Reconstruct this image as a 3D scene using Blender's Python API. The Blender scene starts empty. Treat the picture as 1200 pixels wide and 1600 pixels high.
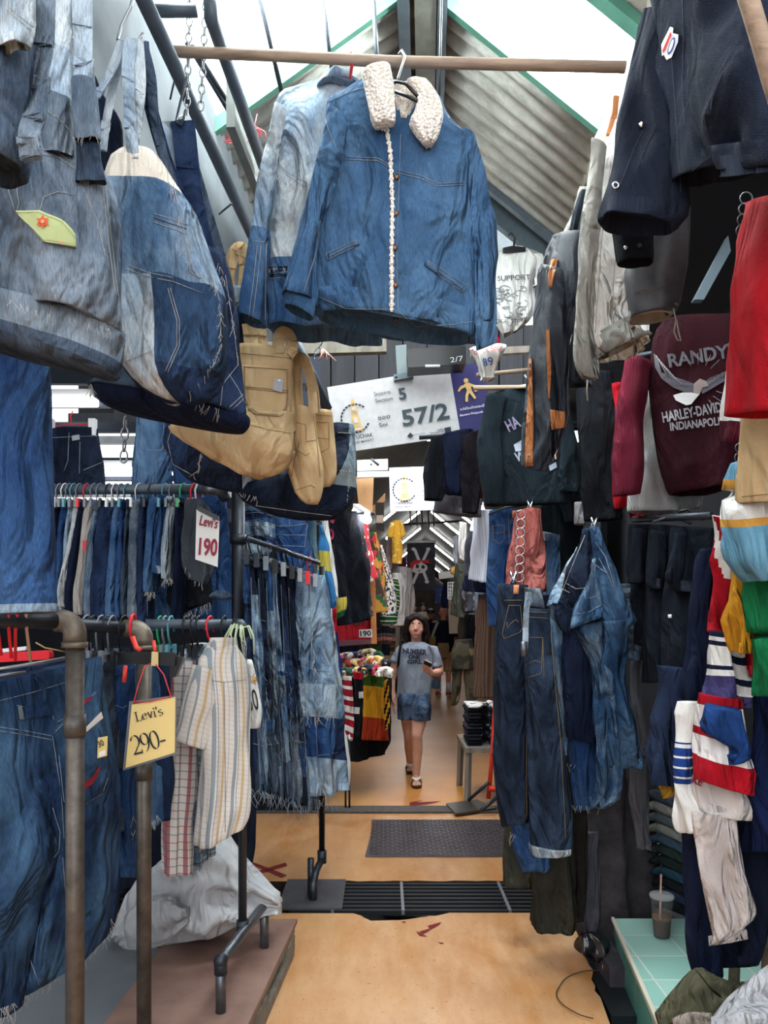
import bpy, bmesh, math, random
from mathutils import Vector, noise, Matrix
from mathutils.bvhtree import BVHTree
from mathutils.geometry import tessellate_polygon
SC = bpy.context.scene
COL = SC.collection
# ------------------------------------------------------------------ camera, sky, exposure
F, EYE, HY = 1200.0, 1.55, 960.0
cam = bpy.data.cameras.new('camera'); camo = bpy.data.objects.new('camera', cam); COL.objects.link(camo)
cam.sensor_fit = 'AUTO'; cam.sensor_width = 36.0; cam.lens = 27.0; cam.shift_y = 0.1
cam.clip_start = 0.05
camo.location = (0, 0, EYE); camo.rotation_euler = (math.pi / 2, 0, 0)
SC.camera = camo
SC.view_settings.view_transform = 'Standard'; SC.view_settings.look = 'None'
SC.view_settings.gamma = 1.0; SC.view_settings.use_curve_mapping = False
SC.view_settings.exposure = 0.95
SC.cycles.use_denoising = True
SC.cycles.max_bounces = 6; SC.cycles.diffuse_bounces = 3; SC.cycles.transparent_max_bounces = 8
W = bpy.data.worlds.new('sky'); SC.world = W; W.use_nodes = True
W.node_tree.nodes['Background'].inputs[0].default_value = (0.93, 0.97, 1.0, 1)
W.node_tree.nodes['Background'].inputs[1].default_value = 1.9

def area(name, loc, rot, sx, sy, power, col=(1, 1, 1)):
    l = bpy.data.lights.new(name, 'AREA'); l.shape = 'RECTANGLE'; l.size = sx; l.size_y = sy
    l.energy = power; l.color = col
    o = bpy.data.objects.new(name, l); COL.objects.link(o); o.location = loc; o.rotation_euler = rot
    return o
D2R = math.radians
# daylight falling through the two roof lights; the last area is an added fill
area('skylight_daylight_left', (-0.42, 2.6, 4.1), (0, D2R(-20), 0), 0.8, 1.4, 65, (.94, .98, 1))
area('skylight_daylight_right', (0.75, 2.6, 4.1), (0, D2R(20), 0), 0.6, 1.4, 110, (.94, .98, 1))
area('added_fill_between_roofs', (0.3, 5.4, 4.6), (D2R(-12), 0, 0), 2.2, 1.6, 16, (.96, .99, 1))  # fill light added between the roofs to brighten the lane sign
# ------------------------------------------------------------------ helpers
def P(x, y, d): return Vector(((x - 600) * d / F, d, EYE - (y - HY) * d / F))
def lin(c):
    c = c / 255.0
    return c / 12.92 if c <= 0.04045 else ((c + 0.055) / 1.055) ** 2.4
def rgb(h):
    if isinstance(h, str):
        h = h.lstrip('#'); return tuple(lin(int(h[i:i + 2], 16)) for i in (0, 2, 4)) + (1,)
    return tuple(h) + (1,) if len(h) == 3 else tuple(h)
ALL = []
BV = {}
def setp(o, label=None, cat=None, group=None, kind=None):
    if label: o['label'] = label
    if cat: o['category'] = cat
    if group: o['group'] = group
    if kind: o['kind'] = kind
    return o
tag = setp
def thing(name, label, cat, group=None):
    o = bpy.data.objects.new(name, None); COL.objects.link(o); o.empty_display_size = .05
    return setp(o, label, cat, group)
def build(name, vs, fs, mats, parent=None, uvs=None, mi=None, smooth=True):
    me = bpy.data.meshes.new(name)
    me.from_pydata([tuple(v) for v in vs], [], fs)
    if not isinstance(mats, (list, tuple)): mats = [mats]
    for m in mats: me.materials.append(m)
    if uvs:
        ul = me.uv_layers.new(name='UVMap')
        flat = []
        for l in me.loops: flat.extend(uvs[l.vertex_index])
        ul.data.foreach_set('uv', flat)
    if mi: me.polygons.foreach_set('material_index', mi)
    if smooth: me.polygons.foreach_set('use_smooth', [True] * len(me.polygons))
    me.update()
    o = bpy.data.objects.new(name, me); COL.objects.link(o)
    if parent is not None: o.parent = parent
    BV[o.name] = (vs, fs)
    return o
class MB:
    """collects shapes for ONE mesh object"""
    def __init__(s): s.v = []; s.f = []; s.m = []; s.uv = []
    def add(s, vs, fs, mi=0, uvs=None):
        b = len(s.v); s.v += [Vector(v) for v in vs]; s.f += [tuple(i + b for i in f) for f in fs]; s.m += [mi] * len(fs)
        s.uv += uvs if uvs else [(v[0], v[2]) for v in vs]
    def box(s, c, h, mi=0, ax=None):
        c = Vector(c); X, Y, Z = ax or (Vector((1, 0, 0)), Vector((0, 1, 0)), Vector((0, 0, 1)))
        vs = [c + X * h[0] * i + Y * h[1] * j + Z * h[2] * k for k in (-1, 1) for j in (-1, 1) for i in (-1, 1)]
        s.add(vs, [(0, 2, 3, 1), (4, 5, 7, 6), (0, 1, 5, 4), (2, 6, 7, 3), (0, 4, 6, 2), (1, 3, 7, 5)], mi)
    def bar(s, a, b, w, h, mi=0, up=Vector((0, 0, 1))):
        a = Vector(a); b = Vector(b); Y = (b - a); L = Y.length; Y = Y / L
        X = Y.cross(up)
        if X.length < 1e-4: X = Vector((1, 0, 0))
        X.normalize(); Z = X.cross(Y)
        s.box((a + b) / 2, (w / 2, L / 2, h / 2), mi, (X, Y, Z))
    def pipe(s, pts, r, mi=0, n=10, closed=False, r1=None):
        pts = [Vector(p) for p in pts]; vs = []; N = len(pts); prev = None
        for i, p in enumerate(pts):
            if closed: t = pts[(i + 1) % N] - pts[i - 1]
            else: t = pts[min(i + 1, N - 1)] - pts[max(i - 1, 0)]
            t = t.normalized() if t.length > 1e-9 else Vector((0, 0, 1))
            if prev is None:
                u = t.cross(Vector((0, 0, 1)))
                if u.length < 1e-3: u = t.cross(Vector((0, 1, 0)))
            else: u = prev - t * prev.dot(t)
            u.normalize(); prev = u; w = t.cross(u)
            rr = r if r1 is None else r + (r1 - r) * i / (N - 1)
            vs += [p + u * rr * math.cos(2 * math.pi * k / n) + w * rr * math.sin(2 * math.pi * k / n) for k in range(n)]
        fs = []
        for i in range(N if closed else N - 1):
            j = (i + 1) % N
            for k in range(n): fs.append((i * n + k, i * n + (k + 1) % n, j * n + (k + 1) % n, j * n + k))
        if not closed: fs += [tuple(range(n - 1, -1, -1)), tuple((N - 1) * n + k for k in range(n))]
        s.add(vs, fs, mi)
    def sphere(s, c, r, mi=0, n=12, m=8):
        c = Vector(c); rx, ry, rz = r if isinstance(r, (tuple, list)) else (r, r, r)
        vs = [c + Vector((0, 0, rz))]
        for j in range(1, m):
            a = math.pi * j / m
            vs += [c + Vector((rx * math.sin(a) * math.cos(2 * math.pi * k / n), ry * math.sin(a) * math.sin(2 * math.pi * k / n), rz * math.cos(a))) for k in range(n)]
        vs.append(c - Vector((0, 0, rz))); L = len(vs) - 1
        fs = [(0, 1 + k, 1 + (k + 1) % n) for k in range(n)]
        for j in range(m - 2):
            for k in range(n): fs.append((1 + j * n + k, 1 + (j + 1) * n + k, 1 + (j + 1) * n + (k + 1) % n, 1 + j * n + (k + 1) % n))
        fs += [(L, 1 + (m - 2) * n + (k + 1) % n, 1 + (m - 2) * n + k) for k in range(n)]
        s.add(vs, fs, mi)
    def build(s, name, mats, parent=None, smooth=True):
        return build(name, s.v, s.f, mats, parent, s.uv, s.m, smooth)
def arc(c, r, a0, a1, n, X, Y): return [Vector(c) + X * r * math.cos(a0 + (a1 - a0) * i / n) + Y * r * math.sin(a0 + (a1 - a0) * i / n) for i in range(n + 1)]
XA, YA, ZA = Vector((1, 0, 0)), Vector((0, 1, 0)), Vector((0, 0, 1))
def pipe(name, pts, r, mat, parent=None, n=10):
    m = MB(); m.pipe(pts, r, 0, n); return m.build(name, mat, parent)
def pxp(pts, d=None): return [P(*p) if len(p) == 3 else P(p[0], p[1], d) for p in pts]
def plate(name, cs, d, th, mat, parent=None, smooth=False, rnd=0):
    """a board: px corners (TL, TR, BR, BL) at depth d (number or one per corner), thickness th backwards"""
    ds = d if isinstance(d, (list, tuple)) else [d] * len(cs)
    pts = [P(c[0], c[1], dd) for c, dd in zip(cs, ds)]
    if rnd:
        out = []
        n = len(pts)
        for i, p in enumerate(pts):
            a = (pts[i - 1] - p); b = (pts[(i + 1) % n] - p); a = a.normalized() * rnd; b = b.normalized() * rnd
            for k in range(5):
                t = k / 4; out.append(p + a * (1 - t) ** 2 + b * t ** 2)
        pts = out
    nn = (pts[1] - pts[0]).cross(pts[-1] - pts[0])
    if len(pts) > 4: nn = (pts[len(pts) // 3] - pts[0]).cross(pts[2 * len(pts) // 3] - pts[0])
    nn.normalize()
    if nn.y < 0: nn = -nn
    n = len(pts); vs = pts + [p + nn * th for p in pts]
    fs = [tuple(range(n)), tuple(range(2 * n - 1, n - 1, -1))] + [(i, n + i, n + (i + 1) % n, (i + 1) % n) for i in range(n)]
    ux = (pts[1] - pts[0]).normalized()
    uv = [((v - pts[0]).dot(ux), v.z) for v in vs]
    return build(name, vs, fs, mat, parent, uv, None, smooth)

KT = .85
def cr(a, b, c, d, t):
    return 0.5 * ((2 * b) + (c - a) * t + (2 * a - 5 * b + 4 * c - d) * t * t + (3 * b - a - 3 * c + d) * t ** 3)
def tube(name, rows, d, mat, parent=None, t=.06, fold=(3, .008), cr_=.006, n=40, hem=.04, ex=2.3, slots=None, seed=0, cap0=True, res=.022, closed=False, sharp=False, deep=False):
    """cloth: a closed sleeve-like surface lofted through rows (left px, right px [, depth offset]); d = depth or (left depth, right depth)"""
    rnd = random.Random(hash(name) % 1000 * 0 + seed * 7 + len(rows))
    dl, dr = d if isinstance(d, (tuple, list)) else (d, d)
    Ls, Rs = [], []
    for r in rows:
        o = r[4] if len(r) > 4 else 0
        Ls.append(P(r[0], r[1], dl + o)); Rs.append(P(r[2], r[3], dr + o))
    ts = t if isinstance(t, (list, tuple)) else [t] * len(rows)
    N = len(rows); LL, RR, TT = [], [], []
    for i in range(N - 1):
        ln = max(((Ls[i] + Rs[i]) / 2 - (Ls[i + 1] + Rs[i + 1]) / 2).length, .5 * (Ls[i] - Ls[i + 1]).length, .5 * (Rs[i] - Rs[i + 1]).length)
        k = max(2, min(60, int(ln / res)))
        for j in range(k):
            s = j / k
            if sharp:
                LL.append(Ls[i].lerp(Ls[i + 1], s)); RR.append(Rs[i].lerp(Rs[i + 1], s))
            else:
                q = [Ls[max(i - 1, 0)], Ls[i], Ls[i + 1], Ls[min(i + 2, N - 1)]]; LL.append(cr(*q, s))
                q = [Rs[max(i - 1, 0)], Rs[i], Rs[i + 1], Rs[min(i + 2, N - 1)]]; RR.append(cr(*q, s))
            TT.append(ts[i] + (ts[i + 1] - ts[i]) * s)
    LL.append(Ls[-1]); RR.append(Rs[-1]); TT.append(ts[-1])
    M = len(LL); cs = [(a + b) / 2 for a, b in zip(LL, RR)]
    hm = sum(((b - a) for a, b in zip(LL, RR)), Vector()).normalized()
    ax = cs[-1] - cs[0]
    if ax.length < 1e-4: ax = Vector((0, 0, -1))
    ax.normalize()
    dm = hm.cross(ax); dm = dm.normalized() if dm.length > .05 else YA
    vl = [0]
    for i in range(1, M): vl.append(vl[-1] + (cs[i] - cs[i - 1]).length)
    tot = vl[-1] or 1
    ph = rnd.random() * 6.28; ph2 = rnd.random() * 6.28; off = Vector((rnd.random() * 40, rnd.random() * 40, rnd.random() * 40))
    vs, uv = [], []
    def ring(i, sc=1.0, dz=0.0, flat=1.0):
        hv = (RR[i] - LL[i]) / 2; hl = max(hv.length, 1e-4); hn = hv / hl
        dv = hn.cross(ax)
        if dv.length < .15: dv = hm.cross(ax)
        dv.normalize()
        if dv.y > 0: dv = -dv
        v = vl[i] / tot; th = KT * (TT[i] if deep or hl <= .02 else min(TT[i], .9 * hl + .004))
        env = min(1, .15 + v * 1.4)
        out = []
        for k in range(n):
            a = 2 * math.pi * k / n
            ca, sa = math.cos(a), math.sin(a)
            cx = math.copysign(abs(ca) ** (2 / ex), ca); sy = math.copysign(abs(sa) ** (2 / ex), sa)
            p = cs[i] + hv * cx * sc + dv * th * sy * sc
            nd = hn * ca * .5 + dv * sa
            s = fold[0]
            w = (math.sin(s * a + ph + 1.6 * math.sin(v * 3 + ph2)) + .5 * math.sin((2 * s + 1) * a + ph2 + v * 2.2)) * fold[1] * env
            if cr_:
                q = p - cs[0]; qq = hm * q.dot(hm) * 5.5 + ax * q.dot(ax) * 2.8 + dm * (q.dot(dm) * 5) + off
                w += cr_ * (noise.noise(qq) * 1.5 + .7 * noise.noise(qq * 2.6) + 1.9 * (.35 - abs(noise.noise(qq * 1.7 + off))))
            p = p + nd * w * 1.25
            out.append(p + ax * dz); uv.append((cx * hl, vl[i]))
        return out
    for i in range(M): vs += ring(i)
    fs, mi = [], []
    for i in range(M - 1):
        for k in range(n):
            fs.append((i * n + k, i * n + (k + 1) % n, (i + 1) * n + (k + 1) % n, (i + 1) * n + k))
            if slots:
                a = 2 * math.pi * (k + .5) / n; ca = math.cos(a)
                mi.append(slots(math.copysign(abs(ca) ** (2 / ex), ca), (vl[i] + vl[i + 1]) / 2 / tot, math.sin(a) > 0))
            else: mi.append(0)
    if cap0:
        vs.append(sum(vs[:n], Vector()) / n); uv.append((0, 0)); c = len(vs) - 1
        for k in range(n): fs.append((c, (k + 1) % n, k)); mi.append(mi[k])
    lastm = mi[(M - 2) * n:(M - 1) * n]
    if closed:
        b = (M - 1) * n; vs.append(sum(vs[b:b + n], Vector()) / n); uv.append((0, tot)); c = len(vs) - 1
        for k in range(n): fs.append((c, b + k, b + (k + 1) % n)); mi.append(lastm[k])
    elif hem:
        b = (M - 1) * n
        for sc, dz in ((.94, .002), (.92, -hem)):
            c0 = len(vs); vs += ring(M - 1, sc, dz)
            for k in range(n): fs.append((b + k, b + (k + 1) % n, c0 + (k + 1) % n, c0 + k)); mi.append(lastm[k])
            b = c0
        vs.append(sum(vs[b:b + n], Vector()) / n); uv.append((0, tot)); c = len(vs) - 1
        for k in range(n): fs.append((c, b + k, b + (k + 1) % n)); mi.append(lastm[k])
    return build(name, vs, fs, mat, parent, uv, mi)
_bvc = {}
def bvh(o):
    if o.name not in _bvc:
        vs, fs = BV[o.name]; _bvc[o.name] = BVHTree.FromPolygons([tuple(v) for v in vs], fs)
    return _bvc[o.name]
ORG = Vector((0, 0, EYE))
def on(objs, x, y, off=.003):
    """the point of a built surface that the photo shows at pixel x, y"""
    if not isinstance(objs, (list, tuple)): objs = [objs]
    dr = (P(x, y, 1) - ORG).normalized(); best = None
    for o in objs:
        h = bvh(o).ray_cast(ORG, dr)
        if h[0] is not None and (best is None or h[3] < best[3]): best = h
    if best is None:
        o = objs[0]; vs = BV[o.name][0]; dm = sum(v.y for v in vs[::7]) / len(vs[::7])
        h = bvh(o).find_nearest(P(x, y, dm)); return P(x, y, h[0].y - .004) - dr * off
    nn = best[1]
    if nn.dot(dr) > 0: nn = -nn
    return best[0] + nn * off * .6 - dr * off * .7
def dens(pts, step=6):
    out = []
    for a, b in zip(pts, pts[1:]):
        k = max(1, int(math.hypot(b[0] - a[0], b[1] - a[1]) / step))
        out += [(a[0] + (b[0] - a[0]) * j / k, a[1] + (b[1] - a[1]) * j / k) for j in range(k)]
    return out + [pts[-1]]
def seam(objs, lines, mat, parent, r=.0012, name='stitching', off=.001, step=6, dash=False):
    m = MB()
    for ln in lines:
        q = [on(objs, x, y, off) for x, y in dens(ln, step)]; r = min(r, .00042 * q[0].y)
        if dash:
            for i in range(0, len(q) - 1, 2): m.pipe([q[i], q[i + 1]], r, 0, 4)
        else: m.pipe(q, r, 0, 5)
    return m.build(name, mat, parent)
def patch(name, objs, rows, mat, parent, off=.004, nu=10, nv=10, th=.004, slots=None):
    """a piece sewn on a surface: px rows (xl,yl,xr,yr)"""
    R = []
    K = len(rows) - 1
    for j in range(nv + 1):
        s = j / nv * K; i = min(int(s), K - 1); f = s - i
        R.append([rows[i][q] + (rows[i + 1][q] - rows[i][q]) * f for q in range(4)])
    vs, uv = [], []
    for r in R:
        for k in range(nu + 1):
            x = r[0] + (r[2] - r[0]) * k / nu; y = r[1] + (r[3] - r[1]) * k / nu
            p = on(objs, x, y, off); vs.append(p); uv.append((p.x, p.z))
    n = nu + 1; fs = []; mi = []
    for j in range(nv):
        for k in range(nu):
            fs.append((j * n + k, (j + 1) * n + k, (j + 1) * n + k + 1, j * n + k + 1)); mi.append(slots((k + .5) / nu, (j + .5) / nv) if slots else 0)
    edge = list(range(n)) + [j * n + nu for j in range(1, nv + 1)] + [nv * n + k for k in range(nu - 1, -1, -1)] + [j * n for j in range(nv - 1, 0, -1)]
    b = len(vs)
    for e in edge:
        dr = (vs[e] - ORG).normalized(); vs.append(vs[e] + dr * (th + off * 1.3)); uv.append(uv[e])
    L = len(edge)
    for i in range(L): fs.append((edge[i], edge[(i + 1) % L], b + (i + 1) % L, b + i)); mi.append(0)
    return build(name, vs, fs, mat, parent, uv, mi)
def shapes(name, objs, polys, mat, parent, off=.002, mis=None):
    """flat printed / painted shapes: px polygons laid on a surface"""
    m = MB()
    for q, pl in enumerate(polys):
        pl = dens(list(pl) + [pl[0]], 8)[:-1]
        tri = tessellate_polygon([[Vector((x, -y, 0)) for x, y in pl]])
        m.add([on(objs, x, y, off) for x, y in pl], [tuple(t) for t in tri], mis[q] if mis else 0)
    return m.build(name, mat, parent, smooth=False)
def textpoly(s, bold=0.0, spacing=1.0):
    c = bpy.data.curves.new('letters', 'FONT'); c.body = s; c.offset = bold; c.resolution_u = 3; c.space_character = spacing
    o = bpy.data.objects.new('letters', c); COL.objects.link(o)
    dg = bpy.context.evaluated_depsgraph_get(); me = o.evaluated_get(dg).to_mesh()
    vs = [(v.co.x, v.co.y) for v in me.vertices]; fs = [tuple(p.vertices) for p in me.polygons]
    o.evaluated_get(dg).to_mesh_clear(); bpy.data.objects.remove(o); bpy.data.curves.remove(c)
    return vs, fs
def text(name, objs, s, x0, y0, x1, y1, h, mat, parent, bold=.0, off=.003, curve=0, v=None):
    """writing: baseline from px (x0,y0) to (x1,y1), cap height h px"""
    vs, fs = textpoly(s, bold)
    if not vs: return None
    a = min(q[0] for q in vs); b = max(q[0] for q in vs)
    L = math.hypot(x1 - x0, y1 - y0); ux, uy = (x1 - x0) / L, (y1 - y0) / L
    if v is None: nx, ny = uy, -ux
    else:
        k = math.hypot(*v); nx, ny = v[0] / k, v[1] / k
    pts = []
    for X, Y in vs:
        s_ = (X - a) / (b - a) if b > a else .5; q = Y / .69 * h + curve * (1 - (2 * s_ - 1) ** 2)
        pts.append(on(objs, x0 + ux * s_ * L + nx * q, y0 + uy * s_ * L + ny * q, off))
    return build(name, pts, fs, mat, parent, None, None, False)
def fringe(name, pts, d, cnt, ln, mat, parent, seed=1, r=.0009):
    """loose threads hanging from a frayed edge (px polyline; d number or list)"""
    rn = random.Random(seed); m = MB(); q = dens(pts, 3)
    for i in range(int(cnt * .45)):
        f = rn.random() * (len(q) - 1); k = int(f); x, y = q[k]
        dd = d if not isinstance(d, (list, tuple)) else d[0] + (d[1] - d[0]) * k / max(1, len(q) - 1)
        p = P(x, y, dd); l = ln * (.3 + rn.random()); pp = [p]; v = Vector((rn.uniform(-.4, .4), rn.uniform(-.3, .3), -1))
        for j in range(4):
            v += Vector((rn.uniform(-.5, .5), rn.uniform(-.3, .3), -.1)); pp.append(pp[-1] + v.normalized() * l / 4)
        m.pipe(pp, min(r, .00032 * p.y), 0, 4)
    return m.build(name, mat, parent)
ORD = ['first', 'second', 'third', 'fourth', 'fifth', 'sixth', 'seventh', 'eighth', 'ninth', 'tenth', 'eleventh', 'twelfth', 'thirteenth', 'fourteenth', 'fifteenth', 'sixteenth', 'seventeenth', 'eighteenth', 'nineteenth', 'twentieth', 'twenty-first', 'twenty-second', 'twenty-third', 'twenty-fourth']
def chain(name, a, b, mat, label, cat='chain', group=None, ll=.03, r=.0022, w=.009):
    a = Vector(a); b = Vector(b); n = max(1, int((b - a).length / (ll * .78))); m = MB(); t = (b - a).normalized()
    u = t.cross(YA).normalized(); w2 = t.cross(u)
    for i in range(n):
        c = a.lerp(b, (i + .5) / n); s = u if i % 2 else w2
        m.pipe([c + s * w * math.cos(2 * math.pi * k / 12) + t * ll / 2 * math.sin(2 * math.pi * k / 12) for k in range(12)], r, 0, 6, True)
    return tag(m.build(name, mat), label, cat, group)
# ------------------------------------------------------------------ materials
_M = {}
def newmat(key):
    m = bpy.data.materials.new(key); m.use_nodes = True; nt = m.node_tree
    b = nt.nodes['Principled BSDF']; return m, nt, b
def N(nt, t, **kw):
    n = nt.nodes.new(t)
    for k, v in kw.items():
        if k in n.inputs: n.inputs[k].default_value = v
        else: setattr(n, k, v)
    return n
def ramp(nt, fac, c0, c1, p0=.3, p1=.7):
    r = N(nt, 'ShaderNodeMix', data_type='RGBA'); mr = N(nt, 'ShaderNodeMapRange'); mr.inputs[1].default_value = p0; mr.inputs[2].default_value = p1
    nt.links.new(fac, mr.inputs[0]); nt.links.new(mr.outputs[0], r.inputs[0])
    for i, c in ((6, c0), (7, c1)):
        if hasattr(c, 'is_output'): nt.links.new(c, r.inputs[i])
        else: r.inputs[i].default_value = c
    return r.outputs[2]
def tc(nt, which='Object'): return N(nt, 'ShaderNodeTexCoord').outputs[which]
def mapped(nt, src, sc):
    m = N(nt, 'ShaderNodeMapping'); nt.links.new(src, m.inputs[0]); m.inputs['Scale'].default_value = sc; return m.outputs[0]
def nz(nt, vec, scale, detail=3, rough=.6, dist=0):
    t = N(nt, 'ShaderNodeTexNoise', Scale=scale, Detail=detail, Roughness=rough, Distortion=dist); nt.links.new(vec, t.inputs[0]); return t.outputs[0]
def bump(nt, b, h, st=.3, dist=.002):
    n = N(nt, 'ShaderNodeBump', Strength=st, Distance=dist); nt.links.new(h, n.inputs['Height']); nt.links.new(n.outputs[0], b.inputs['Normal'])
def add(nt, a, b, k=1.0):
    n = N(nt, 'ShaderNodeMath', operation='MULTIPLY_ADD'); nt.links.new(b, n.inputs[0]); n.inputs[1].default_value = k; nt.links.new(a, n.inputs[2]); return n.outputs[0]
def denim(dark, light, fs=5.0, p0=.38, p1=.68, grain=.5, key=None):
    k = ('denim', dark, light, fs, p0, p1)
    if k in _M: return _M[k]
    m, nt, b = newmat('denim'); o = tc(nt); u = tc(nt, 'UV')
    def tone(h, k=.22, g=.92):
        c = rgb(h); l = .3 * c[0] + .59 * c[1] + .11 * c[2]; return ((c[0] + (l - c[0]) * k) * g, (c[1] + (l - c[1]) * k) * g, (c[2] + (l - c[2]) * k) * g * .98, 1)
    dark, light = tone(dark, .12, .78), tone(light)
    fade = nz(nt, mapped(nt, o, (1.6, 1.6, .8)), fs, 4, .62)
    base = ramp(nt, fade, dark, light, p0, p1)
    slub = nz(nt, mapped(nt, u, (420, 60, 1)), 1.0, 3, .7)
    c1 = N(nt, 'ShaderNodeMix', data_type='RGBA', blend_type='OVERLAY'); c1.inputs[0].default_value = .55
    nt.links.new(base, c1.inputs[6]); nt.links.new(ramp(nt, slub, (.12, .12, .12, 1), (.88, .88, .88, 1), .25, .75), c1.inputs[7])
    nt.links.new(c1.outputs[2], b.inputs['Base Color']); b.inputs['Roughness'].default_value = .9
    b.inputs['Specular IOR Level'].default_value = .15
    wr = nz(nt, mapped(nt, o, (1, 1, .45)), 7, 3, .5, 1.2)
    bump(nt, b, add(nt, slub, wr, 40.0), .75, .006)
    _M[k] = m; return m
def cloth(col, col2=None, wr=.5, rough=.88, sc=8, knit=0, spec=.15, sheen=0):
    k = ('cloth', col, col2, wr, rough, sc, knit)
    if k in _M: return _M[k]
    m, nt, b = newmat('cloth'); o = tc(nt)
    c = rgb(col); c2 = rgb(col2) if col2 else tuple(v * .8 for v in c[:3]) + (1,)
    f = nz(nt, mapped(nt, o, (1, 1, .5)), sc, 4, .6)
    nt.links.new(ramp(nt, f, c2, c), b.inputs['Base Color'])
    b.inputs['Roughness'].default_value = rough; b.inputs['Specular IOR Level'].default_value = spec
    if sheen: b.inputs['Sheen Weight'].default_value = sheen
    h = add(nt, nz(nt, mapped(nt, tc(nt, 'UV'), (500, 320, 1)), 1, 2), nz(nt, mapped(nt, o, (1, 1, .45)), min(sc, 12) * .8, 3, .5, 1.3), 30)
    if knit:
        w = N(nt, 'ShaderNodeTexWave', wave_type='BANDS', Scale=knit); nt.links.new(tc(nt, 'UV'), w.inputs[0]); h = add(nt, h, w.outputs[1], 1.5)
    bump(nt, b, h, min(1, wr * 1.4), .007)
    _M[k] = m; return m
def stripes(key, bg, bands, axis=0, period=.1, vary=True):
    """woven stripes across u (axis 0) or v (axis 1): bands = [(start, end, colour)] as parts of the period"""
    if key in _M: return _M[key]
    m, nt, b = newmat('striped_cloth'); u = tc(nt, 'UV'); s = N(nt, 'ShaderNodeSeparateXYZ'); nt.links.new(u, s.inputs[0])
    def frac(out, per):
        a = N(nt, 'ShaderNodeMath', operation='MULTIPLY_ADD'); nt.links.new(out, a.inputs[0]); a.inputs[1].default_value = 1 / per; a.inputs[2].default_value = 50
        f = N(nt, 'ShaderNodeMath', operation='FRACT'); nt.links.new(a.outputs[0], f.inputs[0]); return f.outputs[0]
    col = None
    for (ax, per, bs) in ([(axis, period, bands)] if not isinstance(bands, dict) else [(0, period, bands['u']), (1, bands.get('pv', period), bands['v'])]):
        f = frac(s.outputs[ax], per)
        for (a, z, c, al) in bs:
            g = N(nt, 'ShaderNodeMath', operation='GREATER_THAN'); nt.links.new(f, g.inputs[0]); g.inputs[1].default_value = a
            l = N(nt, 'ShaderNodeMath', operation='LESS_THAN'); nt.links.new(f, l.inputs[0]); l.inputs[1].default_value = z
            q = N(nt, 'ShaderNodeMath', operation='MULTIPLY'); nt.links.new(g.outputs[0], q.inputs[0]); nt.links.new(l.outputs[0], q.inputs[1])
            q2 = N(nt, 'ShaderNodeMath', operation='MULTIPLY'); nt.links.new(q.outputs[0], q2.inputs[0]); q2.inputs[1].default_value = al
            mx = N(nt, 'ShaderNodeMix', data_type='RGBA'); nt.links.new(q2.outputs[0], mx.inputs[0])
            if col is None: mx.inputs[6].default_value = rgb(bg)
            else: nt.links.new(col, mx.inputs[6])
            mx.inputs[7].default_value = rgb(c); col = mx.outputs[2]
    nt.links.new(col, b.inputs['Base Color']); b.inputs['Roughness'].default_value = .9; b.inputs['Specular IOR Level'].default_value = .1
    bump(nt, b, nz(nt, mapped(nt, tc(nt), (1, 1, .4)), 14, 3), .5, .02)
    _M[key] = m; return m
def prints(key, bg, cols, scale=30, thr=.5):
    """small all-over printed pattern"""
    if key in _M: return _M[key]
    m, nt, b = newmat('printed_cloth'); o = tc(nt); col = rgb(bg)
    for i, (c, t, s) in enumerate(cols):
        mp = N(nt, 'ShaderNodeMapping'); nt.links.new(o, mp.inputs[0]); mp.inputs['Location'].default_value = (i * 3.1, i * 1.7, i * .9)
        f = nz(nt, mp.outputs[0], s * scale, 2, .5); col = ramp(nt, f, col, rgb(c), t, t + .02)
    nt.links.new(col, b.inputs['Base Color']); b.inputs['Roughness'].default_value = .9
    _M[key] = m; return m
def plain(col, rough=.6, metal=0, spec=.4, var=0, sc=20, bp=0, col2=None, alpha=1):
    k = ('plain', col, rough, metal, spec, var, sc, bp, col2)
    if k in _M: return _M[k]
    m, nt, b = newmat('surface'); c = rgb(col)
    if var or col2 or bp:
        f = nz(nt, tc(nt), sc, 5, .65)
        if var or col2:
            nt.links.new(ramp(nt, f, rgb(col2) if col2 else tuple(v * (1 - var) for v in c[:3]) + (1,), c), b.inputs['Base Color'])
        if bp: bump(nt, b, f, bp, .006)
    if not (var or col2): b.inputs['Base Color'].default_value = c
    b.inputs['Roughness'].default_value = rough; b.inputs['Metallic'].default_value = metal; b.inputs['Specular IOR Level'].default_value = spec
    _M[k] = m; return m
def emit(col, st):
    k = ('emit', col, st)
    if k in _M: return _M[k]
    m, nt, b = newmat('lamp_glow'); b.inputs['Base Color'].default_value = rgb(col); b.inputs['Emission Color'].default_value = rgb(col); b.inputs['Emission Strength'].default_value = st
    _M[k] = m; return m
def wood(c1, c2, sc=(2, 30, 30), rough=.7):
    k = ('wood', c1, c2, sc)
    if k in _M: return _M[k]
    m, nt, b = newmat('wood'); f = nz(nt, mapped(nt, tc(nt), sc), 1.5, 6, .65)
    nt.links.new(ramp(nt, f, rgb(c1), rgb(c2)), b.inputs['Base Color']); b.inputs['Roughness'].default_value = rough
    bump(nt, b, f, .3, .004); _M[k] = m; return m
def clear(col, rough=.05, alpha=.25):
    k = ('clear', col, alpha)
    if k in _M: return _M[k]
    m, nt, b = newmat('clear_plastic'); b.inputs['Base Color'].default_value = rgb(col); b.inputs['Roughness'].default_value = rough; b.inputs['Alpha'].default_value = alpha
    _M[k] = m; return m
def poly_img(name, *a): pass
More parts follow.
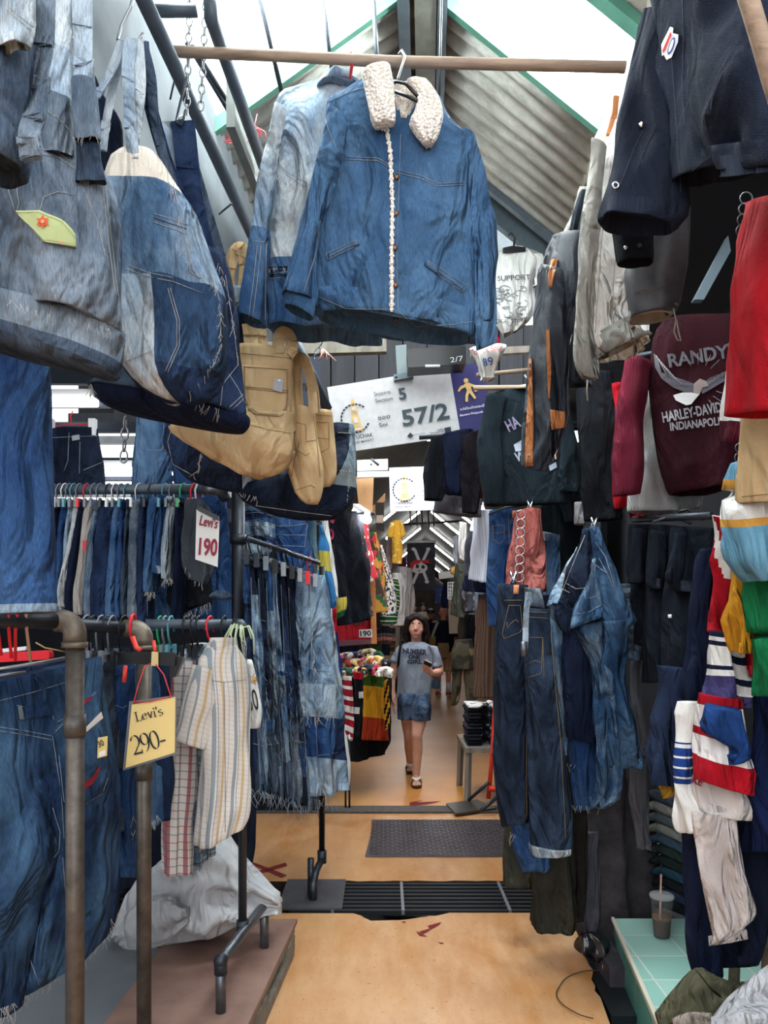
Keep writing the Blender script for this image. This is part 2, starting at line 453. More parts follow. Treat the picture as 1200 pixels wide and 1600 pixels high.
# colours named once
DN_MID = denim('#2f5a8c', '#5f8cba', 4)
DN_DARK = denim('#16284a', '#26406b', 5)
DN_INK = denim('#0f1a30', '#1c2c48', 5)
DN_LIGHT = denim('#7d9cbc', '#bccbd8', 5)
DN_WASH = denim('#3a5f88', '#9bb4cb', 4)
DN_GREY = denim('#4a5c72', '#8a9aab', 4)
DN_BLUE = denim('#1d437a', '#33639c', 3)
DN_PALE = denim('#93a9bd', '#d5dde2', 6)
DN_SLATE = denim('#2a3a50', '#51657e', 5)
BLACK = cloth('#10141c', '#0a0d14'); NAVY = cloth('#141f3c', '#0d152b'); CHAR = cloth('#1d2733', '#141b24')
WHITE = cloth('#eceae6', '#d9d7d4'); CREAM = cloth('#eae0d2', '#d6c9b9')
TAN = cloth('#d6b98f', '#c2a074', .6, sc=6); RED = cloth('#b81224', '#8e0c1c'); MAROON = cloth('#5c1226', '#3f0b1a', knit=60)
OLIVE = cloth('#3c3b30', '#2c2b23'); RUST = denim('#a24a42', '#c0605a', 4)
THREAD = cloth('#b9b6b0'); STITCH = cloth('#8f98a3'); GOLDST = cloth('#86714e')
STEEL = plain('#6b6f76', .38, .75, .5, .35, 30, .15); STEELD = plain('#3a3f48', .45, .6, .5, .4, 25, .15)
PIPE = plain('#6a625a', .5, .55, .5, 0, 18, .2, '#453f3b'); ELBOW = plain('#7d7367', .5, .6, .5, .35, 40, .3)
PAINTPIPE = plain('#4b5663', .5, .15, .5, .3, 14, .1)
CHROME = plain('#b9bcc2', .2, 1); BRASS = plain('#6e5240', .4, .9)
POLE = wood('#7b6a5c', '#b49a83', (2, 40, 40)); DKWOOD = wood('#33291f', '#5a4838'); GREYWOOD = wood('#5d574f', '#8b8478', (12, 12, 3))
PLASTIC_BLACK = plain('#0d0f13', .35); PLASTIC_RED = plain('#d41f2b', .35); PLASTIC_GREEN = plain('#1d9a5c', .35); PLASTIC_WHITE = plain('#d8dadb', .35); PLASTIC_TEAL = plain('#4f8f9b', .35); PLASTIC_GREY = plain('#6f7780', .4)
INK = plain('#1b2228', .7); REDINK = plain('#a01f3d', .7); BLUEINK = plain('#2356a0', .7)
# ================================================================== THE SETTING
def G(x, y, z=0.0):                       # the point of the ground (height z) seen at pixel x, y
    d = (EYE - z) * F / (y - HY); return P(x, y, d)
def AX(xo, Y, Z): return Vector((xo + .054 * Y, Y, Z))      # along the lane, whose axis is turned 3 degrees
def struct(o, label=None): return setp(o, label, None, None, 'structure')
def floor_mat(ca='#a86e34', cb='#c29060', cw='#d2aa84'):
    m, nt, b = newmat('painted_concrete'); o = tc(nt)
    f = nz(nt, o, 1.1, 5, .6); g = nz(nt, mapped(nt, o, (3, .9, 1)), 3, 6, .7)
    c = ramp(nt, f, rgb(ca), rgb(cb), .35, .65)
    c = ramp(nt, g, c, rgb(cw), .35, .85)
    sp = nz(nt, o, 60, 2, .6); c = ramp(nt, sp, rgb('#8a5a34'), c, .27, .33)
    nt.links.new(c, b.inputs['Base Color'])
    r = N(nt, 'ShaderNodeMapRange'); nt.links.new(g, r.inputs[0]); r.inputs[3].default_value = .22; r.inputs[4].default_value = .5; nt.links.new(r.outputs[0], b.inputs['Roughness'])
    bump(nt, b, add(nt, g, sp, .15), .22, .01); b.inputs['Specular IOR Level'].default_value = .4
    return m
FLOORM = floor_mat(); FEDGE = plain('#3a332e', .9, 0, .2, .4, 20, .6)
rn = random.Random(5)
m = MB()
def slab(pts, z=0.0, th=.11, mi=0):
    n = len(pts); top = [Vector((p[0], p[1], z)) for p in pts]; bot = [v - ZA * th for v in top]
    m.add(top + bot, [tuple(range(n))], mi); m.add(top + bot, [(n + (i), n + (i + 1) % n, (i + 1) % n, i) for i in range(n)], 1)
def rag(a, b, n, k=.012):
    a = Vector(a); b = Vector(b); return [a.lerp(b, i / n) + Vector((rn.uniform(-k, k), rn.uniform(-k, k), 0)) for i in range(n + 1)]
near = [(-3.2, -6, 0), (.8, -6, 0)] + rag((.80, .6, 0), (.86, 2.9, 0), 14) + rag((.865, 3.1, 0), (.94, 3.6, 0), 10) + rag((.95, 3.8, 0), (1.02, 3.98, 0), 4) + rag((.35, 3.985, 0), (.20, 3.93, 0), 4, .01) + rag((.12, 3.9, 0), (-.06, 3.88, 0), 5, .006) + rag((-.1, 3.93, 0), (-.16, 3.985, 0), 3, .005) + [(-3.2, 3.99, 0)]
slab(near)
slab([(-3.2, 4.47, 0)] + rag((-.35, 4.465, 0), (1.3, 4.465, 0), 24, .008) + [(1.32, 4.47, 0)] + [(1.32, 5.98, 0)] + rag((1.2, 5.98, 0), (-.5, 5.98, 0), 20, .006) + [(-3.2, 5.98, 0)])
slab([(-3.2, 6.16, 0)] + rag((-.5, 6.16, 0), (1.4, 6.16, 0), 30, .015) + [(1.9, 6.16, 0), (8, 46, 0), (-4, 46, 0)], mi=2)
floor = struct(m.build('floor', [FLOORM, FEDGE, floor_mat('#b06a22', '#c88a40', '#cc9858')], smooth=False))
m = MB(); m.box((0, 3.2, -.16), (6, 3.4, .03)); m.box((0, 6.07, -.02), (3.2, .095, .035), 1)
struct(m.build('trim_1', [plain('#15171b', .5, 0, .5, .5, 12, .5), plain('#5a5552', .85, 0, .3, .45, 25, .6)], smooth=False))
# painted marks on the floor belong to it
PM = plain('#7d1c22', .7, 0, .3, .4, 60)
shapes('painted_cross', floor, [[(389, 1349), (397, 1348), (449, 1368), (440, 1372)], [(388, 1366), (390, 1370), (449, 1353), (446, 1348)]], PM, floor, .003)
shapes('red_brush_marks', floor, [[(640, 1254), (662, 1250), (650, 1254), (690, 1252), (668, 1257), (640, 1260)], [(626, 1441), (634, 1440), (633, 1443)], [(668, 1447), (690, 1441), (686, 1446), (672, 1453)], [(655, 1456), (676, 1450), (668, 1456), (660, 1460)], [(650, 1455), (668, 1464), (656, 1463)], [(683, 1472), (694, 1474), (690, 1476)]], PM, floor, .003)
shapes('broken_edge_patch', floor, [[(548, 1421), (575, 1420), (585, 1428), (650, 1428), (660, 1424), (674, 1424), (670, 1432), (640, 1435), (570, 1434)]], plain('#4d4c4b', .9, 0, .2, .4, 40, .5), floor, .004)
# ---------------- roof
ZR, PR, PL, EZ = 4.2, .81, .72, 0
def roofpt(xo, Y): return AX(xo, Y, ZR - (PR * xo if xo > 0 else -PL * xo))
def roofmat():
    m, nt, b = newmat('asbestos_sheet'); o = tc(nt); f = nz(nt, o, 7, 6, .7)
    g = nz(nt, mapped(nt, o, (1, 4, 1)), 3, 5, .7)
    c = ramp(nt, f, rgb('#b3b4ac'), rgb('#e2e3dc'), .3, .7); c = ramp(nt, g, rgb('#7d7a70'), c, .25, .5)
    nt.links.new(c, b.inputs['Base Color']); b.inputs['Roughness'].default_value = .95; return m
ROOFM = roofmat(); GREENF = plain('#4f8573', .6, 0, .4, .25, 10)
def corrug(name, x0, x1, Y0, Y1, mat, amp=.018, per=.105, th=.012, lift=0):
    n = max(4, int((Y1 - Y0) / (per / 8))); vs = []; fs = []
    for i in range(n + 1):
        Y = Y0 + (Y1 - Y0) * i / n; dz = amp * math.sin(2 * math.pi * Y / per) + lift
        for q in (0, th):
            for x in (x0, x1): vs.append(roofpt(x, Y) + ZA * (dz + q))
    for i in range(n):
        a = i * 4; b = a + 4
        fs += [(a, a + 1, b + 1, b), (a + 2, b + 2, b + 3, a + 3), (a, b, b + 2, a + 2), (a + 1, a + 3, b + 3, b + 1)]
    fs += [(0, 2, 3, 1), (n * 4, n * 4 + 1, n * 4 + 3, n * 4 + 2)]
    return build(name, vs, fs, mat, None, [(v[0], v[1]) for v in vs])
struct(corrug('ceiling', -.95, -.02, 3.16, 4.35, ROOFM))
struct(corrug('ceiling', .02, .80, 3.22, 4.35, ROOFM))
struct(corrug('ceiling', .02, .80, 1.6, 2.62, ROOFM))
struct(corrug('ceiling', -.95, -.02, 1.2, 2.1, ROOFM))
def skymat():
    m, nt, b = newmat('roof_light_sheet'); o = tc(nt); f = nz(nt, mapped(nt, o, (5, 30, 5)), 3, 4, .8)
    b.inputs['Base Color'].default_value = (.9, .95, .92, 1); b.inputs['Roughness'].default_value = .5
    nt.links.new(ramp(nt, f, (.55, .8, .7, 1), (1, 1, 1, 1), .3, .55), b.inputs['Base Color'])
    t = N(nt, 'ShaderNodeBsdfTranslucent'); nt.links.new(ramp(nt, f, (.6, .82, .72, 1), (1, 1, 1, 1), .3, .5), t.inputs[0])
    tr = N(nt, 'ShaderNodeBsdfTransparent'); tr.inputs[0].default_value = (.97, 1, .98, 1)
    mx = N(nt, 'ShaderNodeMixShader'); mx.inputs[0].default_value = .62
    nt.links.new(t.outputs[0], mx.inputs[1]); nt.links.new(tr.outputs[0], mx.inputs[2]); nt.links.new(mx.outputs[0], nt.nodes['Material Output'].inputs[0]); return m
SKYM = skymat()
struct(corrug('window_1', -.95, -.03, 2.12, 3.14, SKYM, .006, .08, .004, .03))
struct(corrug('window_2', .03, .80, 2.66, 3.2, SKYM, .006, .08, .004, .03))
m = MB()
for (x0, x1, Y, w) in ((-.95, 0, 3.15, .03), (0, .80, 3.2, .035), (0, .80, 2.64, .06), (-.95, 0, 2.1, .05)):
    m.bar(roofpt(x0, Y) - ZA * .03, roofpt(x1, Y) - ZA * .03, w, .05)
struct(m.build('trim_2', GREENF, smooth=False))
m = MB(); m.bar(AX(0, 1.2, ZR - .08), AX(0, 4.5, ZR - .08), .09, .16); m.bar(AX(-.09, 1.2, ZR - .12), AX(-.09, 4.5, ZR - .12), .05, .12, 1); m.bar(AX(.07, 1.2, ZR - .12), AX(.07, 4.5, ZR - .12), .04, .10, 1)
m.bar(AX(.765, .9, 3.6), AX(.765, 4.4, 3.6), .045, .10, 2); m.bar(roofpt(-.95, 4.33) - ZA * .06, roofpt(0, 4.33) - ZA * .06, .05, .1, 1); m.bar(roofpt(0, 4.33) - ZA * .06, roofpt(.80, 4.33) - ZA * .06, .05, .12, 1); m.bar(roofpt(0, 4.2) - ZA * .03, roofpt(.80, 4.2) - ZA * .03, .04, .05, 1)
struct(m.build('trim_3', [plain('#8b8c84', .7, 0, .3, .3, 15), plain('#5d6b73', .5, .2, .4, .3, 15), GREYWOOD], smooth=False))
# concrete wall behind the hanging bags, fascia under the left eave
m = MB(); m.add([AX(-.86, 1.0, 2.3), AX(-.86, 4.3, 2.3), AX(-.86, 4.3, 3.6), AX(-.86, 1.0, 3.6), AX(-.95, 1.0, 2.3), AX(-.95, 4.3, 2.3), AX(-.95, 4.3, 3.6), AX(-.95, 1.0, 3.6)], [(0, 1, 2, 3), (7, 6, 5, 4), (0, 3, 7, 4), (1, 5, 6, 2), (0, 4, 5, 1), (3, 2, 6, 7)])
CONC = plain('#74787c', .9, 0, .2, .25, 3, .3, '#5a6066')
struct(m.build('wall_left', CONC, smooth=False))
m = MB(); m.bar(AX(-.66, 2.6, 3.28), AX(-.66, 4.3, 3.28), .03, .16)
struct(m.build('trim_4', plain('#7c7f7d', .8, 0, .3, .3, 12, .3), smooth=False))
# dark slatted gable past the end of the first roof, roof of the far lane
m = MB()
for i in range(26):
    x = -2.6 + i * .21; m.box((x + .35, 6.7 + (i % 2) * .03, 3.85), (.1, .015, .62))
m.box((.3, 6.6, 3.22), (3, .04, .05)); m.box((.3, 6.95, 4.7), (3, .02, .5), 1); m.box((.3, 6.8, 3.8), (3, .02, .62), 2)
struct(m.build('wall_back', [wood('#121519', '#23282f', (20, 20, 2)), plain('#8e979b', .8, 0, .2, .3, 6), plain('#0c0e11', .9)], smooth=False))
FARROOF = plain('#8a8a84', .9, 0, .2, .3, 6)
m = MB()
for s, x1 in ((1, 1.6), (-1, -1.6)):
    a, b = AX(0, 7.2, 4.25), AX(0, 46, 4.25); c, d = AX(x1, 46, 4.25 - abs(x1) * .8), AX(x1, 7.2, 4.25 - abs(x1) * .8)
    m.add([a, b, c, d, a + ZA * .04, b + ZA * .04, c + ZA * .04, d + ZA * .04], [(0, 1, 2, 3), (7, 6, 5, 4), (0, 3, 7, 4), (1, 5, 6, 2), (0, 4, 5, 1), (3, 2, 6, 7)])
struct(m.build('ceiling', FARROOF, smooth=False))
DARKW = plain('#171b22', .9, 0, .2, .4, 5)
def wallbox(name, xo, Y0, Y1, z0, z1, mat, th=.06):
    m = MB(); s = th if xo > 0 else -th
    m.add([AX(xo, Y0, z0), AX(xo, Y1, z0), AX(xo, Y1, z1), AX(xo, Y0, z1), AX(xo + s, Y0, z0), AX(xo + s, Y1, z0), AX(xo + s, Y1, z1), AX(xo + s, Y0, z1)], [(0, 1, 2, 3), (7, 6, 5, 4), (0, 3, 7, 4), (1, 5, 6, 2), (0, 4, 5, 1), (3, 2, 6, 7)])
    return struct(m.build(name, mat, smooth=False))
wallbox('wall_left', -1.7, 6.8, 46, 0, 3.2, DARKW); wallbox('wall_right', 1.55, 6.8, 46, 0, 3.2, DARKW)
wallbox('wall_right', 1.75, .8, 8.5, 0, 3.9, DARKW)
m = MB(); m.box((2.5, 46.1, 2), (7, .05, 2.4)); struct(m.build('wall_back', plain('#8d857c', .9, 0, .2, .5, 1.5), smooth=False))
# loft boards over the right shop and above the left shop
m = MB(); m.add([AX(.86, .8, 3.35), AX(1.8, .8, 3.35), AX(1.8, 6.7, 3.35), AX(.86, 6.7, 3.35), AX(.86, .8, 3.4), AX(1.8, .8, 3.4), AX(1.8, 6.7, 3.4), AX(.86, 6.7, 3.4)], [(0, 3, 2, 1), (4, 5, 6, 7), (0, 1, 5, 4), (2, 3, 7, 6), (1, 2, 6, 5), (3, 0, 4, 7)])
struct(m.build('ceiling', plain('#20242c', .9), smooth=False))
# the left shop: back wall of boards with daylight between them
LW = plain('#b7bcc0', .8, 0, .3, .3, 6)
m = MB()
m.box((-2.7, 6.05, 1.1), (2.2, .03, 1.15), 0)
for z, h, k in ((2.33, .05, 1), (2.50, .025, 2), (2.62, .02, 1), (2.73, .05, 1), (2.92, .03, 2), (3.02, .04, 1), (3.24, .06, 1), (3.5, .14, 1)):
    m.box((-2.7, 6.05, z), (2.2, .03, h), k)
struct(m.build('wall_back', [DARKW, plain('#2b3340', .8), LW], smooth=False))
wallbox('wall_left', -4.2, .8, 6.0, 0, 3.6, plain('#3a4250', .9))
m = MB(); m.box((-2.75, 3.4, 3.62), (1.75, 2.7, .03)); struct(m.build('ceiling', plain('#4a525c', .9), smooth=False))
# drain grating across the lane
g = thing('drain_grating', 'black steel bar grating over the drain crossing the orange floor', 'grating')
m = MB()
for i in range(8): m.box((.45, 4.03 + i * .056, -.012), (.95, .012, .012))
m.build('bars', plain('#191b1f', .55, .1), g, False)
for x in (-.27, .10, .66, 1.2): m = MB(); m.box((x, 4.23, -.008), (.008, .215, .012)); m.build('cross_bar', plain('#8b8d92', .4, .6), g, False)
# chequered steel plate
cp = thing('steel_floor_plate', 'chequered steel plate lying flat on the orange floor beyond the drain', 'floor plate')
m = MB(); m.add([(-.12, 4.9, .002), (1.15, 4.9, .002), (1.15, 5.75, .002), (-.07, 5.75, .002), (-.12, 4.9, .014), (1.15, 4.9, .014), (1.15, 5.75, .014), (-.07, 5.75, .014)], [(0, 3, 2, 1), (4, 5, 6, 7), (0, 1, 5, 4), (2, 3, 7, 6), (1, 2, 6, 5), (3, 0, 4, 7)])
PLT = plain('#6a6468', .4, .55, .5, .3, 8, .15)
m.build('plate', PLT, cp, False)
m = MB()
for i in range(40):
    for j in range(22):
        x = -.08 + i * .0305; y = 4.92 + j * .0385; s = 1 if (i + j) % 2 else -1
        m.bar((x - .011 * s, y - .007, .0155), (x + .011 * s, y + .007, .0155), .008, .005)
m.build('raised_tread', PLT, cp, False)
# broken orange rim and crumbs are part of the floor; green tiled ledge on the right
m, nt, b = newmat('green_tiles'); br = N(nt, 'ShaderNodeTexBrick', Scale=1.0); br.offset = 0; br.inputs['Brick Width'].default_value = .2; br.inputs['Row Height'].default_value = .2; br.inputs['Mortar Size'].default_value = .004
br.inputs['Color1'].default_value = rgb('#a5cfc3'); br.inputs['Color2'].default_value = rgb('#93c2b6'); br.inputs['Mortar'].default_value = rgb('#cfd6cf')
nt.links.new(tc(nt), br.inputs[0]); nt.links.new(br.outputs[0], b.inputs['Base Color']); b.inputs['Roughness'].default_value = .22; TILE = m
m, nt, b = newmat('dark_green_tiles'); br = N(nt, 'ShaderNodeTexBrick', Scale=1.0); br.offset = 0; br.inputs['Brick Width'].default_value = .3; br.inputs['Row Height'].default_value = .3; br.inputs['Mortar Size'].default_value = .004
br.inputs['Color1'].default_value = rgb('#4f8a80'); br.inputs['Color2'].default_value = rgb('#5b978b'); br.inputs['Mortar'].default_value = rgb('#9fb5ad')
mp = N(nt, 'ShaderNodeMapping'); nt.links.new(tc(nt), mp.inputs[0]); mp.inputs['Rotation'].default_value = (0, D2R(90), 0); nt.links.new(mp.outputs[0], br.inputs[0]); nt.links.new(br.outputs[0], b.inputs['Base Color']); b.inputs['Roughness'].default_value = .3; TILE2 = m
m = MB(); q = [(.84, 1.9), (2.0, 1.9), (2.0, 3.46), (1.035, 3.46)]
m.add([Vector((x, y, .18)) for x, y in q], [(0, 1, 2, 3)], 0)
m.add([Vector((x, y, z)) for z in (.18, -.16) for x, y in q], [(0, 4, 5, 1), (1, 5, 6, 2), (2, 6, 7, 3)], 2); m.add([Vector((.84, 1.9, .18)), Vector((1.035, 3.46, .18)), Vector((1.035, 3.46, -.16)), Vector((.84, 1.9, -.16))], [(0, 1, 2, 3)], 1)
m.bar((.835, 1.9, .181), (1.03, 3.46, .181), .014, .012, 3)
struct(m.build('trim_5', [TILE, TILE2, plain('#3f4444', .9, 0, .3, .4, 15, .6), plain('#c9c3b2', .7)], smooth=False))
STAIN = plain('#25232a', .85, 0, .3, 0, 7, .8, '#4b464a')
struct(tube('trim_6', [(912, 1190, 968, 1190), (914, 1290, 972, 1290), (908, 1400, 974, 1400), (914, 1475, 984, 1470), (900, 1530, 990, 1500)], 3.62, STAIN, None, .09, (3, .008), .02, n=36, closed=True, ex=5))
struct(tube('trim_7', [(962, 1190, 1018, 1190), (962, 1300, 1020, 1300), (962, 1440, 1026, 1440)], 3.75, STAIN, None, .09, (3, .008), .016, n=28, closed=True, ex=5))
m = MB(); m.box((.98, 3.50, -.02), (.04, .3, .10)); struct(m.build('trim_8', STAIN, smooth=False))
# the lane goes on behind the viewer between shop fronts
m = MB(); m.box((1.7, -2.6, -.06), (1.0, 3.4, .05), 1); m.box((-2.4, -2.6, 1.2), (.05, 3.4, 1.25)); m.box((2.6, -2.6, 1.2), (.05, 3.4, 1.25)); struct(m.build('wall_front', [plain('#4a4f58', .9), FEDGE], smooth=False))
# ================================================================== LEFT: bags on the wall
WIRE = plain('#8e9196', .4, .8)
def strap(name, pts, d, w, mat, parent, th=.0014):
    """a flat band of cloth through px points (x, y[, depth offset]), w metres wide"""
    q = [P(p[0], p[1], d + (p[2] if len(p) > 2 else 0)) for p in pts]; out = []
    for i in range(len(q) - 1):
        a, b, c, e = q[max(i - 1, 0)], q[i], q[i + 1], q[min(i + 2, len(q) - 1)]
        out += [cr(a, b, c, e, k / 6) for k in range(9)]
    out.append(q[-1]); vs = []; uv = []; L = 0
    for i, p in enumerate(out):
        t = (out[min(i + 1, len(out) - 1)] - out[max(i - 1, 0)]).normalized(); s = t.cross(YA)
        s = s.normalized() if s.length > .05 else XA; n_ = s.cross(t)
        if i: L += (p - out[i - 1]).length
        k = math.sin(i * .3) * .3; s2 = (s + n_ * k).normalized(); n2 = s2.cross(t)
        for a, b in ((-.5, -1), (0, -1.8), (.5, -1), (.5, 1), (0, .2), (-.5, 1)): vs.append(p + s2 * w * a + n2 * th * b); uv.append((a * w, L))
    fs = []
    for i in range(len(out) - 1):
        for k in range(6): fs.append((i * 6 + k, i * 6 + (k + 1) % 6, i * 6 + 6 + (k + 1) % 6, i * 6 + 6 + k))
    e = (len(out) - 1) * 6; fs += [(5, 4, 3, 2, 1, 0), tuple(e + k for k in range(6))]
    return build(name, vs, fs, mat, parent, uv, None, False)
# nearest bag, only its lower corner in view
T = thing('denim_tote_bag', 'dark denim bag at the top left corner with a pale turned-up flap', 'bag', 'patchwork denim tote bags on the left wall')
b = tube('bag_body', [(-60, -40, 52, -40), (-60, 60, 50, 60), (-60, 160, 48, 150), (-60, 225, 42, 225), (-60, 262, 34, 262)], 1.0, DN_SLATE, T, .05, (3, .006), .008, hem=.02)
f = tube('flap', [(-60, -40, 57, -40), (-60, 20, 56, 20), (-60, 55, 54, 50), (-50, 78, 50, 72)], .95, DN_PALE, T, .02, (2, .004), .006, hem=.01)
strap('strap', [(70, -30, .05), (68, 60, .04), (62, 120, .02), (54, 180, -.01), (44, 215, -.03), (48, 245, -.03)], 1.0, .028, DN_GREY, T)
seam([f], [[(8, 12), (30, 32), (50, 48)], [(12, 8), (34, 28), (52, 42)]], THREAD, f, .0012)
# large bag with the green embroidered pocket
T = thing('denim_tote_bag', 'large faded blue denim tote bag with a green flowered pocket patch', 'bag', 'patchwork denim tote bags on the left wall')
up = tube('upper_panel', [(58, -40, 116, -40), (62, 60, 116, 60), (60, 140, 112, 130), (60, 210, 114, 212), (55, 262, 116, 250)], 1.3, [DN_PALE, DN_LIGHT, DN_GREY], T, .03, (2, .004), .004, slots=lambda u, v, f: 0 if v < .42 else (1 if v < .72 else 2), hem=0)
b = tube('bag_body', [(-90, 235, 117, 212), (-90, 270, 165, 275), (-90, 330, 178, 345), (-92, 400, 188, 430), (-92, 455, 192, 520)], 1.33, denim('#45586e', '#8d9db0', 3.5), T, (.05, .07, .09, .1, .1), (3, .012), .012, n=56, hem=.02)
bt = tube('bag_bottom', [(-92, 452, 192, 517), (-92, 480, 189, 545), (-92, 502, 180, 585), (-92, 520, 175, 592)], 1.335, [DN_GREY, DN_SLATE], T, (.1, .1, .1, .06), (2, .004), .006, slots=lambda u, v, f: 0 if v < .6 else 1, closed=True)
sp = tube('rolled_strap', [(112, 125, 148, 125), (112, 140, 152, 140), (114, 200, 157, 200), (116, 218, 158, 218)], 1.27, DN_GREY, T, .016, (2, .002), .003, hem=.02)
sp2 = tube('strap_base', [(117, 215, 156, 215), (119, 250, 160, 250), (120, 285, 166, 285)], 1.28, DN_SLATE, T, .014, (2, .003), .003, hem=0)
strap('strap', [(128, -40), (129, 30), (131, 90), (131, 130)], 1.29, .032, DN_LIGHT, T); strap('strap', [(118, -40, .04), (119, 40, .04), (122, 120, .04)], 1.29, .03, DN_SLATE, T)
pk = patch('green_pocket_patch', [b, up], [(25, 330, 62, 330), (32, 340, 98, 345), (52, 358, 116, 364), (68, 378, 118, 388)], plain('#b3bb86', .9, 0, .1, .15, 40), T, .004, th=.006)
setp(pk, 'green flowered pocket patch')
seam([pk], [[(30, 336), (56, 360), (73, 378), (117, 384)], [(26, 331), (60, 331), (97, 346), (118, 372)]], plain('#d5d9b0', .9), pk, .0014)
def flower(x, y, r, k=6): return [(x + r * (1 if i % 2 else .55) * math.cos(math.pi * i / k), y + r * (1 if i % 2 else .55) * math.sin(math.pi * i / k)) for i in range(2 * k)]
shapes('embroidered_flower', [pk], [flower(67, 347, 11)], plain('#c9552f', .9), pk, .002); shapes('flower_centre', [pk], [flower(67, 347, 4), flower(95, 378, 3)], plain('#d79a7a', .9), pk, .003)
seam([b, up], [[(13, 268), (14, 300), (24, 330)], [(27, 268), (27, 300), (30, 318), (26, 330)], [(60, 232), (90, 238), (116, 256)], [(60, 240), (90, 246), (116, 264)], [(60, 165), (90, 185), (113, 208)], [(62, 330), (68, 308), (90, 300), (118, 306)], [(160, 290), (172, 400), (180, 460)], [(164, 290), (177, 400), (184, 462)], [(122, 275), (150, 340), (164, 400)]], THREAD, b, .0011)
fringe('frayed_edge', [(0, 462), (60, 486), (110, 498), (160, 510), (191, 520)], 1.21, 60, .016, THREAD, T, 3); fringe('frayed_edge', [(115, 214), (157, 214)], 1.25, 26, .012, THREAD, T, 4)
seam([b], [[(-10, 456), (40, 476), (100, 494), (150, 506), (190, 516)]], THREAD, b, .0018)
# middle patchwork tote on a wire hook
T = thing('denim_tote_bag', 'round-bottomed patchwork denim tote bag hanging by thin straps from a wire', 'bag', 'patchwork denim tote bags on the left wall')
def pw(u, v, f):
    if v < .13: return 4
    if v < .55: return 1 if u < .4 else 3
    return 5 if u < -.82 else 2 if u < -.1 else 0 if v < .9 else 5
b = tube('bag_body', [(172, 250, 246, 246), (168, 282, 275, 290), (172, 330, 300, 330), (186, 400, 328, 415), (193, 470, 348, 478), (192, 535, 352, 535), (200, 585, 344, 590), (232, 615, 322, 622), (262, 628, 300, 632)], 1.72, [denim('#1f3a5c', '#345a84', 3), denim('#47698c', '#86a2bb', 4), DN_PALE, DN_WASH, CREAM, DN_DARK], T, (.04, .06, .08, .1, .12, .13, .12, .09, .04), (3, .01), .012, n=64, slots=pw, closed=True)
for i, (pts, mt, w) in enumerate([([(190, 66), (176, 105), (158, 140), (150, 150)], DN_LIGHT, .018), ([(192, 64), (180, 120), (166, 190), (160, 232)], DN_PALE, .02), ([(205, 60), (200, 110), (203, 180), (208, 246)], DN_LIGHT, .026), ([(216, 62), (220, 130), (214, 200), (204, 244)], DN_PALE, .022), ([(222, 66), (236, 120), (244, 200), (270, 290)], DN_SLATE, .022), ([(222, 66), (232, 150), (256, 240), (276, 296)], DN_DARK, .03)]):
    strap('strap', [(x, y, (-.03, .0, -.05, -.04, .0, .03)[i]) for x, y in pts], 1.72, w, mt, T)
tb = tube('zipped_pocket', [(150, 120, 162, 150), (152, 200, 190, 190), (160, 262, 190, 250), (168, 282, 180, 262)], 1.78, DN_INK, T, .02, (2, .003), .004, closed=True)
z = seam([b], [[(240, 340), (262, 348), (292, 358)]], plain('#2a2422', .5), T, .004, 'zip')
seam([b], [[(240, 334), (264, 341), (294, 352)], [(240, 347), (262, 355), (291, 365)], [(270, 285), (280, 330), (300, 420), (312, 436)], [(196, 420), (230, 432), (270, 440), (316, 458)], [(200, 414), (232, 426), (272, 434)], [(262, 450), (276, 500), (276, 540), (258, 580)], [(266, 450), (280, 500), (280, 540), (262, 582)], [(200, 440), (215, 500), (236, 545), (238, 555)], [(196, 565), (220, 555), (238, 548)], [(300, 360), (296, 425), (315, 435)]], THREAD, b, .0013)
fringe('frayed_edge', [(262, 280), (276, 320), (290, 400), (318, 440)], 1.6, 60, .02, THREAD, T, 6); fringe('frayed_edge', [(330, 420), (345, 480), (346, 540), (318, 590), (290, 618)], 1.6, 80, .022, THREAD, T, 7); fringe('frayed_edge', [(174, 300), (182, 360), (190, 410)], 1.65, 40, .018, THREAD, T, 8); fringe('frayed_edge', [(202, 450), (215, 500), (232, 540)], 1.61, 40, .01, THREAD, T, 9)
tag(pipe('wire_hook', [P(209, -10, 1.74), P(204, 12, 1.74), P(190, 40, 1.74), P(184, 62, 1.73), P(200, 70, 1.72), P(216, 64, 1.72), P(224, 52, 1.72)], .0035, WIRE), 'bent wire hook carrying the round-bottomed denim tote on the grey wall', 'hook')
# third bag: broad flat bottom
T = thing('denim_tote_bag', 'wide patchwork denim tote with a flat black base and red-edged white print', 'bag', 'patchwork denim tote bags on the left wall')
b = tube('bag_body', [(262, 380, 350, 402), (240, 440, 364, 450), (215, 520, 376, 540), (170, 592, 386, 625), (146, 606, 388, 656)], 2.0, [DN_SLATE, DN_DARK], T, (.05, .07, .1, .12, .13), (3, .01), .01, slots=lambda u, v, f: 1 if u > .3 else 0, hem=.01)
tube('bag_base', [(145, 604, 389, 652), (152, 624, 389, 664), (172, 636, 380, 674)], 2.0, NAVY, T, (.13, .13, .10), (2, .003), .004, closed=True)
strap('strap', [(262, 190), (268, 260, .02), (272, 330, .03), (280, 400)], 2.0, .055, DN_LIGHT, T); strap('strap', [(286, 190), (292, 250, -.02), (302, 320), (318, 400)], 2.0, .06, DN_DARK, T); strap('strap', [(276, 188), (296, 250, .03), (320, 330, .03), (340, 400)], 2.0, .04, DN_SLATE, T)
shapes('red_printed_border', [b], [[(230, 600), (290, 612), (292, 637), (238, 636)]], plain('#c02a33', .8), T, .003); shapes('white_print', [b], [[(234, 604), (288, 614), (288, 632), (242, 631)]], plain('#d8d4d0', .8), T, .005)
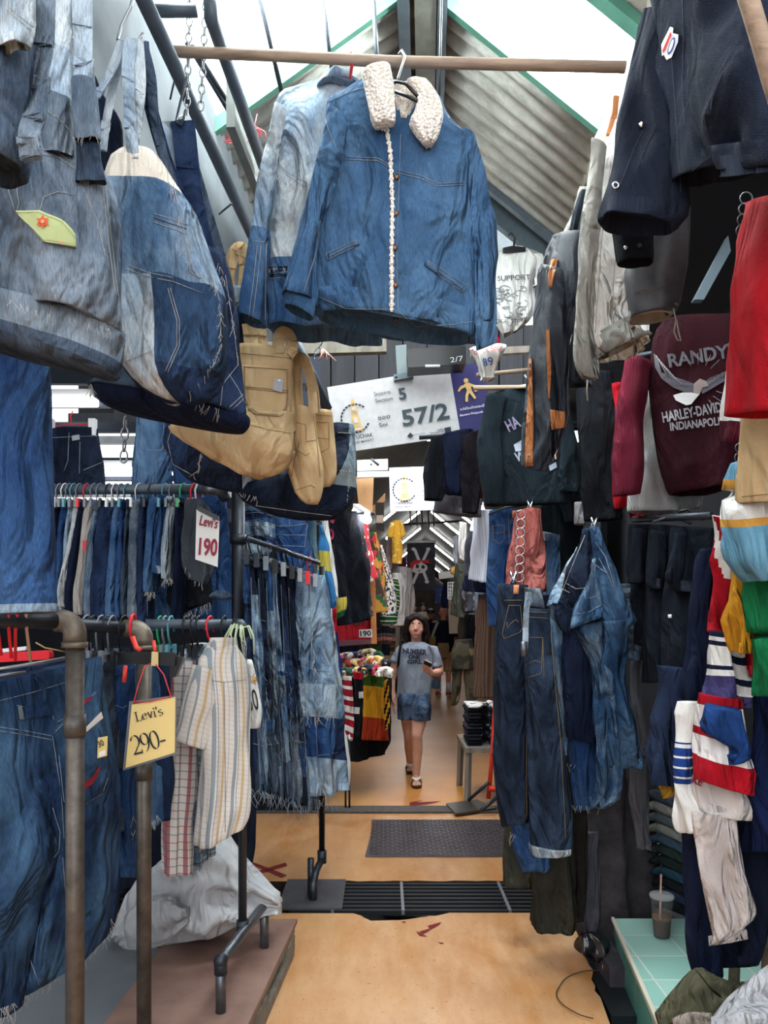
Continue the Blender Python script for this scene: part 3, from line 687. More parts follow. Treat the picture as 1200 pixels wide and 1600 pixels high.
seam([b], [[(352, 430), (366, 520), (372, 570), (348, 600), (344, 640)], [(358, 585), (374, 610), (382, 630)], [(346, 648), (380, 616)], [(350, 652), (384, 620)]], THREAD, b, .0013)
fringe('frayed_edge', [(340, 405), (358, 470), (372, 560)], 1.9, 60, .02, THREAD, T, 11); fringe('frayed_edge', [(142, 600), (150, 625)], 1.88, 40, .03, THREAD, T, 12); fringe('frayed_edge', [(310, 628), (345, 640)], 1.86, 26, .03, THREAD, T, 13)
tag(pipe('wire_hook', [P(292, 120, 2.02), P(282, 160, 2.02), P(275, 192, 2.0), P(284, 196, 1.98), P(290, 172, 1.98)], .0035, STEELD), 'dark wire hook above the wide flat-based denim tote', 'hook')
# fourth and fifth dark bags lower down
T = thing('denim_tote_bag', 'dark blue patchwork denim bag with a pale end, under the large tan tote', 'bag', 'patchwork denim tote bags on the left wall')
b = tube('bag_body', [(258, 700, 268, 662, .0), (290, 745, 300, 662), (350, 762, 360, 665), (400, 768, 410, 680), (424, 752, 432, 690)], 2.72, [DN_DARK, DN_INK, DN_GREY], T, .12, (3, .008), .008, slots=lambda u, v, f: 0 if v < .3 else (1 if v < .75 else 2), closed=True, ex=2.6)
seam([b], [[(268, 670), (262, 690), (270, 725), (300, 742)], [(313, 710), (310, 735), (296, 745)], [(385, 745), (396, 715)], [(390, 748), (402, 718)]], THREAD, b, .0014); fringe('frayed_edge', [(314, 708), (311, 735), (300, 744)], 2.12, 30, .015, THREAD, T, 14)
T = thing('denim_tote_bag', 'dark denim bag with a pale ribbed side, lowest behind the tan totes', 'bag', 'patchwork denim tote bags on the left wall')
b = tube('bag_body', [(522, 662, 553, 664), (505, 700, 557, 705), (440, 735, 558, 745), (375, 760, 556, 765), (380, 785, 545, 790), (430, 806, 520, 812)], 2.75, [DN_INK, denim('#5d7486', '#9bb0bb', 5)], T, (.03, .08, .12, .14, .14, .08), (3, .008), .01, slots=lambda u, v, f: 1 if u > .62 and v < .7 else 0, closed=True, n=56)
fringe('frayed_edge', [(545, 665), (547, 720), (542, 785)], 2.62, 60, .015, THREAD, T, 15); fringe('frayed_edge', [(374, 770), (400, 776), (402, 786)], 2.6, 20, .02, THREAD, T, 16)
seam([b], [[(528, 676), (556, 678)], [(530, 735), (556, 738)], [(400, 790), (470, 800), (520, 806)]], THREAD, b, .0012)
# tan canvas totes
T = thing('canvas_tote_bag', 'large tan canvas tote bag with a rounded patch pocket and grey tag', 'bag', 'tan canvas tote bags')
b = tube('bag_body', [(377, 538, 457, 547), (374, 560, 458, 566), (373, 610, 460, 610), (376, 645, 462, 650), (388, 672, 462, 676)], 2.42, TAN, T, (.02, .04, .06, .07, .07), (2, .005), .006, hem=0)
lo = tube('bag_bottom', [(360, 640, 463, 648), (278, 662, 464, 672), (276, 680, 463, 692), (318, 708, 456, 716), (362, 732, 440, 736), (384, 743, 422, 745)], 2.36, TAN, T, (.05, .10, .12, .12, .09, .05), (3, .014), .016, n=56, closed=True)
strap('strap', [(389, 505, .03), (391, 520, .02), (393, 545, -.02)], 2.42, .045, TAN, T); strap('strap', [(406, 505, .03), (409, 520, .02), (411, 548, -.02)], 2.42, .03, TAN, T); strap('strap', [(434, 552, -.03), (436, 528), (444, 520, .01), (454, 530), (456, 550, -.02)], 2.42, .04, TAN, T)
pk = patch('patch_pocket', [b, lo], [(379, 570, 450, 575), (380, 600, 451, 600), (382, 625, 451, 630), (388, 640, 446, 645), (400, 648, 436, 651)], TAN, T, .004, th=.006)
seam([pk], [[(381, 573), (449, 578)], [(382, 576), (383, 622), (390, 638), (404, 646), (434, 648), (446, 638), (449, 620), (448, 580)], [(382, 604), (450, 611)], [(384, 607), (450, 614)]], GOLDST, pk, .0012)
shapes('grey_tag', [pk], [[(429, 591), (443, 594), (440, 614), (426, 610)]], plain('#9a9ca1', .5), T, .006); shapes('tag_hole', [pk], [[(434, 594), (438, 595), (438, 597), (434, 596)]], plain('#e8e8e8', .5), T, .008)
seam([b, lo], [[(377, 552), (456, 560)], [(418, 648), (424, 660), (430, 668)], [(384, 662), (420, 672), (460, 678)]], GOLDST, b, .0012)
T = thing('canvas_tote_bag', 'narrow tan canvas tote pointing down at the front of the smaller pair', 'bag', 'tan canvas tote bags')
b = tube('bag_body', [(460, 632, 492, 640), (450, 680, 498, 690), (445, 715, 503, 728), (452, 745, 504, 752), (462, 770, 500, 775), (480, 786, 494, 788)], 2.5, TAN, T, (.02, .05, .06, .06, .05, .02), (2, .006), .008, closed=True)
strap('strap', [(462, 640, -.02), (459, 600), (461, 570), (468, 557), (478, 566), (486, 600), (490, 645, -.02)], 2.5, .03, TAN, T); strap('strap', [(468, 640, .02), (466, 600, .02), (468, 562, .02), (480, 570, .02), (492, 610, .02), (494, 645, .02)], 2.5, .026, TAN, T)
seam([b], [[(462, 660), (478, 664), (478, 690), (494, 688)], [(458, 700), (478, 712), (484, 708)], [(468, 690), (460, 720), (456, 745)], [(490, 650), (496, 700), (500, 745)], [(462, 766), (486, 758), (492, 762)]], GOLDST, b, .0012)
T = thing('canvas_tote_bag', 'small tan canvas tote behind the narrow pointed tan tote', 'bag', 'tan canvas tote bags')
b = tube('bag_body', [(492, 640, 520, 642), (490, 690, 525, 695), (492, 740, 524, 745), (496, 762, 515, 760)], 2.6, TAN, T, (.02, .04, .05, .03), (2, .005), .006, closed=True)
seam([b], [[(494, 660), (514, 660), (514, 700), (500, 708)], [(494, 684), (514, 686)], [(494, 648), (518, 650)]], GOLDST, b, .0012)
# bag of which only the tan strap and a pale frayed flap show
T = thing('denim_tote_bag', 'dark denim bag with a tan strap and a white frayed flap beside the jackets', 'bag', 'patchwork denim tote bags on the left wall')
tube('bag_body', [(356, 455, 386, 452), (360, 520, 390, 520), (366, 590, 384, 590)], 2.55, DN_INK, T, .05, (2, .004), .004, closed=True)
strap('strap', [(357, 470), (358, 425), (366, 396), (376, 386), (383, 400), (381, 450)], 2.5, .04, TAN, T)
f = tube('pale_flap', [(360, 448, 388, 450), (358, 460, 390, 462), (366, 474, 384, 474)], 2.45, DN_PALE, T, .02, (2, .003), .003, hem=.01)
fringe('frayed_edge', [(358, 462), (372, 474), (390, 464)], 2.43, 40, .02, THREAD, T, 17)
# chains, rods and pipes under the left roof
chain('hanging_chain', P(297, -10, 2.3), P(292, 178, 2.3), WIRE, 'left strand of the two steel chains hanging at the roof pipes'); chain('hanging_chain', P(322, -10, 2.28), P(314, 172, 2.28), WIRE, 'right strand of the two steel chains hanging at the roof pipes')
chain('hanging_chain', P(196, 652, 3.0), P(193, 722, 3.0), WIRE, 'short steel chain hanging over the long rail of folded jeans', ll=.05, r=.004, w=.014)
chain('hanging_chain', P(503, 535, 3.0), P(490, 560, 3.0), WIRE, 'short chain at the wooden board under the light denim jacket', ll=.03)
tag(pipe('roof_pipe', [AX(-.733, 1.6, 3.15), AX(-.733, 4.4, 3.15)], .021, PAINTPIPE, n=14), 'long grey steel pipe running along the left wall above the bags', 'pipe')
tag(pipe('roof_pipe', [P(327, -20, 2.2), P(330, 30, 2.2), P(412, 262, 2.9)], .02, PAINTPIPE, n=14), 'grey steel pipe rising in front of the white roof light', 'pipe')
tag(pipe('roof_pipe', [P(238, 17, 2.25), P(308, 17, 2.25)], .017, PAINTPIPE, n=12), 'short level grey pipe joining two roof pipes at the chains', 'pipe')
m = MB(); m.pipe([P(300, 70, 2.6), P(392, 215, 2.9)], .008); m.pipe([P(292, 66, 2.6), P(388, 225, 2.9)], .008); m.pipe([P(388, 190, 2.85), P(408, 262, 3.0)], .012); tag(m.build('cable_bundle', STEELD), 'bundle of dark cables tied with red string beside the roof pipes', 'cable')
for i, (a, b, l) in enumerate([((404, -10, 2.7), (442, 152, 2.9), 'thin dark steel rod left of the denim jackets against the roof light'), ((503, -10, 2.9), (520, 118, 3.0), 'thin dark steel rod above the light denim jacket'), ((583, -10, 3.0), (590, 108, 3.0), 'thin dark steel rod above the sherpa collar'), ((690, -10, 2.5), (686, 160, 2.5), 'thin black wire rod right of the sherpa collar')]):
    tag(pipe('hanging_rod', [P(*a), P(*b)], .009 if i < 3 else .004, STEELD), l, 'rod')
m = MB(); rr = random.Random(3)
for i in range(5):
    c = P(375 + i * 2, 212, 2.8); m.pipe([c + Vector((.06 * math.cos(a), .03 * math.sin(a), .018 * math.sin(a + i) + .01 * i - .02)) for a in [k * 6.28 / 16 for k in range(16)]], .0016, 0, 5, True)
m.pipe([P(385, 210, 2.78), P(398, 196, 2.78), P(402, 178, 2.78)], .0016, 0, 5); m.pipe([P(385, 210, 2.78), P(404, 200, 2.78), P(414, 206, 2.78), P(416, 216, 2.78)], .0016, 0, 5)
tag(m.build('red_string', plain('#d0545c', .6)), 'red plastic string knotted round the roof pipe and cables', 'string')
for i, (a, b) in enumerate([((266, 155), (272, 128)), ((286, 180), (276, 186)), ((342, 335), (362, 318)), ((390, 385), (372, 395))]):
    tag(pipe('wire_peg', [P(a[0], a[1], 2.45 + i * .1), P(b[0], b[1], 2.4 + i * .1)], .003, STEELD), ['short dark peg beside the upper roof pipe', 'small dark peg under the chains', 'wire peg sticking out of the wall under the roof pipe', 'wire peg at the tan strap beside the jackets'][i], 'peg')
# wooden board with pink ribbon below the light jacket
tag(plate('wooden_board', [(345, 536), (604, 529), (604, 549), (345, 556)], 3.3, .04, GREYWOOD), 'weathered wooden board lying level under the light denim jacket', 'board')
m = MB()
for i in range(6): m.pipe([P(505, 545, 3.26), P(498 + i * 4, 552 + (i % 3) * 3, 3.25), P(490 + i * 7, 556 + (i % 2) * 8, 3.25)], .0025, 0, 5)
tag(m.build('pink_ribbon', plain('#c9908a', .7)), 'torn pink ribbon tied to the wooden board', 'ribbon')
tag(pipe('bag_rail', [P(325, 438, 3.1), P(455, 520, 3.0), P(475, 560, 3.0), P(512, 640, 3.1)], .02, PAINTPIPE), 'dark bent steel pipe behind the tan totes beside the white sign', 'pipe')
# ================================================================== LEFT: racks
def hook(x, y, d, mat, label, group, drop=36, bar=.10, lean=0, name='hanger', r=.0028, w=7):
    h = thing(name, label, 'hanger', group)
    u = 1.2 * .021 * F / d + 2; pipe('hook', [P(x + w, y + 12, d + .03), P(x + w * .9, y - 2, d + .032), P(x + w * .5, y - u * .8, d + .02), P(x + w * .2, y - u, d), P(x - w * .4, y - u * .85, d - .022), P(x - w, y, d - .036), P(x - w * .8 + lean * .3, y + 18, d - .02), P(x + lean, y + drop, d)], r, mat, h, 8)
    if bar:
        m = MB(); q = P(x + lean, y + drop, d); m.bar(q - YA * bar, q + YA * bar, .008, .010)
        for s in (-1, 1): m.box(q + YA * bar * s - ZA * .012, (.006, .010, .022))
        m.build('clip_bar', mat, h, False)
    return h
# big blue denim leg at the far left
T = thing('denim_jeans', 'huge wide blue denim trouser leg hanging at the left edge below the bags', 'jeans')
b = tube('leg', [(-90, 480, 74, 480), (-90, 600, 75, 600), (-90, 750, 79, 750), (-90, 880, 86, 880), (-90, 962, 90, 955)], 1.62, [DN_BLUE, DN_WASH], T, .07, (3, .006), .005, n=56, slots=lambda u, v, f: 0 if v < .965 else 1)
# rail with many folded jeans
T = thing('clothes_rail', 'long grey steel rail carrying the row of folded jeans and shorts', 'rail')
pipe('bar', [P(60, 765, 3.9), P(330, 764, 3.9)], .026, PAINTPIPE, T, 12); pipe('elbow', [P(318, 764, 3.9), P(338, 764, 3.9), P(347, 768, 3.92), P(350, 776, 4.0)], .031, STEEL, T, 12)
STR = [(83, 784, 94, 950, 26, DN_INK, 'black-blue'), (108, 788, 98, 955, 14, DN_BLUE, 'mid blue'), (117, 788, 105, 952, 9, DN_LIGHT, 'pale blue'), (126, 786, 106, 946, 12, denim('#b9c0c6', '#e6e7e6'), 'off-white'), (134, 788, 118, 953, 13, NAVY, 'navy'), (146, 786, 131, 958, 17, cloth('#b9b2ab', '#a09a95'), 'beige-grey'), (157, 790, 147, 962, 11, DN_WASH, 'washed blue'), (172, 788, 164, 968, 30, DN_DARK, 'broad dark blue'), (190, 786, 181, 966, 15, DN_MID, 'bright blue'), (198, 788, 192, 962, 10, DN_BLUE, 'deep blue'), (207, 788, 203, 960, 9, DN_SLATE, 'slate'), (218, 786, 216, 966, 17, DN_GREY, 'grey-blue'), (230, 786, 229, 974, 13, DN_DARK, 'dark blue'), (244, 782, 237, 925, 17, DN_MID, 'blue frayed'), (258, 782, 251, 895, 13, DN_BLUE, 'blue creased'), (270, 784, 265, 904, 14, DN_PALE, 'bleached'), (284, 786, 281, 985, 14, NAVY, 'long navy')]
GR = 'folded jeans on the long left rail'
rs = random.Random(11)
for i, (x0, y0, x1, y1, w, mt, cn) in enumerate(STR):
    T = thing('folded_jeans', '%s folded jeans, %s from the left on the long rail' % (cn, ORD[i]), 'jeans', GR)
    xm = (x0 * .55 + x1 * .45) + rs.uniform(-2, 2); w2 = w * 1.12
    b = tube('legs', [(x0 - w * .3, y0, x0 + w * .3, y0), (x0 - w * .5, y0 + 22, x0 + w * .5, y0 + 24), (xm - w2 / 2, (y0 + y1) / 2, xm + w2 / 2, (y0 + y1) / 2), (x1 - w2 / 2, y1 - 24, x1 + w2 / 2, y1 - 24), (x1 - w2 / 2, y1, x1 + w2 / 2, y1 + 3)], 3.9, mt, T, (.07, .11, .13, .13, .12), (3, .004), .006, n=26, ex=2.6, seed=i, deep=True)
    tube('waistband', [(x0 - w * .42, y0 - 5, x0 + w * .42, y0 - 5), (x0 - w * .46, y0 + 9, x0 + w * .46, y0 + 10)], 3.89, mt, T, .1, (2, .002), .003, n=18, hem=.01)
    if i in (6, 8, 10, 12, 14): seam([b], [[(x0 + 2, y0 + 22), (xm + 2, (y0 + y1) / 2), (x1 + 1, y1 - 12)]], STITCH, b, .002)
    if i in (13, 15): fringe('frayed_hem', [(x1 - w / 2, y1), (x1 + w / 2, y1)], 3.76, 40, .04, THREAD, T, 20 + i, .0018)
    if i == 5: tag(plate('red_tag', [(129, 845), (135, 844), (134, 859), (129, 860)], 3.72, .004, plain('#c01a35', .5), T))
    if i == 14: patch('frayed_cuff', [b], [(244, 884, 256, 884), (246, 896, 254, 896)], DN_PALE, T)
cols = [PLASTIC_GREY, WIRE, PLASTIC_WHITE, PLASTIC_GREY, PLASTIC_TEAL, PLASTIC_GREY, PLASTIC_RED, PLASTIC_GREY, PLASTIC_GREY, PLASTIC_BLACK, PLASTIC_WHITE, PLASTIC_GREY, PLASTIC_TEAL, PLASTIC_WHITE, PLASTIC_BLACK, PLASTIC_TEAL, PLASTIC_GREY, PLASTIC_GREEN, PLASTIC_RED, PLASTIC_WHITE]
cn = {id(PLASTIC_GREY): 'grey', id(WIRE): 'wire', id(PLASTIC_WHITE): 'white', id(PLASTIC_TEAL): 'teal', id(PLASTIC_RED): 'red', id(PLASTIC_BLACK): 'black', id(PLASTIC_GREEN): 'green'}
for i, (x, mt) in enumerate(zip([83, 93, 101, 108, 115, 124, 136, 147, 156, 170, 180, 189, 199, 217, 237, 259, 270, 287, 304, 311], cols)):
    hook(x, 765, 3.9, mt, '%s clip hanger, %s from the left on the long rail of folded jeans' % (cn[id(mt)], ORD[i]), 'clip hangers on the long left rail', 22, .12, 0, w=6, r=.005 if i in (17, 18, 19) else .0032)
T = thing('folded_shorts', 'grey denim shorts with a torn hem at the right end of the long rail', 'shorts')
b = tube('body', [(292, 782, 312, 780), (288, 800, 330, 802), (287, 860, 332, 865), (292, 888, 334, 890), (302, 906, 322, 912)], 3.75, cloth('#4c5259', '#33383f'), T, .05, (3, .01), .012); fringe('frayed_hem', [(290, 886), (305, 908), (322, 912)], 3.7, 20, .03, THREAD, T, 41, .0015)
T = thing('folded_shorts', 'black denim shorts with a frayed hem under the grey shorts', 'shorts')
tube('body', [(262, 850, 328, 880), (258, 905, 330, 905), (258, 940, 328, 945), (275, 958, 326, 940)], 3.95, BLACK, T, .06, (3, .01), .01); fringe('frayed_hem', [(273, 950), (290, 958), (330, 940)], 3.86, 60, .05, THREAD, T, 42, .0018)
T = thing('price_sign', 'white price sign reading 190 in red hanging on the grey shorts', 'sign')
p = plate('card', [(307, 796), (343, 812), (340, 886), (305, 874)], 3.68, .003, plain('#d9d6d2', .5), T)
text('lettering', p, "Levi's", 311, 820, 339, 826, 15, plain('#8d1f38', .7), T, .02); text('price', p, "190", 310, 866, 339, 868, 25, plain('#8d1f38', .7), T, .03)
plate('clip', [(310, 790), (341, 806), (342, 814), (309, 798)], 3.66, .02, PLASTIC_BLACK, T)
# things behind the rail
T = thing('denim_jeans', 'dark navy jeans clipped to a red hanger in front of the bright slats', 'jeans')
b = tube('hips', [(76, 672, 152, 670), (74, 690, 154, 688), (70, 730, 160, 728), (70, 770, 164, 770)], 4.6, DN_INK, T, .08, (3, .008), .008)
seam([b], [[(76, 684), (152, 681)], [(108, 676), (106, 720), (100, 736)], [(125, 690), (124, 740)], [(130, 735), (160, 722)]], STITCH, b, .002); patch('belt_tab', [b], [(112, 681, 124, 679), (113, 689, 125, 687)], plain('#8c8f95', .5), T)
h = thing('hanger', 'thin red wire hanger holding the navy jeans before the bright slats', 'hanger'); pipe('bar', [P(78, 668, 4.6), P(110, 662, 4.6), P(150, 664, 4.6)], .004, PLASTIC_RED, h); pipe('hook', [P(112, 662, 4.6), P(110, 650, 4.6), P(114, 642, 4.6)], .004, PLASTIC_RED, h); m = MB()
for x in (79, 145): m.box(P(x, 668, 4.58), (.02, .02, .05))
m.build('clips', PLASTIC_WHITE, h, False)
T = thing('denim_jeans', 'long bright blue denim overalls hanging behind the right end of the long rail', 'overalls')
b = tube('leg', [(212, 640, 262, 640), (206, 760, 268, 760), (206, 900, 270, 900), (204, 985, 272, 985)], 4.4, DN_MID, T, .08, (3, .012), .008); tube('leg', [(262, 640, 350, 640), (272, 760, 352, 760), (280, 900, 360, 900), (284, 985, 362, 985)], 4.45, DN_BLUE, T, .08, (3, .012), .008)
seam([b], [[(222, 660), (222, 702), (254, 704), (256, 664)], [(240, 710), (238, 800)]], STITCH, b, .003)
T = thing('steel_post', 'dark upright steel post behind the striped shirts holding the left rails', 'post')
pipe('post', [P(372, 700, 4.1), P(372, 1150, 4.1)], .035, STEELD, T, 14); pipe('collar', [P(372, 835, 4.1), P(372, 850, 4.1)], .045, STEELD, T, 14)
T = thing('denim_scrap', 'grey piece of denim hanging on the dark post bracket by the long rail', 'cloth'); tube('body', [(330, 930, 331, 936), (340, 922, 340, 938), (356, 924, 358, 937), (361, 930, 361, 934)], 3.7, DN_SLATE, T, .06, (2, .003), .004, closed=True)
# fluorescent tube behind
T = thing('fluorescent_lamp', 'glowing fluorescent tube behind the huge denim leg', 'lamp'); pipe('tube', [P(72, 629, 5.95), P(152, 629, 5.95)], .035, emit('#ffffff', 6), T); m = MB(); m.box(P(112, 616, 5.99), (.24, .04, .03)); m.build('fitting', PLASTIC_WHITE, T, False)
T = thing('fluorescent_lamp', 'glowing fluorescent tube between the navy jeans and the blue overalls', 'lamp'); pipe('tube', [P(150, 737, 5.95), P(212, 737, 5.95)], .035, emit('#ffffff', 6), T); m = MB(); m.box(P(181, 727, 5.99), (.2, .04, .03)); m.build('fitting', PLASTIC_WHITE, T, False)
# ------- front pipe racks
def rack(label, x, d, rail, rp, zbot, mat, em):
    T = thing('pipe_rack', label, 'clothes rack')
    c = P(x, rail, d); pipe('rail', [rp, P(x - 24, rail, d)], .021, mat[0], T, 16)
    pts = [P(x - 30, rail, d)] + [c + Vector((-.035 + .035 * math.sin(a), 0, -.035 + .035 * math.cos(a))) for a in [k * math.pi / 12 for k in range(7)]] + [c + Vector((0, 0, -.055))]
    pipe('elbow', pts, .0295, em, T, 18)
    m = MB(); m.pipe([c + Vector((0, 0, -.055)), c + Vector((0, 0, -.07))], .033, 0, 18); m.build('elbow_collar', em, T)
    pipe('upright', [c + Vector((0, 0, -.06)), Vector((c.x, c.y, zbot))], .0235, mat[1], T, 18)
    return T, c
T, c = rack('front rusty pipe clothes rack with the frayed jeans, at the left edge', 117, 2.0, 970, P(-60, 966, 1.72), .163, (STEELD, PIPE), ELBOW)
pipe('coupling', [P(117, 1116, 2.0), P(117, 1150, 2.0)], .028, plain('#59544f', .5, .5, .5, .3, 30), T, 18)
T, c = rack('second pipe clothes rack behind the yellow price card', 225, 2.5, 982, P(60, 972, 2.3), .163, (STEELD, PIPE), ELBOW)
pipe('coupling', [P(225, 1190, 2.5), P(225, 1218, 2.5)], .028, plain('#59544f', .5, .5, .5, .3, 30), T, 18)
T = thing('pipe_rack', 'third clothes rack with the shirts, thin dark post on two short feet', 'clothes rack')
pipe('rail', [P(228, 975, 2.88), P(370, 975, 2.96)], .018, PAINTPIPE, T, 12); pipe('elbow', [P(364, 975, 2.96), P(375, 976, 2.96), P(379, 983, 2.96), P(379, 996, 2.96)], .023, STEELD, T, 12)
pipe('upright', [P(379, 985, 2.96), P(379, 1448, 2.96)], .0165, STEELD, T, 14)
q = P(379, 1450, 2.96); pipe('tee_joint', [q + ZA * .03, q - ZA * .01], .024, STEELD, T, 14)
A_, B_ = P(413, 1424, 3.2), P(345, 1502, 2.68); A_.z = B_.z = q.z
pipe('foot_bar', [A_ - ZA * .0, A_.lerp(B_, .5), B_], .019, STEEL, T, 14)
for e, o in ((A_, 1), (B_, -1)):
    pipe('foot', [e, Vector((e.x, e.y, .163))], .0185, STEEL, T, 14); m = MB(); m.sphere(e, .026); m.pipe([e + ZA * .01, e - ZA * .045], .0235, 0, 14); m.build('foot_elbow', STEELD, T)
m = MB(); rr = random.Random(8)
for i in range(16):
    a = rr.uniform(-1, 1); s = P(376, 982, 2.93); m.pipe([s, s + Vector((a * .04, -.01, .02 * rr.random())), s + Vector((a * .06, -.02, -.02 - .03 * rr.random())), s + Vector((a * .05 + .01, -.02, -.07 * rr.random() - .03))], .0024, 0, 4)
tag(m.build('green_ribbon', plain('#b9c6a4', .7)), 'pale green plastic ribbon tied to the top of the third rack post', 'ribbon')
# jeans on the first rack
T = thing('denim_jeans', 'dark blue jeans nearest on the front rack with a frayed white hem', 'jeans', 'jeans on the front racks')
DJ = denim('#173257', '#3c6a93', 3.2, .42, .72)
hp = tube('hips', [(-90, 1084, 154, 1026), (-90, 1120, 160, 1080), (-90, 1180, 172, 1150), (-90, 1250, 185, 1220), (-90, 1310, 184, 1285), (-80, 1345, 176, 1310)], (1.9, 2.32), DJ, T, (.05, .05, .055, .055, .045, .02), (3, .006), .006, n=64, hem=0)
l1 = tube('leg', [(-90, 1215, 94, 1215), (-90, 1300, 95, 1300), (-90, 1350, 86, 1350), (-90, 1400, 62, 1395), (-90, 1500, 44, 1480), (-80, 1602, 26, 1566)], (1.92, 2.12), DJ, T, (.03, .05, .055, .055, .055, .05), (2, .01), .012, n=48)
l2 = tube('leg', [(88, 1190, 182, 1190), (86, 1280, 184, 1280), (86, 1370, 180, 1340), (62, 1450, 180, 1385), (32, 1556, 178, 1432)], (2.1, 2.34), DJ, T, (.03, .05, .05, .045, .045), (2, .008), .01, n=48)
seam([hp, l1, l2], [[(-5, 1096), (50, 1082), (103, 1066)], [(0, 1136), (40, 1142), (82, 1150)], [(0, 1142), (40, 1148), (82, 1156)], [(82, 1150), (96, 1240), (100, 1310)], [(26, 1102), (80, 1112), (84, 1124)], [(82, 1262), (94, 1300), (92, 1330), (84, 1340)], [(90, 1128), (104, 1120)]], STITCH, hp, .0012); seam([l2], [[(98, 1340), (104, 1420), (106, 1470)], [(44, 1490), (62, 1540)]], STITCH, l2, .0012)
HP = [hp, l1, l2]; patch('belt_loop', HP, [(52, 1058, 58, 1057), (66, 1082, 72, 1080), (66, 1098, 72, 1097)], DJ, T, .006, 2, 6); patch('label_patch', HP, [(27, 1104, 34, 1104), (30, 1125, 38, 1124)], plain('#5a6168', .8), T); patch('pocket_flap', HP, [(36, 1104, 78, 1103), (36, 1124, 82, 1118)], DJ, T, .004)
pk = patch('back_pocket', HP, [(83, 1140, 148, 1078), (88, 1160, 160, 1110), (96, 1250, 170, 1215), (110, 1270, 165, 1235)], DJ, T, .004); seam([pk] + HP, [[(84, 1146), (130, 1098), (150, 1082)], [(92, 1180), (100, 1252), (130, 1262)], [(130, 1258), (160, 1240), (168, 1215)]], STITCH, pk, .0012)
shapes('red_embroidered_arc', [pk] + HP, [[(128, 1222), (140, 1216), (152, 1200), (156, 1196), (154, 1206), (144, 1224), (130, 1234)]], plain('#7d1626', .9), T, .006); shapes('red_tab', [pk] + HP, [[(130, 1094), (142, 1087), (143, 1092), (131, 1100)]], plain('#7d1626', .9), T, .006)
patch('white_leather_tab', HP, [(132, 1138, 157, 1112), (133, 1145, 160, 1122)], plain('#c9c0ba', .8), T, .005)
fringe('frayed_hem', [(34, 1556), (66, 1536), (105, 1498), (130, 1470), (150, 1455), (178, 1432)], 2.28, 130, .05, THREAD, T, 51, .0011); fringe('frayed_hem', [(-5, 1578), (25, 1566)], 2.0, 60, .045, THREAD, T, 52, .0011); fringe('loose_thread', [(212, 1250), (205, 1290)], 2.6, 6, .06, THREAD, T, 53, .001)
T = thing('denim_jeans', 'second pair of dark jeans on the front rack, mostly behind the first', 'jeans', 'jeans on the front racks')
hb = tube('hips', [(-60, 1064, 150, 1016), (-60, 1110, 162, 1060), (-40, 1250, 182, 1200), (60, 1450, 186, 1390), (110, 1500, 178, 1445)], (2.28, 2.62), DN_DARK, T, .03, (3, .006), .006); fringe('frayed_hem', [(128, 1492), (150, 1470), (176, 1448)], 2.4, 40, .04, THREAD, T, 54, .001)
hook(5, 962, 1.82, PLASTIC_RED, 'first red hanger hook from the left on the front rack', 'hangers on the front racks', 62, 0, -3, r=.004, w=10); hook(24, 962, 1.855, PLASTIC_RED, 'second red hanger hook from the left on the front rack', 'hangers on the front racks', 66, 0, -6, r=.004, w=11); hook(38, 962, 1.88, PLASTIC_RED, 'third red hanger hook from the left on the front rack', 'hangers on the front racks', 70, 0, -14, r=.004, w=12)
hook(52, 962, 1.905, plain('#a5826d', .4), 'tan hanger hook on the front rack beside the pipe elbow', 'hangers on the front racks', 72, 0, -4, r=.004, w=12)
T = thing('trouser_hanger', 'grey wire trouser bar of the tan hanger above the frayed jeans', 'hanger'); pipe('bar', [P(-20, 1048, 1.95), P(60, 1036, 2.05), P(104, 1028, 2.12)], .005, WIRE, T); pipe('bar', [P(-20, 1058, 1.93), P(40, 1050, 2.0)], .004, WIRE, T)
T = thing('red_clip_hangers', 'bright red plastic trouser hanger behind the front hooks', 'hanger'); plate('clamp', [(-20, 1022), (76, 1016), (78, 1030), (-20, 1036)], 2.2, .03, PLASTIC_RED, T, rnd=.01); plate('clamp', [(-20, 1016), (40, 1010), (40, 1016), (-20, 1022)], 2.24, .02, PLASTIC_WHITE, T)
tag(pipe('yellow_cord', [P(56, 1004, 1.95), P(70, 1012, 1.97), P(106, 1019, 2.02)], .0018, plain('#c9b077', .6)), 'thin yellow cord tied from the tan hanger to the pipe', 'cord')
T = thing('paper_tag', 'small yellow paper tag marked 30 hanging from the dark jeans', 'tag'); p = plate('card', [(153, 1153), (168, 1150), (167, 1181), (152, 1185)], 2.2, .002, plain('#dfc57d', .6), T); text('lettering', p, '30', 155, 1168, 164, 1164, 10, INK, T, .01); shapes('white_label', p, [[(155, 1175), (165, 1171), (165, 1179), (155, 1183)]], plain('#e8e3dc', .6), T)
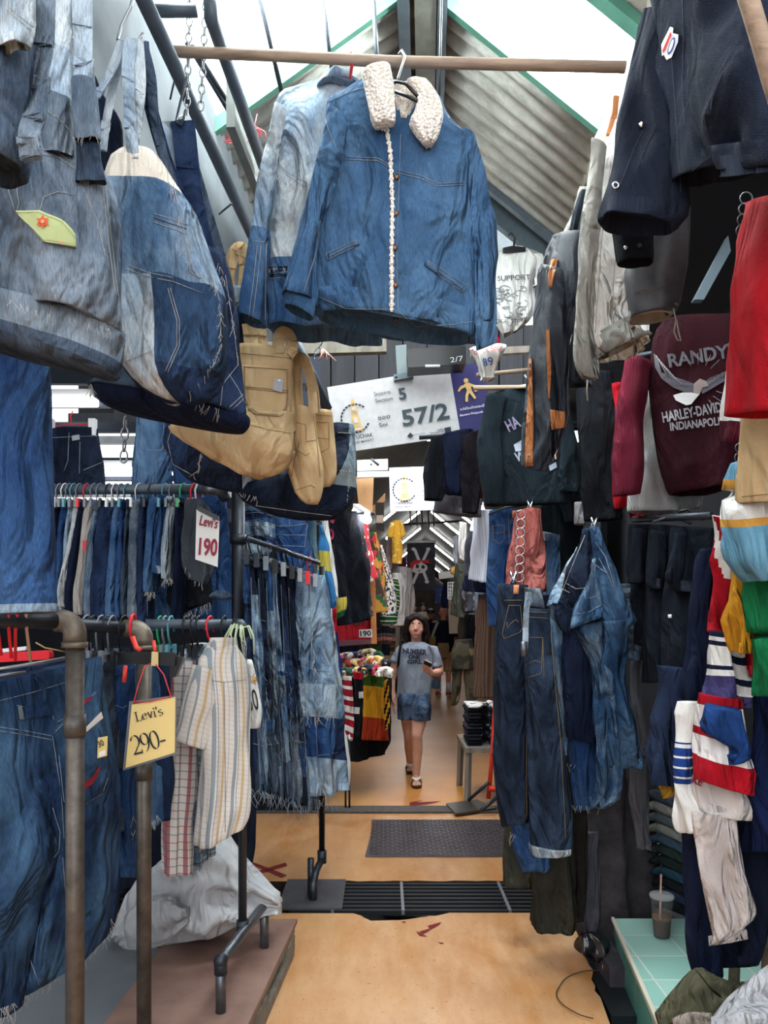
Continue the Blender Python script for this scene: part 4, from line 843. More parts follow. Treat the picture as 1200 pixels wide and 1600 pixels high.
# jeans on the second rack
for i, (rows, mt, l) in enumerate([([(150, 1034, 172, 1034), (152, 1100, 176, 1100), (158, 1200, 178, 1200), (160, 1300, 176, 1300)], DN_SLATE, 'grey-blue jeans first on the second rack'), ([(172, 1040, 205, 1040), (168, 1130, 208, 1120), (170, 1230, 212, 1230), (180, 1370, 208, 1370)], DN_BLUE, 'mid blue jeans on the second rack left of the price card'), ([(200, 1036, 236, 1036), (205, 1120, 244, 1120), (210, 1220, 250, 1220), (206, 1300, 250, 1270)], DN_MID, 'blue jeans on the second rack behind the price card'), ([(228, 1036, 252, 1040), (230, 1120, 254, 1120), (232, 1200, 256, 1200), (234, 1284, 252, 1278)], DN_DARK, 'darkest jeans on the second rack right of the post')]):
    T = thing('denim_jeans', l, 'jeans', 'jeans on the front racks')
    b = tube('legs', rows, (2.58 + i * .05, 2.7 + i * .05), mt, T, .08, (3, .006), .008, seed=i, n=36)
    x0, y0, x1 = rows[0][:3]; tube('waistband', [(x0 - 1, y0 - 4, x1 + 1, y0 - 6), (x0 - 1, y0 + 16, x1 + 1, y0 + 14)], (2.57 + i * .05, 2.69 + i * .05), mt, T, .085, (2, .002), .002, hem=.01); seam([b], [[(x0 + 4, y0 + 60), ((x0 + x1) / 2 + 3, y0 + 66), (x1 - 6, y0 + 62)], [(x0 + 6, y0 + 70), (x0 + 8, y0 + 150), (x1 - 8, y0 + 160)]], STITCH, b, .001)
    if i in (2, 3): fringe('frayed_hem', [(rows[-1][0], rows[-1][1]), (rows[-1][2], rows[-1][3])], 2.6, 30, .03, THREAD, T, 60 + i)
for i, (x, mt) in enumerate(zip([135, 146, 158, 168, 176, 194], [PLASTIC_GREY, PLASTIC_BLACK, PLASTIC_GREY, PLASTIC_BLACK, PLASTIC_GREY, PLASTIC_BLACK])):
    hook(x, 976, 2.42 + i * .012, mt, '%s hanger hook, %s from the left on the second rack' % ('grey' if mt is PLASTIC_GREY else 'black', ORD[i]), 'hangers on the front racks', 44, .07, -6, r=.0034, w=8)
hook(208, 974, 2.5, PLASTIC_RED, 'red hanger hook against the elbow of the second rack', 'hangers on the front racks', 34, 0, 0, r=.005, w=5)
T = thing('clip_hanger', 'black clip hanger bar tied to the second post with yellow tape', 'hanger'); plate('bar', [(206, 1018), (274, 1020), (273, 1041), (205, 1037)], 2.42, .02, PLASTIC_BLACK, T, rnd=.006); plate('clip', [(268, 1024), (286, 1028), (274, 1058), (264, 1058)], 2.44, .03, PLASTIC_BLACK, T); plate('clip', [(183, 1020), (208, 1020), (206, 1036), (183, 1040)], 2.46, .03, PLASTIC_BLACK, T); plate('yellow_tape', [(237, 1018), (247, 1019), (247, 1041), (236, 1040)], 2.41, .004, plain('#c9b17d', .6), T); plate('grey_label', [(133, 1004), (142, 1004), (142, 1042), (134, 1042)], 2.45, .004, plain('#575c63', .5), T)
m = MB(); m.pipe([P(207, 995, 2.44), P(213, 1012, 2.43), P(220, 1016, 2.42)], .008, 0, 6); tag(m.build('red_tape', plain('#cf3a30', .5)), 'strip of red plastic tape hanging from the elbow of the second rack', 'tape'); tag(pipe('red_tape', [P(240, 1002, 2.44), P(243, 1018, 2.42)], .006, plain('#cf3a30', .5)), 'short red tape on top of the black clip bar', 'tape'); tag(pipe('red_tape', [P(196, 1040, 2.44), P(194, 1066, 2.44)], .007, plain('#cf3a30', .5)), 'red tape strip left of the yellow price card', 'tape')
# yellow price card
T = thing('price_card', "yellow laminated price card reading 290 hung on a red string", 'sign')
p = plate('laminate', [(202, 1096), (276, 1086), (275, 1179), (192, 1204)], 2.36, .003, plain('#6d7075', .2), T)
p2 = plate('card', [(206, 1101), (274, 1089), (273, 1176), (196, 1200)], 2.355, .002, plain('#e6cb87', .55, 0, .3, .06, 8), T)
SER = INK
def nib(name, glyphs, x0, y0, ang, sz, adv, nw=.09):
    mm = MB(); ca, sa = math.cos(ang), math.sin(ang); X = 0
    R = lambda a, b: on(p2, x0 + (a * ca + b * sa) * sz, y0 + (a * sa - b * ca) * sz, .003)
    for g, a_ in zip(glyphs, adv):
        for st in g:
            if st[0] == 'r': q = [(st[1], st[2]), (st[3], st[2]), (st[3], st[4]), (st[1], st[4])]; mm.add([R(X + a, b) for a, b in q], [(0, 1, 2, 3)])
            else:
                for (a, b), (c, e) in zip(st, st[1:]): mm.add([R(X + a - nw / 2, b - .015), R(X + c - nw / 2, e - .015), R(X + c + nw / 2, e + .015), R(X + a + nw / 2, b + .015)], [(0, 1, 2, 3)])
        X += a_
    return mm.build(name, INK, T, False)
def ar(cx, cy, rx, ry, a0, a1, n=18): return [(cx + rx * math.cos(math.radians(a0 + (a1 - a0) * i / n)), cy + ry * math.sin(math.radians(a0 + (a1 - a0) * i / n))) for i in range(n + 1)]
G2 = [ar(.22, .66, .2, .3, 165, -35) + [(.10, .12), (.04, .03)], ('r', .0, .0, .47, .09), ('r', .43, .0, .47, .19)]; G9 = [ar(.23, .66, .19, .29, 0, 360), ar(.10, .66, .33, .66, 0, -80)]; G0 = [ar(.24, .48, .2, .46, 0, 360)]; GD = [('r', .02, .28, .3, .36)]
GL = [[(.16, 0), (.16, .68)], ('r', .04, .64, .28, .68), ('r', .04, 0, .5, .04), ('r', .46, 0, .5, .2)]; GE = [ar(.2, .22, .16, .21, 20, 330), ('r', .06, .24, .37, .28)]; GV = [[(.08, .44), (.22, 0)], [(.36, .44), (.22, 0)], ('r', 0, .42, .16, .45), ('r', .28, .42, .44, .45)]; GI = [[(.12, 0), (.12, .44)], ('r', .02, 0, .22, .03), ('r', .07, .56, .17, .66)]; GQ = [[(.1, .7), (.07, .5)]]; GS = [ar(.16, .33, .11, .1, 30, 270) + ar(.16, .11, .13, .11, 90, -150)]
nib('brand_lettering', [GL, GE, GV, GI, GQ, GS], 212, 1128, -.25, 22, [.52, .4, .42, .22, .16, .3]); nib('price_lettering', [G2, G9, G0, GD], 210, 1180, -.27, 31, [.47, .47, .48, .3])
m = MB(); m.pipe([P(209, 1097, 2.35), P(216, 1070, 2.38), P(226, 1042, 2.4), P(240, 1034, 2.42), P(256, 1054, 2.38), P(267, 1088, 2.35)], .0022, 0, 6); m.pipe([P(209, 1098, 2.35), P(235, 1096, 2.35), P(268, 1088, 2.35)], .0022, 0, 6); tag(m.build('red_string', plain('#c23a40', .5), T))
# shirts on the third rack
SH1 = stripes('shirt_stripes', '#d6cec6', {'u': [(0, .16, '#6d8291', .8), (.24, .28, '#5b7386', .7), (.46, .58, '#c1a473', .85), (.74, .78, '#8fa0a8', .7)], 'v': [(0, .05, '#9aa0a4', .55), (.5, .55, '#9aa0a4', .55)], 'pv': .035}, 0, .075)
PL1 = stripes('shirt_plaid', '#b9c0c4', {'u': [(0, .25, '#5c7284', .7), (.5, .56, '#2f4357', .8), (.8, .84, '#2f4357', .6)], 'v': [(0, .25, '#5c7284', .6), (.5, .56, '#2f4357', .8)], 'pv': .05}, 0, .05)
PL2 = stripes('shirt_plaid_dark', '#7f8a92', {'u': [(0, .4, '#3b4a5a', .8), (.6, .66, '#1b2430', .8)], 'v': [(0, .4, '#3b4a5a', .7), (.6, .66, '#1b2430', .8)], 'pv': .06}, 0, .05)
PL3 = stripes('shirt_plaid_red', '#cfc9c4', {'u': [(0, .2, '#8b3443', .8), (.5, .6, '#55687a', .7)], 'v': [(0, .06, '#4a5a6a', .7), (.5, .56, '#8b3443', .7)], 'pv': .06}, 0, .06)
SG = 'shirts on the third rack'
def shirt(label, body, sleeve, d, mt, collar=None, seed=0, s2=None):
    T = thing('shirt', label, 'shirt', SG)
    b = tube('body', body, d, mt, T, [.05] + [.09] * (len(body) - 1), (4, .009), .008, n=52, seed=seed)
    if sleeve: tube('sleeve', sleeve, (d[0] - .05, d[1] - .05) if isinstance(d, tuple) else d - .05, mt, T, .06, (2, .006), .008, n=32, seed=seed + 3)
    if collar: tube('collar', collar, (d[0] - .01, d[1] - .01) if isinstance(d, tuple) else d - .01, mt, T, .05, (1, .001), .001, n=28, hem=.02)
    return T, b
shirt('grey-blue plaid shirt at the back left of the third rack', [(292, 1012, 318, 1010), (276, 1034, 330, 1030), (264, 1100, 330, 1100), (260, 1200, 326, 1200), (262, 1300, 320, 1290), (266, 1362, 312, 1352)], [(276, 1036, 300, 1040), (268, 1100, 294, 1110), (256, 1195, 286, 1206)], (2.98, 3.06), PL1, [(296, 1008, 318, 1004), (294, 1016, 320, 1014)], 1)
shirt('dark plaid shirt between the blue plaid and the striped shirt', [(300, 1010, 326, 1010), (288, 1040, 332, 1036), (284, 1160, 330, 1160), (288, 1280, 330, 1270), (292, 1352, 332, 1330)], None, (2.96, 3.04), PL2, None, 2)
shirt('white and dark red checked shirt hanging lowest on the third rack', [(270, 1030, 300, 1030), (264, 1150, 300, 1150), (258, 1260, 298, 1260), (258, 1367, 296, 1360)], None, (2.9, 2.98), PL3, None, 3)
T, b = shirt('cream shirt with blue and ochre stripes in front on the third rack', [(332, 1004, 362, 1004), (320, 1022, 374, 1020), (311, 1042, 385, 1044), (316, 1100, 389, 1110), (316, 1180, 389, 1190), (311, 1260, 387, 1260), (307, 1325, 372, 1285)], [(311, 1040, 336, 1050), (300, 1088, 328, 1104), (290, 1130, 322, 1140), (282, 1160, 319, 1168)], (2.8, 2.9), SH1, [(336, 996, 359, 997), (333, 1004, 362, 1006), (331, 1016, 365, 1016)], 4)
seam([b], [[(318, 1062), (350, 1066), (384, 1062)], [(350, 1066), (352, 1200), (352, 1300)]], STITCH, b, .0016)
hook(328, 975, 2.94, PLASTIC_RED, 'red hanger hook of the cream striped shirt', 'hangers on the third rack', 34, 0, 4, r=.004, w=6)
for i, (x, mt) in enumerate(((250, PLASTIC_GREEN), (258, PLASTIC_GREY), (267, PLASTIC_TEAL), (290, PLASTIC_BLACK), (302, PLASTIC_BLACK), (310, PLASTIC_BLACK), (350, PLASTIC_BLACK))): hook(x, 975, 2.92, mt, '%s hanger hook, %s from the left on the third rack' % (cn[id(mt)], ORD[i]), 'hangers on the third rack', 36, .05, 0, r=.004, w=5)
T = thing('white_shirt', 'white shirt with a 180 sale print hanging behind the third rack post', 'shirt'); b = tube('body', [(384, 1030, 394, 1032), (380, 1060, 402, 1062), (378, 1110, 408, 1110), (384, 1138, 406, 1136)], 3.3, WHITE, T, .05, (2, .005), .005); text('price_lettering', b, '180', 383, 1112, 405, 1108, 32, INK, T, .01, .004); text('sale_lettering', b, 'Sale', 382, 1064, 400, 1068, 14, plain('#a8772b', .7), T, .02, .004)
T = thing('shade_sheet', 'dark sheet added for the shadow and clutter behind the shirts down to the sack', 'cloth'); tube('cloth', [(140, 1010, 386, 1010), (136, 1150, 392, 1150), (140, 1300, 394, 1300), (150, 1400, 390, 1372)], (3.75, 3.7), cloth('#141b2b', '#0d1220'), T, .07, (9, .02), .012, n=72)  # dark sheet added to stand for shadow and black clutter behind the shirts
# white sack and pallet
T = thing('woven_sack', 'stuffed white woven plastic sack lying on the wooden platform', 'sack')
b = tube('sack', [(178, 1450, 190, 1476), (205, 1388, 205, 1480), (250, 1340, 258, 1474), (300, 1306, 310, 1464), (345, 1308, 350, 1452), (372, 1330, 376, 1444), (405, 1375, 408, 1432), (436, 1405, 438, 1418)], 3.24, cloth('#cfd0d3', '#b5b7bd', .8, .6, 5), T, (.1, .16, .2, .22, .2, .18, .12, .04), (5, .016), .034, n=72, closed=True, hem=0)
tube('folded_corner', [(196, 1430, 200, 1482), (220, 1410, 224, 1484), (260, 1400, 262, 1474), (292, 1418, 296, 1440)], 2.98, cloth('#b4b5b8', '#9a9ba0', .8, .6, 5), T, (.03, .05, .05, .03), (3, .01), .012, n=36, closed=True)
T = thing('wooden_pallet', 'low wooden pallet topped with brown plywood at the left foot of the racks', 'pallet')
PLY = plain('#6f5248', .55, 0, .4, .35, 5, .1, '#8c7064')
m = MB(); m.add([(-.97, 2.05, .163), (-.50, 2.05, .163), (-.395, 3.5, .163), (-.92, 3.5, .163), (-.97, 2.05, .145), (-.50, 2.05, .145), (-.395, 3.5, .145), (-.92, 3.5, .145)], [(0, 1, 2, 3), (7, 6, 5, 4), (0, 4, 5, 1), (1, 5, 6, 2), (2, 6, 7, 3), (3, 7, 4, 0)]); m.build('plywood_top', PLY, T, False)
def bd(y0, y1, z, h, x0=0, w=.05):
    m = MB(); a = Vector((-.505 + .0724 * (y0 - 2.05) + x0, y0, z)); c = Vector((-.505 + .0724 * (y1 - 2.05) + x0, y1, z)); m.bar(a, c, w, h); return m
for y0, y1, z, h in ((2.05, 3.49, .125, .04), (2.05, 3.49, .022, .04)): bd(y0, y1, z, h, -.03).build('side_board', GREYWOOD, T, False)
for y in (2.3, 2.85, 3.40): bd(y - .07, y + .07, .073, .062, -.03, .06).build('block', GREYWOOD, T, False)
m = MB(); m.box((-.73, 2.75, .07), (.17, .6, .06)); m.build('gap_shade', plain('#0c0b0b', .9), T, False)  # solid black block stands for the shade in the pallet gaps
T = thing('grey_board', 'grey painted board forming the shop floor left of the brown plywood', 'board'); m = MB(); m.add([(-2.8, 1.6, .155), (-.99, 1.6, .155), (-.95, 2.7, .155), (-.93, 3.5, .155), (-2.8, 3.5, .155), (-2.8, 1.6, .0), (-.99, 1.6, .0), (-.95, 2.7, .0), (-.93, 3.5, .0), (-2.8, 3.5, .0)], [(0, 1, 2, 3, 4), (9, 8, 7, 6, 5), (0, 5, 6, 1), (1, 6, 7, 2), (2, 7, 8, 3), (3, 8, 9, 4), (4, 9, 5, 0)]); m.build('board', plain('#6b7076', .7, 0, .3, .2, 4), T, False)
# ------- patchwork skirts
T = thing('skirt_stand', 'black pipe stand on a steel plate carrying the patchwork skirts', 'stand')
e0, e1 = P(386, 841, 3.75), P(498, 880, 4.35); pipe('rail', [e0, e1], .013, STEELD, T); q = P(503, 1230, 4.3)
pipe('post', [P(503, 885, 4.36), Vector((P(503, 0, 4.36).x, 4.36, .15))], .017, PLASTIC_BLACK, T, 12)
z0 = Vector((P(503, 0, 4.36).x, 4.36, .16)); pipe('foot_joint', [z0 + ZA * .05, z0 - ZA * .02], .026, STEELD, T, 12); pipe('foot_bar', [z0, z0 + Vector((-.02, -.12, -.02)), z0 + Vector((-.03, -.22, -.07))], .019, STEELD, T, 12); pipe('foot', [z0 + Vector((-.03, -.22, -.05)), Vector((z0.x - .03, z0.y - .22, .015))], .022, STEELD, T, 12); pipe('foot', [z0 + Vector((-.05, -.14, .05)), Vector((z0.x - .05, z0.y - .14, .015))], .018, STEELD, T, 12)
m = MB(); m.box((-.39, 4.24, .007), (.17, .22, .006)); m.build('base_plate', plain('#57565c', .5, .4, .5, .4, 10), T, False)
SK = [(390, 872, 404, 1232, 19), (402, 874, 416, 1236, 17), (414, 878, 428, 1240, 17), (425, 880, 441, 1244, 18), (437, 884, 455, 1250, 18), (449, 888, 466, 1256, 19), (461, 892, 480, 1258, 18)]
mats = [DN_SLATE, DN_BLUE, DN_DARK, DN_GREY, DN_WASH, DN_INK]
def pieces(seed):
    r = random.Random(seed); cut = [0] + sorted(r.uniform(.15, .95) for _ in range(4)) + [1.01]; ids = [r.randrange(6) for _ in range(12)]
    def f(u, v, fr):
        k = max(i for i, c in enumerate(cut[:-1]) if v + (.05 if u > 0 else 0) >= c); return ids[(k * 2 + (1 if u > .1 else 0)) % 12]
    return f
NM = ['slate', 'blue and slate', 'dark', 'blue-grey', 'pale and blue', 'ink-blue', 'mid blue']
for i, (x0, y0, x1, y1, w) in enumerate(SK):
    d = 3.8 + i * .075
    T = thing('patchwork_skirt', 'long frayed %s patchwork denim skirt, %s from the left on the stand' % (NM[i], ORD[i]), 'skirt', 'patchwork denim skirts')
    xm = (x0 + x1) / 2
    b = tube('skirt', [(x0 - 5, y0, x0 + 5, y0), (x0 - 7, y0 + 30, x0 + 8, y0 + 30), (xm - w * .5, (y0 + y1) / 2, xm + w * .5, (y0 + y1) / 2), (x1 - w * .62, y1 - 40, x1 + w * .62, y1 - 40), (x1 - w * .7, y1, x1 + w * .7, y1 + 5)], d, mats, T, (.09, .12, .17, .2, .22), (5, .022), .012, n=48, slots=pieces(i * 3 + 2), seed=i)
    tube('waistband', [(x0 - 5, y0 - 6, x0 + 5, y0 - 6), (x0 - 6, y0 + 12, x0 + 6, y0 + 12)], d, mats[i % 6], T, .1, (2, .002), .002, n=20, hem=.01)
    fringe('frayed_hem', [(x1 - w * .7, y1), (x1 + w * .7, y1 + 4)], d - .15, 24, .08, STITCH, T, 70 + i, .0011); fringe('frayed_seam', [(xm - 6, (y0 + y1) / 2), (xm + 7, (y0 + y1) / 2 + 4), (xm + 9, (y0 + y1) / 2 + 120)], d - .18, 24, .05, STITCH, T, 90 + i, .001)
    seam([b], [[(xm - 7, y0 + 80 + i * 13), (xm + 7, y0 + 84 + i * 13)], [(xm - 7, y0 + 200 - i * 9), (xm + 9, y0 + 205 - i * 9)], [(x1 - 8, y1 - 70 - i * 6), (x1 + 8, y1 - 66 - i * 6)], [(x0 + 2, y0 + 30), (xm, (y0 + y1) / 2), (x1 + 2, y1 - 20)]], STITCH, b, .0018)
T = thing('patchwork_skirt', 'nearest wide patchwork skirt with a pale panel along its frayed hem', 'skirt', 'patchwork denim skirts')
def last(u, v, f):
    if v > .84: return 3
    if v > .66: return 2 if u > -.1 else 1
    if v > .5: return 0 if u > .1 else 3
    if v > .2: return 0 if u < .3 else 4
    return 0
b = tube('skirt', [(470, 898, 496, 902), (468, 930, 502, 935), (466, 1000, 512, 1005), (468, 1080, 520, 1085), (472, 1160, 526, 1165), (478, 1210, 529, 1215), (478, 1244, 531, 1230)], (4.2, 4.42), [DN_WASH, DN_BLUE, DN_DARK, DN_LIGHT, DN_PALE], T, (.08, .1, .13, .15, .17, .18, .18), (5, .02), .014, n=64, slots=last, seed=9)
seam([b], [[(470, 1122), (500, 1118), (524, 1120)], [(474, 1190), (500, 1180), (528, 1176)], [(468, 1040), (490, 1046), (518, 1050)], [(484, 910), (486, 1000), (492, 1100), (496, 1180)], [(476, 1010), (478, 1110)]], STITCH, b, .002); fringe('frayed_hem', [(478, 1246), (500, 1250), (531, 1232)], 4.15, 50, .09, STITCH, T, 99, .0014); fringe('frayed_seam', [(486, 930), (488, 1000), (494, 1060), (500, 1120)], 4.12, 50, .06, THREAD, T, 98, .0014); fringe('frayed_seam', [(470, 1122), (526, 1120)], 4.1, 40, .05, THREAD, T, 97, .0014)
for i in range(9):
    f = .04 + i * .115; q = e0.lerp(e1, f); mt = [PLASTIC_BLACK, STEELD, PLASTIC_GREY, PLASTIC_BLACK, WIRE, PLASTIC_BLACK, WIRE, PLASTIC_RED, WIRE][i]
    x = 600 + q.x * F / q.y; y = HY - (q.z - EYE) * F / q.y
    h = thing('hanger', '%s clip hanger, %s from the left on the skirt stand' % (['black', 'steel', 'grey', 'black', 'wire', 'black', 'wire', 'red', 'wire'][i], ORD[i]), 'hanger', 'clip hangers on the skirt stand'); pipe('hook', [P(x + 3, y + 5, q.y), P(x + 2, y - 4, q.y), P(x - 2, y - 4, q.y - .02), P(x - 3, y + 6, q.y - .02), P(x + 1, y + 22, q.y)], .004, mt, h, 6); m = MB(); c = P(x + 2, y + 24, q.y)
    m.bar(c - YA * .14 - XA * .01, c + YA * .14 + XA * .01, .01, .012)
    for s in (-1, 1): m.box(c + YA * .13 * s - ZA * .02, (.012, .012, .035))
    m.build('clip_bar', mt, h, False)
# folded denim bundles above the skirts
T = thing('folded_jeans', 'stack of folded pale and blue jeans above the left of the skirt stand', 'jeans'); b = tube('stack', [(384, 795, 424, 793), (382, 810, 426, 812), (383, 830, 426, 832), (385, 850, 425, 854), (388, 866, 418, 868)], 4.5, [DN_WASH, DN_DARK, DN_BLUE, DN_LIGHT], T, .12, (4, .02), .02, slots=lambda u, v, f: int(v * 9) % 4, n=56)
for k in range(5): seam([b], [[(384, 802 + k * 12), (404, 800 + k * 12), (425, 806 + k * 12)]], STITCH, b, .003, 'fold_line')
T = thing('denim_jeans', 'dark jeans with stitched pockets hanging high behind the skirt stand', 'jeans'); b = tube('hips', [(426, 808, 482, 812), (426, 840, 484, 845), (430, 880, 490, 890), (450, 1000, 500, 1000)], 4.7, DN_BLUE, T, .08, (3, .008), .008); seam([b], [[(428, 822), (456, 822), (480, 818)], [(428, 836), (478, 836)], [(430, 852), (476, 854), (480, 820)], [(452, 812), (452, 824)]], STITCH, b, .003)
T = thing('denim_jeans', 'pale teal denim leg hanging behind the right end of the skirt rail', 'jeans'); tube('leg', [(476, 800, 494, 802), (478, 860, 496, 862), (480, 905, 497, 906)], 4.75, denim('#3c6077', '#7c9aa8'), T, .06, (2, .006), .006)
# ================================================================== CENTRE: jackets, signs
tag(pipe('wooden_pole', [P(262, 80, 2.28), P(450, 88, 2.25), P(600, 96, 2.24), P(760, 100, 2.22), P(977, 105, 2.2)], .0155, POLE, n=14), 'peeled wooden pole across the lane from which the denim jackets hang', 'pole')
FLEECE = None
def fleece():
    m, nt, b = newmat('curly_fleece'); o = tc(nt); v = N(nt, 'ShaderNodeTexVoronoi', Scale=130); nt.links.new(o, v.inputs[0]); f = nz(nt, o, 50, 3)
    nt.links.new(ramp(nt, v.outputs[0], rgb('#fffaf3'), rgb('#dccfc0'), .2, .75), b.inputs['Base Color']); b.inputs['Roughness'].default_value = 1; b.inputs['Sheen Weight'].default_value = .4
    n = N(nt, 'ShaderNodeBump', Strength=.9, Distance=.008, invert=True); nt.links.new(add(nt, v.outputs[0], f, -.6), n.inputs['Height']); nt.links.new(n.outputs[0], b.inputs['Normal']); return m
FLEECE = fleece()
T = thing('denim_jacket', 'mid blue denim jacket with a cream curly fleece collar, hanging in front at the top', 'jacket')
J = denim('#2c5582', '#4f80ad', 3.2, .3, .75)
body = tube('body', [(566, 132, 690, 158), (530, 150, 706, 190), (511, 168, 738, 228), (512, 235, 742, 262), (500, 300, 738, 300), (492, 370, 745, 370), (490, 440, 745, 440), (490, 472, 744, 500), (494, 490, 744, 531)], 2.17, J, T, (.05, .06, .075, .085, .09, .095, .1, .1, .1), (4, .012), .009, n=84, seed=3, res=.014, hem=.03)
ls = tube('sleeve', [(512, 164, 541, 200), (506, 200, 536, 240), (492, 260, 524, 290), (475, 330, 502, 350), (458, 390, 497, 400), (446, 440, 495, 450), (441, 462, 494, 476)], (2.07, 2.08), J, T, (.04, .055, .06, .06, .06, .06, .06), (2, .008), .011, n=44, seed=5)
cf = tube('cuff', [(441, 458, 495, 472), (442, 466, 494, 482), (444, 476, 490, 498)], (2.065, 2.075), J, T, .062, (2, .002), .003, hem=.03)
rs_ = tube('sleeve', [(716, 205, 742, 232), (730, 245, 752, 280), (738, 300, 759, 330), (742, 380, 765, 400), (744, 450, 768, 455), (746, 505, 770, 510)], (2.13, 2.17), J, T, (.04, .055, .06, .06, .055, .05), (2, .006), .008, n=40, seed=6)
cr2 = tube('cuff', [(746, 500, 770, 506), (747, 525, 771, 525), (750, 545, 771, 537)], (2.12, 2.16), J, T, .055, (2, .002), .003, hem=.03)
hb = tube('hem_band', [(489, 458, 745, 494), (490, 474, 745, 512), (497, 491, 744, 533)], 2.165, J, T, (.105, .106, .103), (4, .008), .006, n=84, hem=.03, seed=3)
J2 = [body, hb]
seam(J2, [[(541, 246), (560, 246), (590, 247), (609, 258)], [(541, 250), (560, 250), (590, 251), (609, 262)], [(620, 266), (657, 274), (684, 287), (725, 285)], [(620, 270), (657, 279), (684, 291), (725, 289)], [(541, 246), (533, 232), (530, 224)], [(497, 463), (540, 482), (612, 484)], [(622, 486), (650, 510), (700, 508), (744, 502)], [(570, 137), (540, 147), (514, 160)], [(700, 188), (726, 206), (738, 222)], [(626, 210), (623, 300), (620, 400), (622, 490)]], STITCH, body, .0011)
seam([ls, rs_], [[(500, 345), (492, 400), (475, 456)], [(508, 186), (516, 210), (530, 240)], [(446, 470), (490, 490)]], STITCH, ls, .001)
fz = MB()
for i, (x, y) in enumerate(dens([(604, 200), (610, 240), (613, 320), (612, 400), (612, 484)], 4)):
    p = on(J2, x, y, .002); fz.sphere(p, (.006 + .002 * math.sin(i * 2.3), .005, .007), 0, 8, 6)
fz.build('fleece_edge', FLEECE, T)
for x, y in ((620, 277), (619, 334), (617, 388), (618, 446), (619, 497)):
    m = MB(); m.sphere(on(J2, x, y, .003), (.0075, .004, .0075), 0, 14, 8); m.build('button', BRASS, T)
for q in ([(510, 396, 560, 374), (512, 405, 563, 382)], [(664, 405, 728, 446), (663, 415, 724, 456)]):
    pk = patch('welt_pocket', J2, q, J, T, .004, 12, 3, .006); seam([pk], [[(q[0][0], q[0][1]), (q[0][2], q[0][3]), (q[1][2], q[1][3]), (q[1][0], q[1][1]), (q[0][0], q[0][1])], [((q[0][0] + q[1][0]) / 2 + 4, (q[0][1] + q[1][1]) / 2), ((q[0][2] + q[1][2]) / 2 - 4, (q[0][3] + q[1][3]) / 2)]], STITCH, pk, .001)
tube('collar', [(566, 118, 608, 106), (570, 140, 616, 135), (575, 165, 618, 160), (580, 185, 618, 182), (588, 199, 616, 194)], 2.06, FLEECE, T, (.03, .035, .035, .03, .02), (6, .003), .007, n=44, closed=True, res=.01)
tube('collar', [(636, 128, 668, 128), (650, 150, 688, 156), (648, 172, 693, 178), (640, 190, 688, 198), (650, 210, 682, 215), (664, 226, 675, 226)], 2.06, FLEECE, T, (.025, .035, .035, .035, .03, .015), (6, .003), .007, n=44, closed=True, res=.01)
tube('collar_lining', [(612, 138, 650, 130), (616, 150, 652, 150), (618, 172, 646, 172), (622, 186, 640, 188)], 2.11, FLEECE, T, .02, (4, .002), .005, n=32, closed=True)
h = thing('hanger', 'black plastic hanger inside the fleece collar of the blue denim jacket', 'hanger')
pipe('hook', [P(628, 100, 2.26), P(623, 84, 2.25), P(628, 79, 2.22), P(633, 88, 2.19), P(622, 122, 2.13), P(622, 128, 2.12)], .0035, PLASTIC_BLACK, h, 8); pipe('arm', [P(608, 128, 2.1), P(622, 128, 2.08), P(634, 131, 2.07), P(652, 150, 2.04)], .0045, PLASTIC_BLACK, h, 8); pipe('arm', [P(618, 143, 2.08), P(636, 150, 2.06), P(652, 158, 2.04)], .005, PLASTIC_BLACK, h, 8)
T = thing('denim_jacket', 'pale patchwork denim jacket with frayed seams, half hidden behind the fleece-collared one', 'jacket')
def pp(u, v, f): return 0 if v < .36 else (1 if v < .72 else 3)
b = tube('body', [(492, 134, 566, 132), (440, 150, 590, 150), (432, 180, 600, 180), (424, 270, 600, 280), (418, 300, 600, 300), (413, 400, 600, 400), (412, 470, 600, 480), (416, 512, 596, 530)], 2.42, [DN_LIGHT, DN_PALE, DN_WASH, DN_MID], T, (.05, .06, .08, .09, .1, .1, .1, .1), (4, .012), .012, n=72, slots=pp, seed=8)
sl = tube('sleeve', [(430, 165, 446, 172), (418, 215, 438, 225), (407, 262, 430, 275), (398, 320, 424, 330), (391, 375, 420, 380), (380, 440, 418, 445), (373, 495, 416, 508)], 2.32, [DN_PALE, DN_LIGHT, DN_MID], T, (.03, .05, .055, .055, .055, .06, .06), (2, .006), .01, n=36, slots=lambda u, v, f: 0 if v < .3 else (1 if v < .6 else 2), seed=9)
tube('collar', [(494, 135, 562, 128), (502, 122, 552, 118), (515, 118, 548, 117), (500, 132, 566, 136)], 2.36, DN_WASH, T, .04, (3, .006), .006, n=36, closed=True)
seam([b, sl], [[(432, 252), (450, 270), (480, 285)], [(434, 258), (452, 276), (478, 292)], [(440, 168), (442, 220), (434, 248)], [(393, 377), (418, 378)], [(402, 384), (396, 440), (388, 498)], [(408, 384), (402, 440), (394, 500)], [(420, 430), (448, 424)], [(420, 436), (448, 432)], [(416, 380), (414, 500)]], THREAD, b, .0014)
shapes('ripped_slit', [b], [[(421, 418), (449, 416), (449, 422), (421, 424)], [(421, 428), (449, 428), (449, 433), (421, 432)]], DN_INK, T, .003)
fringe('frayed_edge', [(432, 276), (450, 284), (474, 298)], 2.3, 70, .02, THREAD, T, 120); fringe('frayed_edge', [(420, 420), (436, 416), (449, 420)], 2.3, 30, .012, THREAD, T, 121); fringe('frayed_edge', [(405, 266), (428, 276)], 2.26, 30, .012, THREAD, T, 122)
